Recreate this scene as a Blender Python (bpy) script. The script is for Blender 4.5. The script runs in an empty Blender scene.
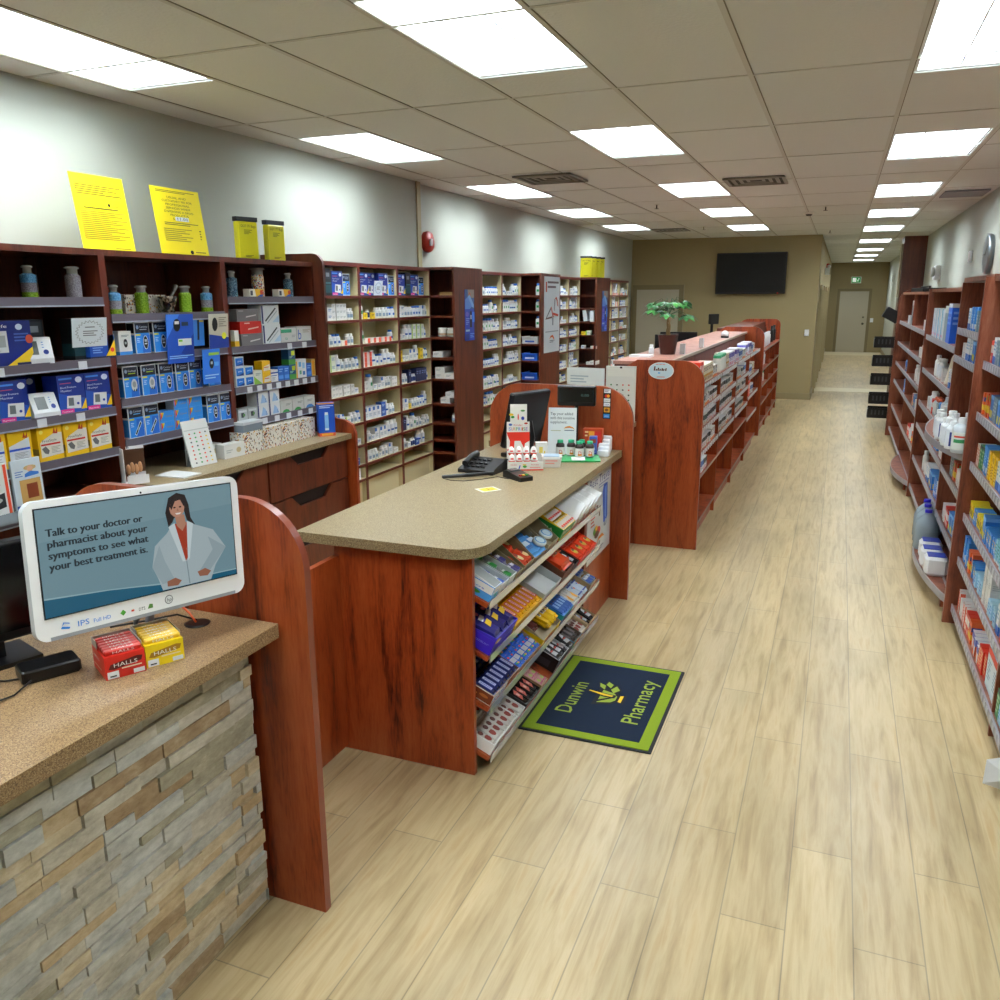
import bpy, math, random
from mathutils import Vector, Matrix, Euler
random.seed(11)
PI = math.pi
S = bpy.context.scene
COL = S.collection
KIDS = {}

# ------------------------------------------------------------------ materials
def srgb(h):
    h = h.lstrip('#')
    c = [int(h[i:i+2], 16)/255 for i in (0, 2, 4)]
    return tuple((x/12.92 if x <= .04045 else ((x+.055)/1.055)**2.4) for x in c) + (1,)
_pal = {}
def P(h, rough=.5, metal=0, emit=0, trans=0, coat=0):
    k = (h, rough, metal, emit, trans, coat)
    if k in _pal: return _pal[k]
    m = bpy.data.materials.new('paint'); m.use_nodes = True
    b = m.node_tree.nodes['Principled BSDF']
    b.inputs['Base Color'].default_value = srgb(h)
    b.inputs['Roughness'].default_value = rough
    b.inputs['Metallic'].default_value = metal
    if coat: b.inputs['Coat Weight'].default_value = coat
    if trans:
        b.inputs['Transmission Weight'].default_value = trans
        b.inputs['IOR'].default_value = 1.2
    if emit:
        b.inputs['Emission Color'].default_value = srgb(h)
        b.inputs['Emission Strength'].default_value = emit
    _pal[k] = m
    return m

def nodes(name):
    m = bpy.data.materials.new(name); m.use_nodes = True
    nt = m.node_tree
    return m, nt, nt.nodes['Principled BSDF'], nt.nodes.new, nt.links.new

def ramp(nt, stops):
    r = nt.nodes.new('ShaderNodeValToRGB')
    e = r.color_ramp.elements
    while len(e) < len(stops): e.new(.5)
    for i, (p, c) in enumerate(stops):
        e[i].position = p; e[i].color = srgb(c)
    return r

def wood(name, stops, rough=.38, sc=(7, 7, .9), bump=0, coat=.15):
    m, nt, b, N, L = nodes(name)
    g = N('ShaderNodeNewGeometry')
    mp = N('ShaderNodeMapping'); mp.inputs['Scale'].default_value = sc
    L(g.outputs['Position'], mp.inputs['Vector'])
    n1 = N('ShaderNodeTexNoise'); n1.inputs['Scale'].default_value = 1.6; n1.inputs['Detail'].default_value = 7
    n1.inputs['Roughness'].default_value = .62; n1.inputs['Distortion'].default_value = .7
    L(mp.outputs[0], n1.inputs['Vector'])
    mp2 = N('ShaderNodeMapping'); mp2.inputs['Scale'].default_value = tuple(s*9 for s in sc)
    L(g.outputs['Position'], mp2.inputs['Vector'])
    n2 = N('ShaderNodeTexNoise'); n2.inputs['Scale'].default_value = 2.2; n2.inputs['Detail'].default_value = 4
    L(mp2.outputs[0], n2.inputs['Vector'])
    mx = N('ShaderNodeMath'); mx.operation = 'MULTIPLY_ADD'; mx.inputs[1].default_value = .34
    L(n2.outputs[0], mx.inputs[0]); L(n1.outputs[0], mx.inputs[2])
    r = ramp(nt, stops); L(mx.outputs[0], r.inputs[0])
    L(r.outputs[0], b.inputs['Base Color'])
    b.inputs['Roughness'].default_value = rough
    b.inputs['Coat Weight'].default_value = coat
    b.inputs['Coat Roughness'].default_value = .25
    return m

CH = wood('cherry_laminate', [(.46, '#42140a'), (.57, '#7e2e0f'), (.68, '#9a4018'), (.86, '#a85228')])
CHD = wood('dark_cherry_laminate', [(.42, '#2a0e06'), (.58, '#52200e'), (.8, '#6c3018')], rough=.45)
CHE = P('#84402e', .3)
CH_AISLE_LIGHT = wood('cherry_laminate_in_aisle_light', [(.44, '#4c2014'), (.57, '#703622'), (.68, '#84462e'), (.86, '#925a42')])  # same cherry laminate, with the aisle wall's duller, browner light painted into the colour

def speckle(name, base, mid, dark, light, scale=260, rough=.35):
    m, nt, b, N, L = nodes(name)
    g = N('ShaderNodeNewGeometry')
    v = N('ShaderNodeTexVoronoi'); v.inputs['Scale'].default_value = scale
    L(g.outputs['Position'], v.inputs['Vector'])
    sp = N('ShaderNodeSeparateColor'); L(v.outputs['Color'], sp.inputs[0])
    r = ramp(nt, [(0, dark), (.16, dark), (.2, mid), (.5, mid), (.55, base), (.86, base), (.9, light)])
    r.color_ramp.interpolation = 'LINEAR'
    L(sp.outputs[0], r.inputs[0])
    L(r.outputs[0], b.inputs['Base Color'])
    b.inputs['Roughness'].default_value = rough
    return m
TOP1 = speckle('speckled_brown_laminate', '#9a7d58', '#876a48', '#624830', '#b39a76', 480)
TOP2 = speckle('speckled_beige_laminate', '#93825f', '#847252', '#66563d', '#a89876', 420)

def floor_mat():
    m, nt, b, N, L = nodes('pale_oak_planks')
    g = N('ShaderNodeNewGeometry')
    mp = N('ShaderNodeMapping'); mp.inputs['Rotation'].default_value = (0, 0, PI/2)
    L(g.outputs['Position'], mp.inputs['Vector'])
    br = N('ShaderNodeTexBrick'); br.offset = .37; br.squash = 1
    br.inputs['Scale'].default_value = 1
    br.inputs['Brick Width'].default_value = 1.2; br.inputs['Row Height'].default_value = .2
    br.inputs['Mortar Size'].default_value = .0022; br.inputs['Mortar Smooth'].default_value = .1
    br.inputs['Color1'].default_value = srgb('#c4ae82'); br.inputs['Color2'].default_value = srgb('#b5a078')
    br.inputs['Mortar'].default_value = srgb('#8c7f62')
    L(mp.outputs[0], br.inputs['Vector'])
    # grain stretched along the planks
    mg = N('ShaderNodeMapping'); mg.inputs['Scale'].default_value = (16, 1.3, 1)
    L(g.outputs['Position'], mg.inputs['Vector'])
    n = N('ShaderNodeTexNoise'); n.inputs['Scale'].default_value = 1.5; n.inputs['Detail'].default_value = 8
    n.inputs['Roughness'].default_value = .6; n.inputs['Distortion'].default_value = .35
    L(mg.outputs[0], n.inputs['Vector'])
    r = ramp(nt, [(.3, '#a08a66'), (.42, '#cdbd9e'), (.56, '#ece4d4'), (.7, '#d6bd90')])
    L(n.outputs[0], r.inputs[0])
    mg2 = N('ShaderNodeMapping'); mg2.inputs['Scale'].default_value = (3.2, .8, 1)
    L(g.outputs['Position'], mg2.inputs['Vector'])
    n3 = N('ShaderNodeTexNoise'); n3.inputs['Scale'].default_value = 1.3; n3.inputs['Detail'].default_value = 3
    L(mg2.outputs[0], n3.inputs['Vector'])
    r3 = ramp(nt, [(.35, '#c9c9c0'), (.65, '#ffffff')]); L(n3.outputs[0], r3.inputs[0])
    mx = N('ShaderNodeMix'); mx.data_type = 'RGBA'; mx.blend_type = 'MULTIPLY'; mx.inputs[0].default_value = .8
    L(br.outputs['Color'], mx.inputs[6]); L(r.outputs[0], mx.inputs[7])
    m2 = N('ShaderNodeMix'); m2.data_type = 'RGBA'; m2.blend_type = 'MULTIPLY'; m2.inputs[0].default_value = .6
    L(mx.outputs[2], m2.inputs[6]); L(r3.outputs[0], m2.inputs[7])
    gm = N('ShaderNodeGamma'); gm.inputs[1].default_value = .78
    L(m2.outputs[2], gm.inputs[0])
    L(gm.outputs[0], b.inputs['Base Color'])
    b.inputs['Roughness'].default_value = .33
    return m

def plaster(name, c, v=.04, rough=.85):
    m, nt, b, N, L = nodes(name)
    g = N('ShaderNodeNewGeometry')
    n = N('ShaderNodeTexNoise'); n.inputs['Scale'].default_value = 60; n.inputs['Detail'].default_value = 3
    L(g.outputs['Position'], n.inputs['Vector'])
    bp = N('ShaderNodeBump'); bp.inputs['Strength'].default_value = v; bp.inputs['Distance'].default_value = .01
    L(n.outputs[0], bp.inputs['Height']); L(bp.outputs[0], b.inputs['Normal'])
    b.inputs['Base Color'].default_value = srgb(c); b.inputs['Roughness'].default_value = rough
    return m
WALL_W = plaster('off_white_paint', '#b0b4a9')
WALL_T = plaster('tan_paint', '#988862')
CEIL = plaster('ceiling_tile', '#d9dcd8', .25)
CREAM = P('#c9bf98', .5)
GREYL = P('#5c5560', .45)
GREYE = P('#9aa2ae', .35)
ALU = P('#a9abae', .35, .3)
WHITE = P('#eceef0', .45)
BLACK = P('#0b0b0d', .3)
DOOR = P('#b3aa94', .5)

def mat_fuzzy(name, c1, c2, sc=900):
    m, nt, b, N, L = nodes(name)
    g = N('ShaderNodeNewGeometry')
    n = N('ShaderNodeTexNoise'); n.inputs['Scale'].default_value = sc; n.inputs['Detail'].default_value = 2
    L(g.outputs['Position'], n.inputs['Vector'])
    r = ramp(nt, [(.35, c1), (.65, c2)]); L(n.outputs[0], r.inputs[0]); L(r.outputs[0], b.inputs['Base Color'])
    b.inputs['Roughness'].default_value = 1; b.inputs['Specular IOR Level'].default_value = .1
    return m

def stone_mat(c1, c2, c3):
    m, nt, b, N, L = nodes('ledger_stone')
    g = N('ShaderNodeNewGeometry')
    mp = N('ShaderNodeMapping'); mp.inputs['Scale'].default_value = (12, 7, 16)
    L(g.outputs['Position'], mp.inputs['Vector'])
    n = N('ShaderNodeTexNoise'); n.inputs['Scale'].default_value = 2; n.inputs['Detail'].default_value = 9
    n.inputs['Roughness'].default_value = .7
    L(mp.outputs[0], n.inputs['Vector'])
    r = ramp(nt, [(.3, c1), (.52, c2), (.72, c3)]); L(n.outputs[0], r.inputs[0]); L(r.outputs[0], b.inputs['Base Color'])
    bp = N('ShaderNodeBump'); bp.inputs['Strength'].default_value = .5; bp.inputs['Distance'].default_value = .01
    L(n.outputs[0], bp.inputs['Height']); L(bp.outputs[0], b.inputs['Normal'])
    b.inputs['Roughness'].default_value = .7
    return m
STONES = [stone_mat('#a39c8c', '#c4beae', '#dcd7ca'), stone_mat('#8d8672', '#aaa38c', '#c6bfa8'),
          stone_mat('#ac946e', '#c6ae88', '#d8c6a2'), stone_mat('#8a7052', '#a78e6c', '#c2ae90'),
          stone_mat('#a0a09a', '#c2c2bb', '#dad9d2'), stone_mat('#b6a282', '#d2c2a2', '#e4dac4')]

def marble_dots(name, cols, scale=160, rough=.2):
    m, nt, b, N, L = nodes(name)
    t = N('ShaderNodeTexCoord')
    v = N('ShaderNodeTexVoronoi'); v.inputs['Scale'].default_value = scale
    L(t.outputs['Object'], v.inputs['Vector'])
    sp = N('ShaderNodeSeparateColor'); L(v.outputs['Color'], sp.inputs[0])
    r = ramp(nt, [(i/len(cols), c) for i, c in enumerate(cols)]); r.color_ramp.interpolation = 'CONSTANT'
    L(sp.outputs[0], r.inputs[0]); L(r.outputs[0], b.inputs['Base Color'])
    b.inputs['Roughness'].default_value = rough
    return m

# ------------------------------------------------------------------ mesh builder
_glyph = {}
def glyph(s):
    if s not in _glyph:
        c = bpy.data.curves.new('t', 'FONT'); c.body = s; c.size = 1; c.resolution_u = 2
        o = bpy.data.objects.new('t', c)
        me = bpy.data.meshes.new_from_object(o)
        vs = [tuple(v.co) for v in me.vertices]; fs = [tuple(p.vertices) for p in me.polygons]
        w = max([v[0] for v in vs] or [0])
        bpy.data.objects.remove(o); bpy.data.meshes.remove(me); bpy.data.curves.remove(c)
        _glyph[s] = (vs, fs, w)
    return _glyph[s]

class MB:
    def __init__(s):
        s.v = []; s.f = []; s.m = []; s.sm = []; s.mats = []; s.M = None
    def add(s, vs, fs, mat, smooth=False):
        if mat not in s.mats: s.mats.append(mat)
        k = s.mats.index(mat); n = len(s.v)
        if s.M is not None: vs = [tuple(s.M @ Vector(v)) for v in vs]
        s.v += [tuple(v) for v in vs]
        for f in fs:
            s.f.append(tuple(n+i for i in f)); s.m.append(k); s.sm.append(smooth)
        return s
    def box(s, x0, x1, y0, y1, z0, z1, mat, bev=0):
        if bev:
            b = bev
            pts = [(x0+b, y0), (x1-b, y0), (x1, y0+b), (x1, y1-b), (x1-b, y1), (x0+b, y1), (x0, y1-b), (x0, y0+b)]
            cx, cy = (x0+x1)/2, (y0+y1)/2
            def ins(p): return (p[0]+(b if p[0] < cx else -b)*.7, p[1]+(b if p[1] < cy else -b)*.7)
            vs = []
            for z, q in ((z0, 1), (z0+b, 0), (z1-b, 0), (z1, 1)):
                vs += [((ins(p) if q else p) + (z,)) for p in pts]
            fs = [tuple(range(7, -1, -1)), tuple(range(24, 32))]
            for r in range(3):
                for i in range(8):
                    j = (i+1) % 8
                    fs.append((r*8+i, r*8+j, r*8+8+j, r*8+8+i))
            return s.add(vs, fs, mat)
        vs = [(x, y, z) for z in (z0, z1) for y in (y0, y1) for x in (x0, x1)]
        return s.add(vs, [(0, 2, 3, 1), (4, 5, 7, 6), (0, 1, 5, 4), (2, 6, 7, 3), (0, 4, 6, 2), (1, 3, 7, 5)], mat)
    def poly(s, pts, mat):
        return s.add(pts, [tuple(range(len(pts)))], mat)
    def prism(s, pts, ax, a, b, mat, cap=None):
        """pts 2D in the plane across axis ax (0,1,2), extruded from a to b"""
        def mk(p, t):
            if ax == 0: return (t, p[0], p[1])
            if ax == 1: return (p[0], t, p[1])
            return (p[0], p[1], t)
        n = len(pts)
        s.add([mk(p, a) for p in pts]+[mk(p, b) for p in pts], [tuple(range(n))[::-1], tuple(range(n, 2*n))], cap or mat)
        s.add([mk(p, a) for p in pts]+[mk(p, b) for p in pts], [(i, (i+1) % n, n+(i+1) % n, n+i) for i in range(n)], mat)
        return s
    def lathe(s, prof, mat, n=12, c=(0, 0, 0), smooth=True, sx=1, sy=1):
        vs = []; fs = []
        for r, z in prof:
            for i in range(n):
                a = 2*PI*i/n; vs.append((c[0]+r*math.cos(a)*sx, c[1]+r*math.sin(a)*sy, c[2]+z))
        for k in range(len(prof)-1):
            for i in range(n):
                j = (i+1) % n; fs.append((k*n+i, k*n+j, k*n+n+j, k*n+n+i))
        s.add(vs, fs, mat, smooth)
        m = len(prof)-1
        caps = []
        if prof[0][0] > 1e-5: caps.append(tuple(range(n))[::-1])
        if prof[m][0] > 1e-5: caps.append(tuple(m*n+i for i in range(n)))
        if caps: s.add(vs, caps, mat)
        return s
    def tube(s, pts, r, mat, n=8):
        pts = [Vector(p) for p in pts]; vs = []; fs = []
        rr = r if isinstance(r, (list, tuple)) else [r]*len(pts)
        for i, p in enumerate(pts):
            d = (pts[min(i+1, len(pts)-1)]-pts[max(i-1, 0)]).normalized()
            u = d.orthogonal().normalized() if abs(d.z) > .95 else d.cross(Vector((0, 0, 1))).normalized()
            w = d.cross(u)
            for k in range(n):
                a = 2*PI*k/n; vs.append(tuple(p+(u*math.cos(a)+w*math.sin(a))*rr[i]))
        for i in range(len(pts)-1):
            for k in range(n):
                j = (k+1) % n; fs.append((i*n+k, i*n+j, i*n+n+j, i*n+n+k))
        s.add(vs, fs, mat, True)
        return s.add(vs, [tuple(range(n))[::-1], tuple(len(pts)*n-n+k for k in range(n))], mat)
    def sphere(s, c, rx, ry, rz, mat, n=12, m=7):
        pr = [(max(math.sin(PI*i/m), 0), -math.cos(PI*i/m)) for i in range(m+1)]
        vs = []; fs = []
        for a, z in pr:
            for i in range(n):
                t = 2*PI*i/n; vs.append((c[0]+a*math.cos(t)*rx, c[1]+a*math.sin(t)*ry, c[2]+z*rz))
        for k in range(m):
            for i in range(n):
                j = (i+1) % n; fs.append((k*n+i, k*n+j, k*n+n+j, k*n+n+i))
        return s.add(vs, fs, mat, True)
    def text(s, t, o, r, u, size, mat, w=None, align='l', sx=1):
        vs, fs, gw = glyph(t)
        if not vs: return s
        o = Vector(o); r = Vector(r).normalized(); u = Vector(u).normalized()
        kx = (w/gw) if w else size*sx
        off = -gw*kx/2 if align == 'c' else 0
        return s.add([tuple(o+r*(v[0]*kx+off)+u*(v[1]*size)) for v in vs], fs, mat)
    def build(s, name, parent=None, loc=None):
        me = bpy.data.meshes.new(name)
        me.from_pydata(s.v, [], s.f)
        for m in s.mats: me.materials.append(m)
        me.polygons.foreach_set('material_index', s.m)
        me.polygons.foreach_set('use_smooth', s.sm)
        me.update()
        o = bpy.data.objects.new(name, me); COL.objects.link(o)
        if parent is not None:
            o.parent = parent; KIDS.setdefault(parent.name, []).append(o)
        if loc: o.location = loc
        return o

def tag(o, label, cat, group=None, kind=None):
    o['label'] = label; o['category'] = cat
    if group: o['group'] = group
    if kind: o['kind'] = kind
    return o
def thing(name, label, cat, loc=(0, 0, 0), rz=0, group=None):
    o = bpy.data.objects.new(name, None); COL.objects.link(o)
    o.location = loc; o.rotation_euler = (0, 0, rz) if not isinstance(rz, tuple) else rz
    return tag(o, label, cat, group)
def struct(mb, name, label=None):
    o = mb.build(name); o['kind'] = 'structure'
    if label: o['label'] = label
    return o
def inst(root, loc, rot, label, group=None):
    r = root.copy(); COL.objects.link(r)
    r.location = loc; r.rotation_euler = rot if isinstance(rot, tuple) else (0, 0, rot)
    r['label'] = label
    if group: r['group'] = group
    for ch in KIDS.get(root.name, []):
        c = ch.copy(); COL.objects.link(c); c.parent = r; KIDS.setdefault(r.name, []).append(c)
        for g in KIDS.get(ch.name, []):
            d = g.copy(); COL.objects.link(d); d.parent = c
    return r

ORD = 'first second third fourth fifth sixth seventh eighth ninth tenth eleventh twelfth thirteenth fourteenth fifteenth sixteenth seventeenth eighteenth nineteenth twentieth'.split()
ORD += ['twenty-'+x for x in ORD[:9]]+['thirtieth']+['thirty-'+x for x in ORD[:9]]+['fortieth']+['forty-'+x for x in ORD[:9]]
class T:
    """template of a countable product"""
    def __init__(s, root, w, d, h, desc):
        s.root = root; s.w = w; s.d = d; s.h = h; s.desc = desc; s.used = False
    def put(s, loc, rot, label, group=None):
        rot = rot if isinstance(rot, tuple) else (0, 0, rot)
        if not s.used:
            s.used = True; o = s.root
            o.location = loc; o.rotation_euler = rot; o['label'] = label
            if group: o['group'] = group
            return o
        return inst(s.root, loc, rot, label, group)

def decals(mb, w, d, h, dec, face='front', m=.0):
    """dec in 0..1 of the face; face front is local -Y; left is -X; right is +X; top +Z"""
    e = .0006
    if face == 'front': f = lambda u, v, k=0: (-w/2+u*w, -d/2-e-k, v*h); r, up, W, Hh = (1, 0, 0), (0, 0, 1), w, h
    elif face == 'left': f = lambda u, v, k=0: (-w/2-e-k, d/2-u*d, v*h); r, up, W, Hh = (0, -1, 0), (0, 0, 1), d, h
    elif face == 'right': f = lambda u, v, k=0: (w/2+e+k, -d/2+u*d, v*h); r, up, W, Hh = (0, 1, 0), (0, 0, 1), d, h
    else: f = lambda u, v, k=0: (-w/2+u*w, -d/2+v*d, h+e+k); r, up, W, Hh = (1, 0, 0), (0, 1, 0), w, d
    for i, q in enumerate(dec):
        k = i*.00025
        t = q[0]
        if t == 'r':
            _, a, b, c, e2, colr = q
            mb.poly([f(a, b, k), f(c, b, k), f(c, e2, k), f(a, e2, k)], P(colr))
        elif t == 'p':
            mb.poly([f(a, b, k) for a, b in q[1]], P(q[2]))
        elif t == 'e':
            _, a, b, ru, rv, colr = q
            mb.poly([f(a+ru*math.cos(x*PI/6), b+rv*math.sin(x*PI/6), k) for x in range(12)], P(colr))
        elif t == 't':
            _, txt, a, b, size, colr, wid = q
            mb.text(txt, f(a, b, k), r, up, size*Hh, P(colr), w=wid*W)
        elif t == 'l':
            _, a, b, c, e2, n, colr = q
            for j in range(n):
                y1 = e2-(e2-b)*j/n; y0 = y1-(e2-b)/n*.45
                cc = c-(c-a)*(.0, .25, .1, .4)[j % 4]
                mb.poly([f(a, y0, k), f(cc, y0, k), f(cc, y1, k), f(a, y1, k)], P(colr))

def pack(name, desc, cat, w, d, h, base, dec=(), side=None, top=None):
    mb = MB(); B = P(base, .4)
    mb.box(-w/2, w/2, -d/2, d/2, 0, h, B)
    decals(mb, w, d, h, dec)
    if side is None: side = [q for q in dec if q[0] == 'r' and q[1] == 0 and q[3] == 1]
    decals(mb, w, d, h, side, 'left'); decals(mb, w, d, h, side, 'right')
    if top: decals(mb, w, d, h, top, 'top')
    o = mb.build(name); tag(o, desc, cat)
    return T(o, w, d, h, desc)

def bottle(name, desc, r, h, body, cap, lab=None, labv=(.15, .7), neck=.45, capr=None, capmat=None, n=12, parts=False, extra=None):
    mb = MB(); B = P(body, .3); ch = h*.17
    capr = capr or r*.72; sh = h*.78
    prof = [(r*.92, 0), (r, h*.03), (r, sh-h*.08), (r*.86, sh-h*.02), (r*neck*1.3, sh+h*.03), (r*neck*1.3, h-ch)]
    mb.lathe(prof, B, n)
    if lab:
        mb.lathe([(r*1.012, h*labv[0]), (r*1.012, h*labv[1])], P(lab, .45), n)
    if extra:
        for (v0, v1, a0, a1, colr) in extra:
            for q in range(6):
                t0 = a0+(a1-a0)*q/6; t1 = a0+(a1-a0)*(q+1)/6; R = r*1.022
                mb.poly([(R*math.cos(t0), R*math.sin(t0), v0*h), (R*math.cos(t1), R*math.sin(t1), v0*h),
                         (R*math.cos(t1), R*math.sin(t1), v1*h), (R*math.cos(t0), R*math.sin(t0), v1*h)], P(colr))
    cm = MB() if parts else mb
    cm.lathe([(capr, h-ch), (capr, h-ch*.12), (capr*.9, h)], P(cap, .4), n)
    o = mb.build(name); tag(o, desc, 'bottle')
    if parts: cm.build('cap', o)
    return T(o, 2*r, 2*r, h, desc)

_cnt = {}
def lab(desc, where, end='near end'):
    k = (desc, where); i = _cnt.get(k, 0); _cnt[k] = i+1
    return (f'{desc}, {ORD[min(i, len(ORD)-1)]} along {where}')
def fixlabels():
    """a lone thing needs no ordinal"""
    for o in COL.objects:
        l = o.get('label')
        if l and ', first along ' in l:
            d, wh = l.split(', first along ', 1)
            if _cnt.get((d, wh)) == 1: o['label'] = f'{d} on {wh}'

def row(specs, y0, y1, z, xf, face, where, group=None, gap=.006, back=0, jit=.004, ang=0):
    """specs: list of (template, count, stack) set side by side along Y; number = a gap. face +1 looks to +X, -1 to -X"""
    y = y0
    rz = PI/2 if face > 0 else -PI/2
    for s in specs:
        if isinstance(s, (int, float)): y += s; continue
        t, n = s[0], s[1]; st = s[2] if len(s) > 2 else 1; bk = s[3] if len(s) > 3 else back
        for i in range(n):
            if y+t.w > y1+.002: return y
            dx = random.uniform(0, jit)
            for k in range(st):
                dz = k*(t.h+.0008)
                t.put((xf-face*(t.d/2+bk+dx+.012), y+t.w/2, z+dz), rz+random.uniform(-ang, ang),
                      lab(t.desc, where), group or f'{t.root["category"]} products on {where}')
            y += t.w+gap
    return y

# ------------------------------------------------------------------ the room
CZ = 3.03
XL, XR, YE, YH, YN = -3.95, 1.42, 17.0, 32.0, -1.6
struct(MB().box(XL-.1, XR+.2, YN, YH+.2, -.1, 0, floor_mat()), 'floor')
LX = [-3.345, -1.52, .545]
LYS = [[.5, 3.15, 5.9, 8.75, 11.35, 14.0], [.9, 3.65, 6.4, 9.4, 12.05, 14.85], [1.6, 4.4, 7.4, 10.35, 13.1, 16.0, 19.6, 23.3, 26.6, 30.0]]
FW, FL = .302, .612
mb = MB()
xs = [XL-.1]
for x, ys in zip(LX, LYS):
    mb.box(xs[-1], x-FW, YN, YH+.2, CZ, CZ+.14, CEIL); xs.append(x+FW)
    e = YN
    for y in ys:
        mb.box(x-FW, x+FW, e, y-FL, CZ, CZ+.14, CEIL); e = y+FL
    mb.box(x-FW, x+FW, e, YH+.2, CZ, CZ+.14, CEIL)
mb.box(xs[-1], XR+.2, YN, YH+.2, CZ, CZ+.14, CEIL)
ceil = struct(mb, 'ceiling')
mb = MB(); mb.box(XL-.12, XL, YN, YE+.1, 0, CZ, WALL_W)
struct(mb, 'wall_left')
struct(MB().box(XL, XL+.06, YN, 7.62, 0, CZ, WALL_W), 'trim_1')
struct(MB().box(XL+.06, XL+.075, 7.56, 7.635, 0, CZ, P('#a99d78', .6)), 'trim_2')
struct(MB().box(XR, XR+.12, YN, YH, 0, CZ, WALL_W), 'wall_right')
struct(MB().box(XL-.1, -.42, YE, YE+.12, 0, CZ, WALL_T), 'wall_end')
struct(MB().box(-.54, -.42, YE+.12, YH, 0, CZ, WALL_T), 'wall_hallway_left')
struct(MB().box(-.54, XR+.1, YH, YH+.12, 0, CZ, WALL_T), 'wall_hallway_end')
struct(MB().box(XL-.1, XR+.2, YN-.12, YN, 0, CZ, WALL_W), 'wall_behind')
BB = P('#8e7f5c', .5)
struct(MB().box(-2.9, -.42, YE-.02, YE-.001, 0, .12, BB), 'baseboard_end')
struct(MB().box(-.419, -.40, YE, YH-.001, 0, .12, BB), 'baseboard_hallway')
struct(MB().box(XR-.02, XR-.001, 13.5, YH-.001, 0, .12, BB), 'baseboard_right')
struct(MB().box(-.40, XR-.03, 18.6, 19.4, .001, .006, P('#cfc3a2', .35)), 'trim_3')
struct(MB().box(-.40, XR-.03, 30.2, YH-.03, .001, .006, P('#cfc3a2', .35)), 'trim_4')
# ceiling bars
GX = [-3.64, -3.05, -2.44, -1.82, -1.22, -.52, .22, .87]
LY = [1.2, 3.95, 6.75, 9.6, 12.35, 15.1]
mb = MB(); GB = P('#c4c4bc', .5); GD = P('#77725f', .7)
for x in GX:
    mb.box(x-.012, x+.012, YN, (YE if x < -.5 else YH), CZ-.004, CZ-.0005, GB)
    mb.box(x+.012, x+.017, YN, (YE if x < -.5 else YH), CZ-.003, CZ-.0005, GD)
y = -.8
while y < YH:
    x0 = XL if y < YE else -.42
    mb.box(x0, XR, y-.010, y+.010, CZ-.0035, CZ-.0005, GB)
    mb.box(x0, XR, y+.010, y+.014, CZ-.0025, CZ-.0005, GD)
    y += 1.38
g = mb.build('ceiling_grid', ceil)

# troffer lights: recess glows, louvre cells in front
LENS = P('#f4fbff', .5, 0, 30)
def troffer():
    r = thing('ceiling_light', '', 'ceiling light')
    w, l = .29, .60
    mb = MB(); F = P('#dfe2e2', .4)
    for a, b, c, d in ((-w-.012, -w, -l-.012, l+.012), (w, w+.012, -l-.012, l+.012), (-w, w, -l-.012, -l), (-w, w, l, l+.012)):
        mb.box(a, b, c, d, -.078, -.006, F)
    mb.build('frame', r)
    MB().box(-w, w, -l, l, -.014, -.008, LENS).build('diffuser', r)
    mb = MB(); Lv = P('#e4eaee', .3)
    for i in range(1, 3): mb.box(-w+2*w*i/3-.004, -w+2*w*i/3+.004, -l, l, -.072, -.02, Lv)
    for i in range(1, 12): mb.box(-w, w, -l+2*l*i/12-.002, -l+2*l*i/12+.002, -.072, -.02, Lv)
    mb.build('louvre', r)
    return T(r, .6, 1.2, .08, '')
TR = troffer()
spots = []
for x, ys, names in zip(LX, LYS, ('dispensary wall', 'middle counters', 'aisle')):
    for y in ys: spots.append((x, y, names))
for x, y, nm in spots:
    TR.put((x, y, CZ+.088), 0, lab('white louvred ceiling light', f'the row over the {nm}'), f'ceiling lights over the {nm}')

def vent(x, y, label):
    r = thing('ceiling_vent', label, 'vent', (x, y, CZ))
    mb = MB(); G = P('#8a867a', .5)
    for k in range(4):
        s = .28-.065*k
        for a, b, c, d in ((-s, s, -s, -s+.03), (-s, s, s-.03, s), (-s, -s+.03, -s, s), (s-.03, s, -s, s)):
            mb.box(a, b, c, d, -.022+k*.004, -.008, G)
    mb.build('louvre', r)
    MB().box(-.27, .27, -.27, .27, -.008, -.0045, P('#3c3a33', .8)).build('backing', r)
vent(-2.62, 7.85, 'square ceiling vent between dispensary and middle lights, near one')
vent(-.86, 8.8, 'square ceiling vent beside the light over the middle counters')
vent(-2.75, 14.6, 'small square ceiling vent near the tan end wall')
o = MB().box(.93, 1.36, 10.5, 11.1, CZ-.02, CZ-.005, P('#7f7f84', .6)).build('return_grille'); tag(o, 'grey return air grille in ceiling beside the right wall', 'vent')
def sprinkler(x, y, label):
    r = thing('sprinkler_head', label, 'sprinkler', (x, y, CZ))
    mb = MB(); mb.lathe([(.035, -.008), (.035, -.004)], P('#d8d8d0'), 10); mb.lathe([(.008, -.05), (.008, -.008)], P('#555550', .3, .8), 8)
    mb.build('stem', r)
    MB().lathe([(.028, -.054), (.028, -.05)], P('#6c6c66', .3, .8), 10).build('deflector', r)
for i, (x, y) in enumerate(((-2.18, 10.6), (-2.15, 14.2), (-.28, 11.7), (-.28, 15.9))):
    sprinkler(x, y, ('sprinkler head in the ceiling between dispensary and middle light rows, near one', 'sprinkler head in the ceiling close to the end wall vent',
                     'sprinkler head in the ceiling left of the aisle lights, near one', 'sprinkler head in the ceiling at the hallway mouth')[i])
r = thing('smoke_detector', 'white smoke detector on ceiling bar beside the aisle lights', 'smoke detector', (-.5, 12.4, CZ))
MB().lathe([(.07, -.03), (.075, -.005)], P('#e8e6dc'), 14).build('base', r)
MB().lathe([(.03, -.05), (.045, -.03)], P('#3a3936'), 12).build('sensor', r)

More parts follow.
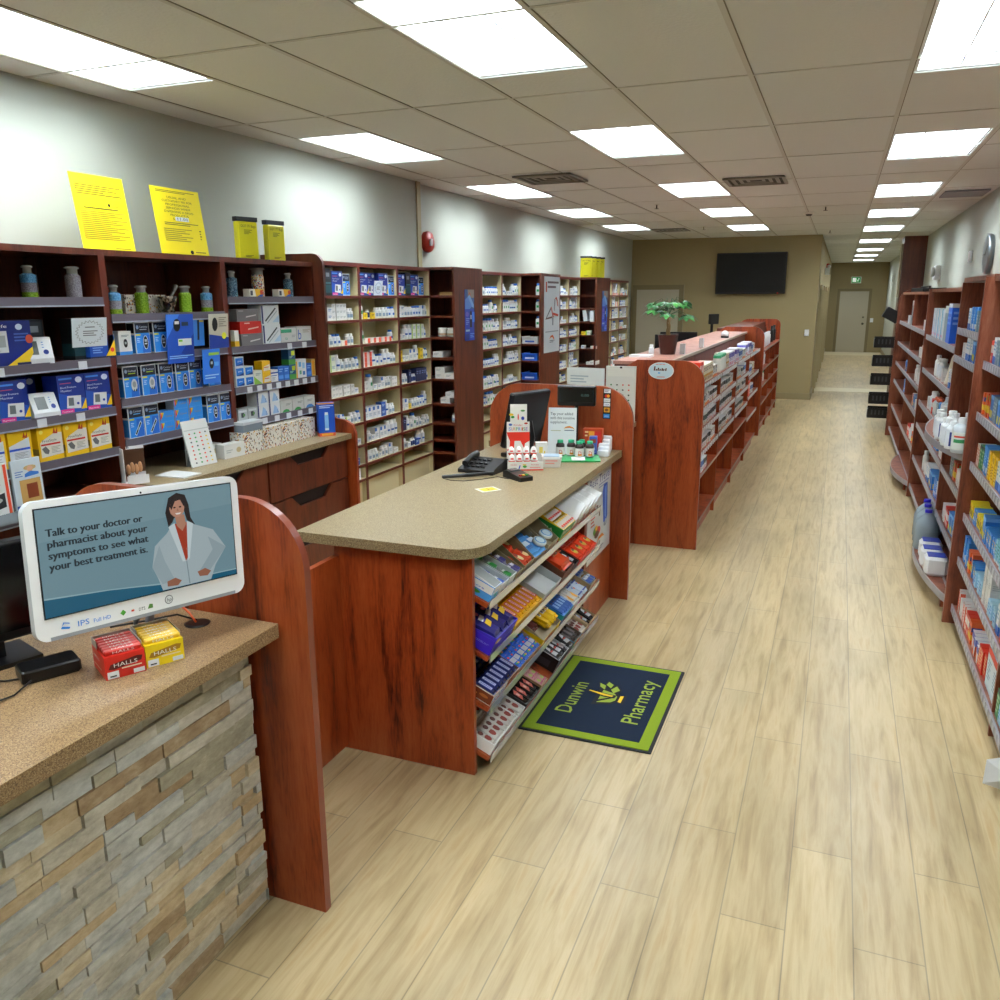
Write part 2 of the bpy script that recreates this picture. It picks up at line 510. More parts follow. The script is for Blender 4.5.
# doors
def door(n, x0, x1, y, h, knobs, face=-1):
    d = MB(); d.box(x0, x1, y-.035, y-.001, .005, h, DOOR); o = struct(d, f'door_{n}')
    f = MB(); F = P('#7d6f4c', .5)
    f.box(x0-.09, x0, y-.05, y-.001, 0, h+.09, F); f.box(x1, x1+.09, y-.05, y-.001, 0, h+.09, F); f.box(x0, x1, y-.05, y-.001, h, h+.09, F)
    f.build('door_frame', o)
    for (kx, kz, kr) in knobs:
        k = MB(); k.M = Matrix.Translation((kx, y-.036, kz)) @ Matrix.Rotation(PI/2, 4, 'X')
        k.lathe([(kr, 0), (kr, .012), (kr*.5, .018), (kr*.5, .04), (kr*.9, .05), (kr*.8, .07), (0, .075)], P('#8f8f8f', .25, .9), 12)
        k.build('door_handle', o)
    return o
door(1, -3.82, -2.98, YE, 2.07, [(-3.06, 1.0, .035), (-3.06, 1.16, .035)])
door(2, -.06, .86, YH, 2.07, [(.74, .98, .04), (.74, 1.2, .03)])
# hallway door frames on the left, plain frames seen edge on
for k, y in enumerate((18.2, 20.6, 23.6, 27.0)):
    mb = MB(); F = P('#a89a74', .5)
    mb.box(-.419, -.37, y, y+.1, 0, 2.15, F); mb.box(-.419, -.37, y+.95, y+1.05, 0, 2.15, F); mb.box(-.419, -.37, y+.1, y+.95, 2.05, 2.15, F)
    o = struct(mb, f'door_{k+3}')
    MB().box(-.418, -.395, y+.1, y+.95, .01, 2.05, DOOR).build('door_leaf', o)
r = thing('exit_sign', 'green running-figure exit sign above the hallway door', 'sign', (.41, YH-.03, 2.36))
MB().box(-.16, .16, -.03, .0, -.02, .2, P('#dfe6da', .4)).build('housing', r)
mb = MB(); mb.poly([(-.14, -.032, 0), (.14, -.032, 0), (.14, -.032, .18), (-.14, -.032, .18)], P('#1e8a46', .4, 0, .5))
W_ = P('#eaf6ea', .4, 0, 1)
mb.poly([(-.11, -.034, .03), (.0, -.034, .03), (.0, -.034, .15), (-.11, -.034, .15)], W_)
mb.poly([(.04, -.034, .05), (.06, -.034, .04), (.1, -.034, .14), (.07, -.034, .15)], W_)
mb.build('face', r)
for (x, y, z, nm, lb, ct) in ((1.02, YH-.001, 1.1, 'light_switch', 'white light switch beside the hallway end door', 'switch'),):
    o = MB().box(x-.05, x+.05, y-.02, y, z-.07, z+.07, WHITE, .004).build(nm); tag(o, lb, ct)
o = MB().box(-.60, -.52, YE-.02, YE-.001, 1.2, 1.32, WHITE, .004).build('light_switch'); tag(o, 'white switch on tan end wall near hallway corner', 'switch')
# hallway alarm and lamps
r = thing('fire_alarm', 'red fire alarm high on the hallway left wall', 'fire alarm', (-.40, 23.0, 2.62))
MB().box(-.018, .06, -.07, .07, -.09, .09, P('#b3221c', .4), .01).build('housing', r)
MB().box(.06, .07, -.03, .03, -.03, .03, WHITE).build('lens', r)
r = thing('emergency_light', 'white emergency light on the hallway left wall', 'emergency light', (-.40, 21.9, 2.5))
MB().box(-.018, .08, -.13, .13, -.08, .08, WHITE, .01).build('housing', r)
mb = MB(); mb.sphere((.06, -.09, .11), .04, .04, .04, WHITE); mb.sphere((.06, .09, .11), .04, .04, .04, WHITE); mb.build('lamp', r)

# television
r = thing('television', 'large black flat television mounted on the tan end wall', 'television', (-1.64, YE-.075, 2.355))
mb = MB(); mb.box(-.64, .64, -.03, .03, -.38, .38, P('#0a0a0b', .35), .01); mb.build('housing', r)
MB().box(-.615, .615, -.034, -.030, -.345, .355, P('#020203', .75)).build('screen', r)
MB().box(-.2, .2, .031, .074, -.15, .15, P('#222222', .5)).build('bracket', r)
MB().box(.5, .52, -.036, -.034, -.37, -.355, P('#c02020', .5, 0, 1)).build('standby_light', r)

# fire horn on left wall
r = thing('fire_alarm', 'red fire alarm horn on the white wall above the dispensary shelves', 'fire alarm', (XL+.002, 7.86, 2.49))
mb = MB(); mb.M = Matrix.Rotation(PI/2, 4, 'Y')
mb.lathe([(.10, 0), (.105, .03), (.095, .055), (0, .058)], P('#a8240f', .4), 18, sx=1.0); mb.build('housing', r)
mb = MB(); mb.box(.058, .075, -.028, .028, -.04, .03, P('#e3e6ea', .2), .006); mb.build('strobe', r)

# clock on right wall
r = thing('wall_clock', 'round silver wall clock on the right-hand white wall', 'clock', (XR-.002, 10.35, 2.36))
mb = MB(); mb.M = Matrix.Rotation(-PI/2, 4, 'Y')
mb.lathe([(.2, 0), (.21, .02), (.21, .05), (.185, .055)], P('#8d959c', .3, .8), 28); mb.build('rim', r)
mb = MB(); mb.M = Matrix.Rotation(-PI/2, 4, 'Y'); mb.lathe([(.185, .045), (.184, .047)], P('#aebcc4', .4), 28); mb.build('face', r)
mb = MB()
for k in range(12):
    a = k*PI/6; mb.M = Matrix.Rotation(a, 4, 'X'); mb.box(-.052, -.049, -.008, .008, .14, .172, P('#22262a'))
mb.build('numerals', r)
mb = MB(); mb.M = Matrix.Rotation(.7, 4, 'X'); mb.box(-.057, -.054, -.006, .006, -.02, .11, BLACK); mb.M = Matrix.Rotation(-1.6, 4, 'X'); mb.box(-.060, -.057, -.004, .004, -.02, .15, BLACK); mb.build('hands', r)
o = MB().box(XR-.035, XR-.001, 11.78, 11.92, 2.33, 2.46, WHITE, .008).build('thermostat'); tag(o, 'small white control box between the clock and the emergency light', 'thermostat')
r = thing('emergency_light', 'white emergency light box on the right-hand wall above shelving', 'emergency light', (XR-.001, 15.4, 2.28))
MB().box(-.08, 0, -.2, .2, -.1, .12, WHITE, .01).build('housing', r)
mb = MB(); mb.M = Matrix.Rotation(-PI/2, 4, 'Y'); mb.lathe([(.03, .07), (.07, .09), (.08, .13), (.06, .135)], P('#cdd3d6', .25), 16, c=(.02, -.12, 0)); mb.build('lamp', r)
o = MB().box(XR-.03, XR-.001, 29, 29.15, 2.35, 2.5, WHITE, .006).build('wall_sensor'); tag(o, 'tiny white sensor on the hallway right wall', 'sensor')
# dark cherry pier beside the hallway
mb = MB(); mb.box(1.02, XR, 18.2, 18.9, 0, CZ, CHD)
struct(mb, 'pillar_right')
o = MB().box(.985, 1.018, 18.28, 18.62, 1.9, 2.9, P('#b7ad8e', .6)).build('wall_poster'); tag(o, 'narrow pale poster on the dark pier in the hallway', 'poster')

# ------------------------------------------------------------------ shelving
def roundpts(x0, x1, z0, z1, rl, rr, n=8):
    """rectangle in x-z with the two top corners rounded (rl at x0, rr at x1)"""
    p = [(x0, z0), (x1, z0)]
    if rr: p += [(x1-rr+rr*math.cos(a*PI/2/n), z1-rr+rr*math.sin(a*PI/2/n)) for a in range(n+1)]
    else: p += [(x1, z1)]
    if rl: p += [(x0+rl-rl*math.sin(a*PI/2/n), z1-rl+rl*math.cos(a*PI/2/n)) for a in range(n+1)]
    else: p += [(x0, z1)]
    return p

def shelf_unit(name, label, cat, group, xb, xf, y0, y1, zt, zs, inner=None, outer=None, edge=None, lip=None, liph=.045, z0=0, back=True, top=True, tags=(), th=.022, boardmat=None, kick=True):
    """open unit between y0 and y1, its back at xb and front at xf (either side may be larger)"""
    inner = inner or CHD; outer = outer or CHD; edge = edge or outer
    s = 1 if xf > xb else -1
    r = thing(name, label, cat, ((xb+xf)/2, (y0+y1)/2, 0), 0, group)
    ox, oy = (xb+xf)/2, (y0+y1)/2
    def bx(mb, a, b, c, d, e, f, m):
        mb.box(min(a, b)-ox, max(a, b)-ox, c-oy, d-oy, e, f, m)
    for q in (0, 1):
        ya = y0 if q == 0 else y1-th
        mb = MB(); bx(mb, xb, xf-s*.003, ya, ya+th, z0, zt, inner); bx(mb, xf-s*.003, xf, ya, ya+th, z0, zt, edge)
        mb.build('side_panel', r)
    if back:
        mb = MB(); bx(mb, xb, xb+s*.01, y0+th, y1-th, z0, zt, inner); mb.build('back_panel', r)
    if top:
        mb = MB(); bx(mb, xb, xf, y0+th, y1-th, zt-.03, zt, outer); mb.build('top_board', r)
    if kick and z0 == 0:
        mb = MB(); bx(mb, xf-s*.06, xf-s*.045, y0+th, y1-th, 0, min(zs)-.025, boardmat or inner); mb.build('kick_board', r)
    for z in zs:
        mb = MB(); bx(mb, xb+s*.01, xf-s*.004, y0+th, y1-th, z-.02, z, boardmat or inner)
        if not lip: bx(mb, xf-s*.004, xf, y0+th, y1-th, z-.022, z, edge)
        b = mb.build('shelf', r)
        if lip:
            mb = MB(); bx(mb, xf-s*.004, xf+s*.006, y0+th, y1-th, z-liph+.004, z+.004, lip)
            bx(mb, xf+s*.006, xf+s*.008, y0+th, y1-th, z-liph+.004, z-liph+.011, GREYE)
            l = mb.build('label_strip', b)
            for (tz, ty) in tags:
                if abs(tz-z) < .001:
                    mt = MB(); bx(mt, xf+s*.006, xf+s*.009, ty, ty+.05, z-.042, z-.003, P('#d7dbe0', .4)); mt.build('price_tag', b)
    return r

# --- near display shelving on the left wall (three bays)
XBk, XF = XL+.061, -3.45
Zb = [[1.955, 1.655, 1.405, 1.195, .97], [1.87, 1.66, 1.435, 1.22], [1.955, 1.655, 1.405, 1.19]]
Yb = [(2.43, 3.27), (3.27, 4.17), (4.17, 5.11)]
tg = [[(1.655, 3.05), (1.655, 2.6), (1.405, 2.78), (1.405, 3.0)], [], [(1.655, 4.75), (1.655, 4.92)]+[(1.405, 4.3+i*.1) for i in range(8)]+[(1.19, 4.3+i*.13) for i in range(6)]]
nmb = ['blood pressure monitors', 'glucose meters', 'syringe boxes and glass jars']
for (a, b), zs, t_, nm in zip(Yb, Zb, tg, nmb):
    shelf_unit('display_shelving', f'dark cherry display shelving bay holding {nm}', 'shelving', 'display shelving bays behind the front counter',
               XBk, XF, a, b, 2.19, zs, inner=CHD, outer=CHD, edge=P('#5c2213', .4), lip=GREYL, tags=t_, th=.016 if 0 else .02, z0=(0 if a < 3 else .9995), kick=False)
r = thing('shelving_end_gable', 'tall cherry end gable with rounded corner closing the display shelving', 'panel', ((XBk-3.37)/2, 5.126, 1.0))
ox = (XBk-3.37)/2
MB().prism([(x-ox, z-1.0) for x, z in roundpts(XBk, -3.37, 1.172, 2.25, 0, .09)], 1, -.013, .013, CHD).build('board', r)

# worktop + drawers under it
mb = MB(); mb.box(XBk+.001, -3.2, 3.275, 5.111, .962, .999, TOP2)
o = mb.build('worktop'); tag(o, 'speckled beige worktop under the blue meter and jar shelving', 'worktop')
for k, (a, b) in enumerate(((3.30, 4.18), (4.19, 5.10))):
    r = thing('drawer_cabinet', ['dark cherry drawer cabinet behind the white computer screen', 'dark cherry drawer cabinet with scalloped grips beside the end gable'][k], 'cabinet', (-3.55, (a+b)/2, 0), 0, None)
    oy = (a+b)/2
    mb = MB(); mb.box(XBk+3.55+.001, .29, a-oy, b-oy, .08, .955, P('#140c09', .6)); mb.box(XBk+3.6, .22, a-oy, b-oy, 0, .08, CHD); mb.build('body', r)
    for (z0, z1) in ((.09, .385), (.395, .675), (.685, .955)):
        w0, w1 = a-oy+.004, b-oy-.004; c = (w1-w0)
        pts = [(w0, z0), (w1, z0), (w1, z1), (w0+c*.76, z1), (w0+c*.66, z1-.075), (w0+c*.34, z1-.075), (w0+c*.24, z1), (w0, z1)]
        MB().prism(pts, 0, .295, .313, CHD).build('drawer', r)
g_ = [(XBk, 0), (-3.17, 0), (-3.17, 1.0), (-3.19, 1.06), (-3.25, 1.09), (-3.32, 1.10), (-3.40, 1.125), (-3.45, 1.17), (XBk, 1.17)]
r = thing('worktop_end_gable', 'cherry end gable with wavy top edge at the end of the drawers', 'panel', (-3.55, 5.127, 0))
MB().prism([(x+3.55, z) for x, z in g_], 1, -.014, .014, CH).build('board', r)

# --- dispensary wall
XD = -3.65
ZS = [1.965, 1.775, 1.575, 1.38, 1.175, .935, .745, .575, .45]
DB = [('first', 5.42, 6.05), ('second', 6.05, 6.70), ('third', 6.70, 7.34)]
DB2 = [('fourth', 8.03, 8.6), ('fifth', 8.6, 9.2), ('sixth', 9.2, 9.84)]
DB3 = [('seventh', 10.63, 11.22), ('eighth', 11.22, 11.82), ('ninth', 11.82, 12.38)]
DB4 = [('tenth', 13.2, 13.75), ('eleventh', 13.75, 14.3), ('twelfth', 14.3, 14.85), ('thirteenth', 14.85, 15.5)]
EDG = P('#5c2013', .4)
for nm, a, b in DB+DB2+DB3+DB4:
    xb = XL+.061 if a < 7.4 else XL+.002
    shelf_unit('dispensary_shelving', f'cream dispensary shelving bay with cherry edges, {nm} along the wall', 'shelving', 'cream dispensary shelving bays',
               xb, XD, a, b, 2.22, ZS, inner=CREAM, outer=EDG, edge=EDG, th=.018, z0=0)
# stacks: open towards the camera, end panel towards the counter
def stack(y0, y1, label, idx):
    x0, x1 = XL+.062, -3.40
    if idx: x0 = XL+.002
    r = thing('shelving_stack', label, 'shelving', ((x0+x1)/2, (y0+y1)/2, 0), 0, 'dark shelving stacks projecting from the dispensary wall')
    ox, oy = (x0+x1)/2, (y0+y1)/2
    MB().box(x1-.022-ox, x1-ox, y0-oy, y1-oy, 0, 2.225, CHD).build('end_panel', r)
    MB().box(x0-ox, x0+.02-ox, y0-oy, y1-oy, 0, 2.225, CHD).build('side_panel', r)
    MB().box(x0+.02-ox, x1-.022-ox, y0+.34-oy, y0+.355-oy, 0, 2.2, CHD).build('divider', r)
    MB().box(x0+.02-ox, x1-.022-ox, y0-oy, y1-oy, 2.2, 2.225, CHD).build('top_board', r)
    for z in ZS:
        MB().box(x0+.02-ox, x1-.022-ox, y0-oy, y0+.34-oy, z-.02, z, CHD).build('shelf', r)
stack(7.35, 8.02, 'dark cherry shelving stack with the blue poster on its end, nearest one', 0)
stack(9.85, 10.62, 'dark cherry shelving stack with the white bird poster on its end', 1)
stack(12.39, 13.19, 'dark cherry shelving stack under the row of yellow bags', 2)

# posters on the stack ends
def poster(name, label, x, y0, y1, z0, z1, base, draw):
    mb = MB(); w, h = y1-y0, z1-z0
    mb.box(-w/2, w/2, -.002, .002, 0, h, P(base, .4)); decals(mb, w, .004, h, draw)
    o = mb.build(name); tag(o, label, 'poster'); o.location = (x+.0025, (y0+y1)/2, z0); o.rotation_euler = (0, 0, PI/2)
blue_draw = [('r', 0, .62, 1, 1, '#3c5f9a'), ('r', .3, .84, 1, 1, '#8c8378'), ('p', [(.0, .62), (.5, .62), (.9, .7), (.3, .86), (.0, .8)], '#5b8ad0'),
             ('e', .5, .9, .12, .05, '#b0664a'), ('p', [(.3, .86), (.75, .66), (.95, .64), (.95, .7), (.5, .9)], '#7aa6d8'), ('e', .62, .54, .1, .045, '#1c1514'),
             ('r', .5, .26, .72, .5, '#17131a'), ('r', .55, .42, .68, .5, '#c9c9c9'), ('r', .74, .36, 1, .56, '#3b7fe0'),
             ('e', .2, .52, .18, .05, '#6a62c0'), ('l', .05, .3, .45, .44, 4, '#8aa2d8'), ('r', .02, .18, .46, .22, '#9fc2cf'), ('l', .5, .04, .95, .14, 3, '#7fa8e8'), ('r', 0, .02, .4, .13, '#2a3a86')]
poster('poster', 'blue poster with a standing figure on the nearest stack end panel', -3.4, 7.58, 7.8, 1.53, 2.02, '#1c3fb0', blue_draw)
poster('poster', 'narrow blue poster on the far stack end panel under yellow bags', -3.4, 12.72, 13.02, 1.42, 2.03, '#1c3fb0', blue_draw)
A_ = '#b4391f'
poster('poster', 'tall white poster with red and grey line drawing and small logo', -3.4, 9.97, 10.58, 1.26, 2.19, '#c3cdd2',
       [('r', .08, .8, .16, .93, A_), ('l', .2, .82, .92, .94, 2, '#5a4a50'),
        ('p', [(.1, .46), (.14, .46), (.42, .57), (.4, .6)], '#3d4b55'), ('p', [(.06, .44), (.1, .46), (.5, .48), (.5, .455)], '#6a4a40'), ('p', [(.4, .6), (.45, .61), (.6, .47), (.54, .46)], A_),
        ('p', [(.55, .5), (.9, .47), (.92, .5), (.56, .53)], A_), ('p', [(.62, .55), (.66, .55), (.7, .7), (.64, .71)], '#707a80'), ('p', [(.64, .7), (.76, .74), (.84, .7), (.8, .68), (.74, .71)], A_),
        ('p', [(.84, .7), (.9, .6), (.84, .62), (.8, .68)], A_), ('r', .5, .36, .58, .46, '#707a80'), ('r', .06, .27, .92, .285, '#8b979d'),
        ('p', [(.3, .17), (.4, .22), (.55, .23), (.66, .17), (.6, .17), (.5, .205), (.38, .19)], '#d8641e'), ('l', .34, .12, .66, .16, 2, '#44525c')])

# ------------------------------------------------------------------ counters
def panelboard(name, label, x0, x1, y0, y1, zt, rl, rr, mat=CH, edge=None):
    cx = (x0+x1)/2
    r = thing(name, label, 'panel', (cx, y0, 0))
    pp = roundpts(x0, x1, 0, zt, rl, rr, 12) if rl >= 0 else roundpts(x0, x1, 0, zt, 0, rr, 12)[:-1]+[(x0-rl, zt), (x0, zt+rl*.62)]
    mb = MB(); mb.prism([(x-cx, z) for x, z in pp], 1, 0, y1-y0, edge or CHE, cap=mat)
    mb.build('board', r)
    return r
# front counter with the stone face
mb = MB(); mb.box(-2.45, -1.49, .15, 1.92, .955, 1.0, TOP1)
o = mb.build('countertop'); tag(o, 'speckled brown countertop over the stacked stone front', 'countertop')
r = thing('front_counter', 'front counter clad in pale ledger stone strips', 'counter', (-2.0, 1.03, 0))
MB().box(-.42, .375, -.87, .885, 0, .954, P('#6f6656', .8)).build('body', r)
mb = MB(); z = .004
while z < .95:
    hh = random.choice([.03, .036, .04, .046]); hh = min(hh, .951-z)
    y = -.87
    while y < .885:
        l = random.choice([.07, .1, .14, .18, .22, .27]); l = min(l, .885-y)
        d = random.uniform(.0, .014)
        mb.box(.376, .39+d, y+.0012, y+l-.0012, z+.0012, z+hh-.0012, random.choices(STONES, [5, 3, 2, 1.2, 4, 2])[0])
        y += l
    z += hh
mb.build('stone_facing', r)
panelboard('end_panel_board', 'cherry divider panel with rounded top behind the white computer screen', -2.34, -1.395, 1.935, 1.965, 1.375, .2, .21)
o = MB().box(-1.895, -1.87, 1.967, 2.845, .02, .9, CH).build('gate_board'); tag(o, 'low cherry board joining the divider panel to the checkout counter', 'board')
# checkout counter
X0, X1, Y0, Y1 = -2.045, -1.215, 2.79, 5.112
rr = .13
pts = [(X0, Y0), (X1-rr, Y0)]+[(X1-rr+rr*math.sin(a*PI/16), Y0+rr-rr*math.cos(a*PI/16)) for a in range(1, 9)]+[(X1, Y1), (X0, Y1)]
mb = MB(); mb.prism(pts, 2, .958, 1.0, TOP2)
o = mb.build('countertop'); tag(o, 'speckled beige countertop with rounded corner on the checkout counter', 'countertop')
r = thing('checkout_counter', 'cherry checkout counter with slanted candy shelves facing the aisle', 'counter', (-1.6, 3.95, 0))
def cb(n, a, b, c, d, e, f, m=CH, par=None):
    return MB().box(a+1.6, b+1.6, c-3.95, d-3.95, e, f, m).build(n, par or r)
cb('end_panel', -1.895, -1.262, 2.847, 2.872, 0, .957)
cb('end_panel', -1.9, -1.275, 5.085, 5.11, 0, .957)
cb('divider', -1.7, -1.275, 4.50, 4.525, 0, .957)
cb('back_panel', -1.895, -1.87, 2.873, 5.08, 0, .957, CHD)
cb('inner_panel', -1.72, -1.70, 2.873, 4.5, .02, .957, CHD)
cb('front_panel', -1.295, -1.275, 4.526, 5.084, 0, .957, CH)
cb('center_upright', -1.69, -1.64, 3.66, 3.68, .05, .957, CH)
TILT = .42; XLIP = -1.205
TZ = [.79, .56, .335, .11]
def slant(k, lx=0, ly=0, lz=0):
    """a point on slanted tier k: lx along the aisle (0 at its near end), ly up the slope, lz off the board"""
    c, s_ = math.cos(TILT), math.sin(TILT)
    return (XLIP-(ly*c-lz*s_), 2.885+lx, TZ[k]-.028+ly*s_+lz*c)
for k in range(4):
    mb = MB(); c, s_ = math.cos(TILT), math.sin(TILT)
    L_ = .44; t = .02
    q = [(XLIP, TZ[k]-.03), (XLIP-L_*c, TZ[k]-.03+L_*s_), (XLIP-L_*c-t*s_, TZ[k]-.03+L_*s_-t*c), (XLIP-t*s_, TZ[k]-.03-t*c)]
    mb.prism([(x+1.6, z) for x, z in q], 1, 2.873-3.95, 4.499-3.95, CH)
    b = mb.build('slanted_shelf', r)
    mb = MB(); q = [(XLIP+.002, TZ[k]-.052), (XLIP+.006, TZ[k]-.052), (XLIP+.006+.010*s_, TZ[k]-.052+.038*c), (XLIP+.002+.010*s_, TZ[k]-.052+.038*c)]
    mb.prism([(x+1.6, z) for x, z in q], 1, 2.873-3.95, 4.56-3.95, P('#c4c6cc', .12, 0, 0, .55))
    mb.build('price_rail', b)
panelboard('end_panel_board', 'cherry divider panel with card stickers behind the checkout counter', -2.12, -1.15, 5.115, 5.145, 1.40, .22, .22)
# card stickers
mb = MB(); w, h = .05, .19
mb.box(-w/2, w/2, -.001, .001, 0, h, P('#111114', .4))
decals(mb, w, .002, h, [('r', .12, .86, .95, .99, '#e8e8ea'), ('l', .2, .88, .8, .97, 2, '#5a6a80'), ('e', .38, .76, .2, .055, '#d8281e'), ('e', .66, .76, .2, .055, '#f0a020'),
    ('r', .1, .56, .92, .68, '#dfe6ea'), ('t', 'Interac', .2, .6, .05, '#444444', .6), ('r', .1, .42, .92, .54, '#e9eef4'), ('t', 'VISA', .2, .45, .07, '#1f4f9f', .62), ('r', .14, .22, .9, .38, '#e0a020'), ('e', .5, .3, .25, .05, '#7a4a14'),
    ('r', .12, .03, .9, .17, '#2f86d8'), ('t', 'AMEX', .22, .07, .06, '#dff0ff', .55)])
o = mb.build('card_sticker_strip'); tag(o, 'black strip of payment card stickers on the rounded panel', 'sticker'); o.location = (-1.32, 5.113, 1.195)
# poster on the counter side
mb = MB(); w, h = .53, .55
mb.box(-w/2, w/2, -.002, .002, 0, h, P('#cfd3d2', .4))
decals(mb, w, .004, h, [('t', 'Best Travel', .05, .84, .13, '#3a3f74', .9), ('l', .45, .76, .9, .82, 2, '#8b92b0'), ('p', [(.62, .7), (.68, .34), (.78, .3), (.86, .38), (.84, .78), (.66, .78)], '#2a55b8'), ('p', [(.72, .74), (.74, .4), (.8, .36), (.8, .76)], '#6f97e0'),
    ('e', .76, .31, .07, .03, '#8a8f90'), ('r', .76-.0, .3, .8, .36, '#b8c2c8'), ('r', .36, .5, .42, .6, '#5a3a28'), ('r', .46, .46, .52, .56, '#5a3a28'), ('l', .12, .38, .3, .5, 3, '#c05040'), ('e', .34, .32, .11, .05, '#5a9a3c'), ('e', .44, .3, .1, .05, '#c0352c'), ('e', .38, .27, .1, .04, '#5a3524'), ('e', .36, .35, .05, .03, '#e0b030'),
    ('p', [(.38, .16), (.46, .22), (.62, .23), (.72, .18), (.6, .19), (.48, .19)], '#e08a2a'), ('p', [(.3, .1), (.36, .15), (.44, .18), (.36, .13)], '#c8402c'), ('r', .5, .1, .53, .17, '#70767a'), ('l', .34, .05, .68, .1, 2, '#7a8084')])
o = mb.build('travel_poster'); tag(o, 'white poster with blue bag picture on the checkout counter side', 'poster'); o.location = (-1.2725, 4.805, .39); o.rotation_euler = (0, 0, PI/2)

# consultation counter behind the panel
mb = MB(); mb.box(-2.15, -1.41, 5.16, 6.385, .962, 1.0, TOP2); o = mb.build('countertop'); tag(o, 'small speckled countertop between the two rounded divider panels', 'countertop')
r = thing('consultation_counter', 'cherry base carrying the small countertop between divider panels', 'counter', (-1.78, 5.77, 0))
MB().box(-.33, .33, -.6, .6, .0, .961, CH).build('body', r)
MB().box(.331, .345, -.59, .59, .08, .95, CHD).build('front_panel', r)

# middle gondolas
panelboard('end_panel_board', 'wide cherry end panel with oval sign on the middle gondola', -1.78, -.905, 6.40, 6.43, 1.475, -.36, .17)
mb = MB()
n = 24; R1, R2 = .098, .065
for (a, b, m, k) in ((R1, R2, P('#f2f6f6', .4), .0), (R1*.93, R2*.93, P('#cfe8f2', .4), .0008)):
    mb.add([(a*math.cos(2*PI*i/n), -.002-k, b*math.sin(2*PI*i/n)) for i in range(n)], [tuple(range(n))], m)
mb.add([(R1*math.cos(2*PI*i/n), y, R2*math.sin(2*PI*i/n)) for y in (-.002, .001) for i in range(n)], [(i, (i+1) % n, n+(i+1) % n, n+i) for i in range(n)], P('#d0d4d4'))
D_ = P('#5a2a1c'); 
for q, (x, hh) in enumerate(((-.05, .032), (-.036, .012), (-.022, .022), (-.008, .014), (.008, .02), (.02, .014), (.036, .02))):
    mb.poly([(x-.006, -.0035, .0), (x+.005, -.0035, .0), (x+.008, -.0035, hh), (x-.002, -.0035, hh)], D_)
for x in (-.03, -.005, .02): mb.poly([(x-.01, -.0035, .045), (x+.01, -.0035, .045), (x+.01, -.0035, .05), (x-.01, -.0035, .05)], P('#e08a86'))
mb.poly([(-.022, -.0035, -.022), (-.005, -.0035, -.022), (-.005, -.0035, -.012), (-.022, -.0035, -.012)], P('#5ab8ee'))
mb.poly([(-.03, -.0035, -.05), (.03, -.0035, -.05), (.03, -.0035, -.044), (-.03, -.0035, -.044)], P('#e08a86'))
o = mb.build('oval_sign'); tag(o, 'pale blue oval sign with brown lettering on the gondola end panel', 'sign'); o.location = (-1.235, 6.398, 1.395)

GZ = [1.275, 1.085, .92, .725, .53, .15]
GXF, GXB = -.945, -1.2
def gond(y0, y1, label, zs, seed):
    cx = (GXB+GXF)/2; cy = (y0+y1)/2
    r = thing('gondola_shelving', label, 'shelving', (cx, cy, 0), 0, 'middle gondola shelving bays')
    MB().box(GXB-cx, GXF-.004-cx, y0-cy, y0+.016-cy, 0, zs[0]-.03, CH).build('side_panel', r)
    MB().box(GXB-cx, GXB+.012-cx, y0+.016-cy, y1-cy, .0, 1.42, CHD).build('back_panel', r)
    MB().box(GXF-.05-cx, GXF-.035-cx, y0+.016-cy, y1-cy, 0, .125, CH).build('kick_board', r)
    for i, z in enumerate(zs):
        b = MB().box(GXB+.012-cx, GXF-.002-cx, y0+.016-cy, y1-cy, z-.02, z, CH).build('shelf', r)
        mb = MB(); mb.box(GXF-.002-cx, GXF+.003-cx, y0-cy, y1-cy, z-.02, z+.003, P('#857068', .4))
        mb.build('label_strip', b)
        if i < 4 and seed:
            y = y0+.06
            while y < y1-.08:
                mt = MB(); mt.box(GXF+.003-cx, GXF+.008-cx, y-cy, y+.034-cy, z-.034, z+.002, P('#e6e9ec', .4)); y += .095
                mt.build('price_tag', b)
for i, (a, b) in enumerate(((6.432, 7.72), (7.72, 9.0), (9.0, 10.3), (10.3, 11.6))):
    gond(a, b, f'cherry gondola shelving bay with grey shelf lips, {ORD[i]} from the oval sign', GZ if i < 3 else [1.275, 1.0, .76, .5, .15], 1)
mb = MB(); mb.box(-1.62, -1.20, 6.435, 12.28, 1.435, 1.46, wood('rose_laminate', [(.4, '#8e5a48'), (.6, '#a87464'), (.8, '#bb8a7a')], .4)); mb.box(-1.199, -1.185, 6.435, 12.28, 1.435, 1.46, P('#b9ab9b', .3))
o = mb.build('ledge_board'); tag(o, 'long pinkish ledge board along the top of the near gondola', 'ledge')
r = thing('gondola_back_cabinet', 'cherry cabinet backing the near gondola below the pinkish ledge', 'cabinet', (-1.41, 9.35, 0))
MB().box(-.2, .198, -2.91, 2.92, 0, 1.434, CHD).build('body', r)
panelboard('end_panel_board', 'cherry end panel with rounded corner between the two gondolas', -1.9, -.95, 12.29, 12.32, 1.525, -.42, .15)
for i, (a, b) in enumerate(((12.33, 13.4), (13.4, 14.5), (14.5, 15.56))):
    gond(a, b, f'nearly empty gondola shelving bay behind the rounded panel, {ORD[i]} in line', [1.2, .94, .7, .45, .15], 0)
r = thing('gondola_back_cabinet', 'cherry cabinet backing the far gondola', 'cabinet', (-1.41, 13.95, 0))
MB().box(-.2, .198, -1.62, 1.6, 0, 1.5, CHD).build('body', r)
panelboard('end_panel_board', 'last cherry end panel of the far gondola', -1.68, -.95, 15.57, 15.6, 1.55, .2, .1)
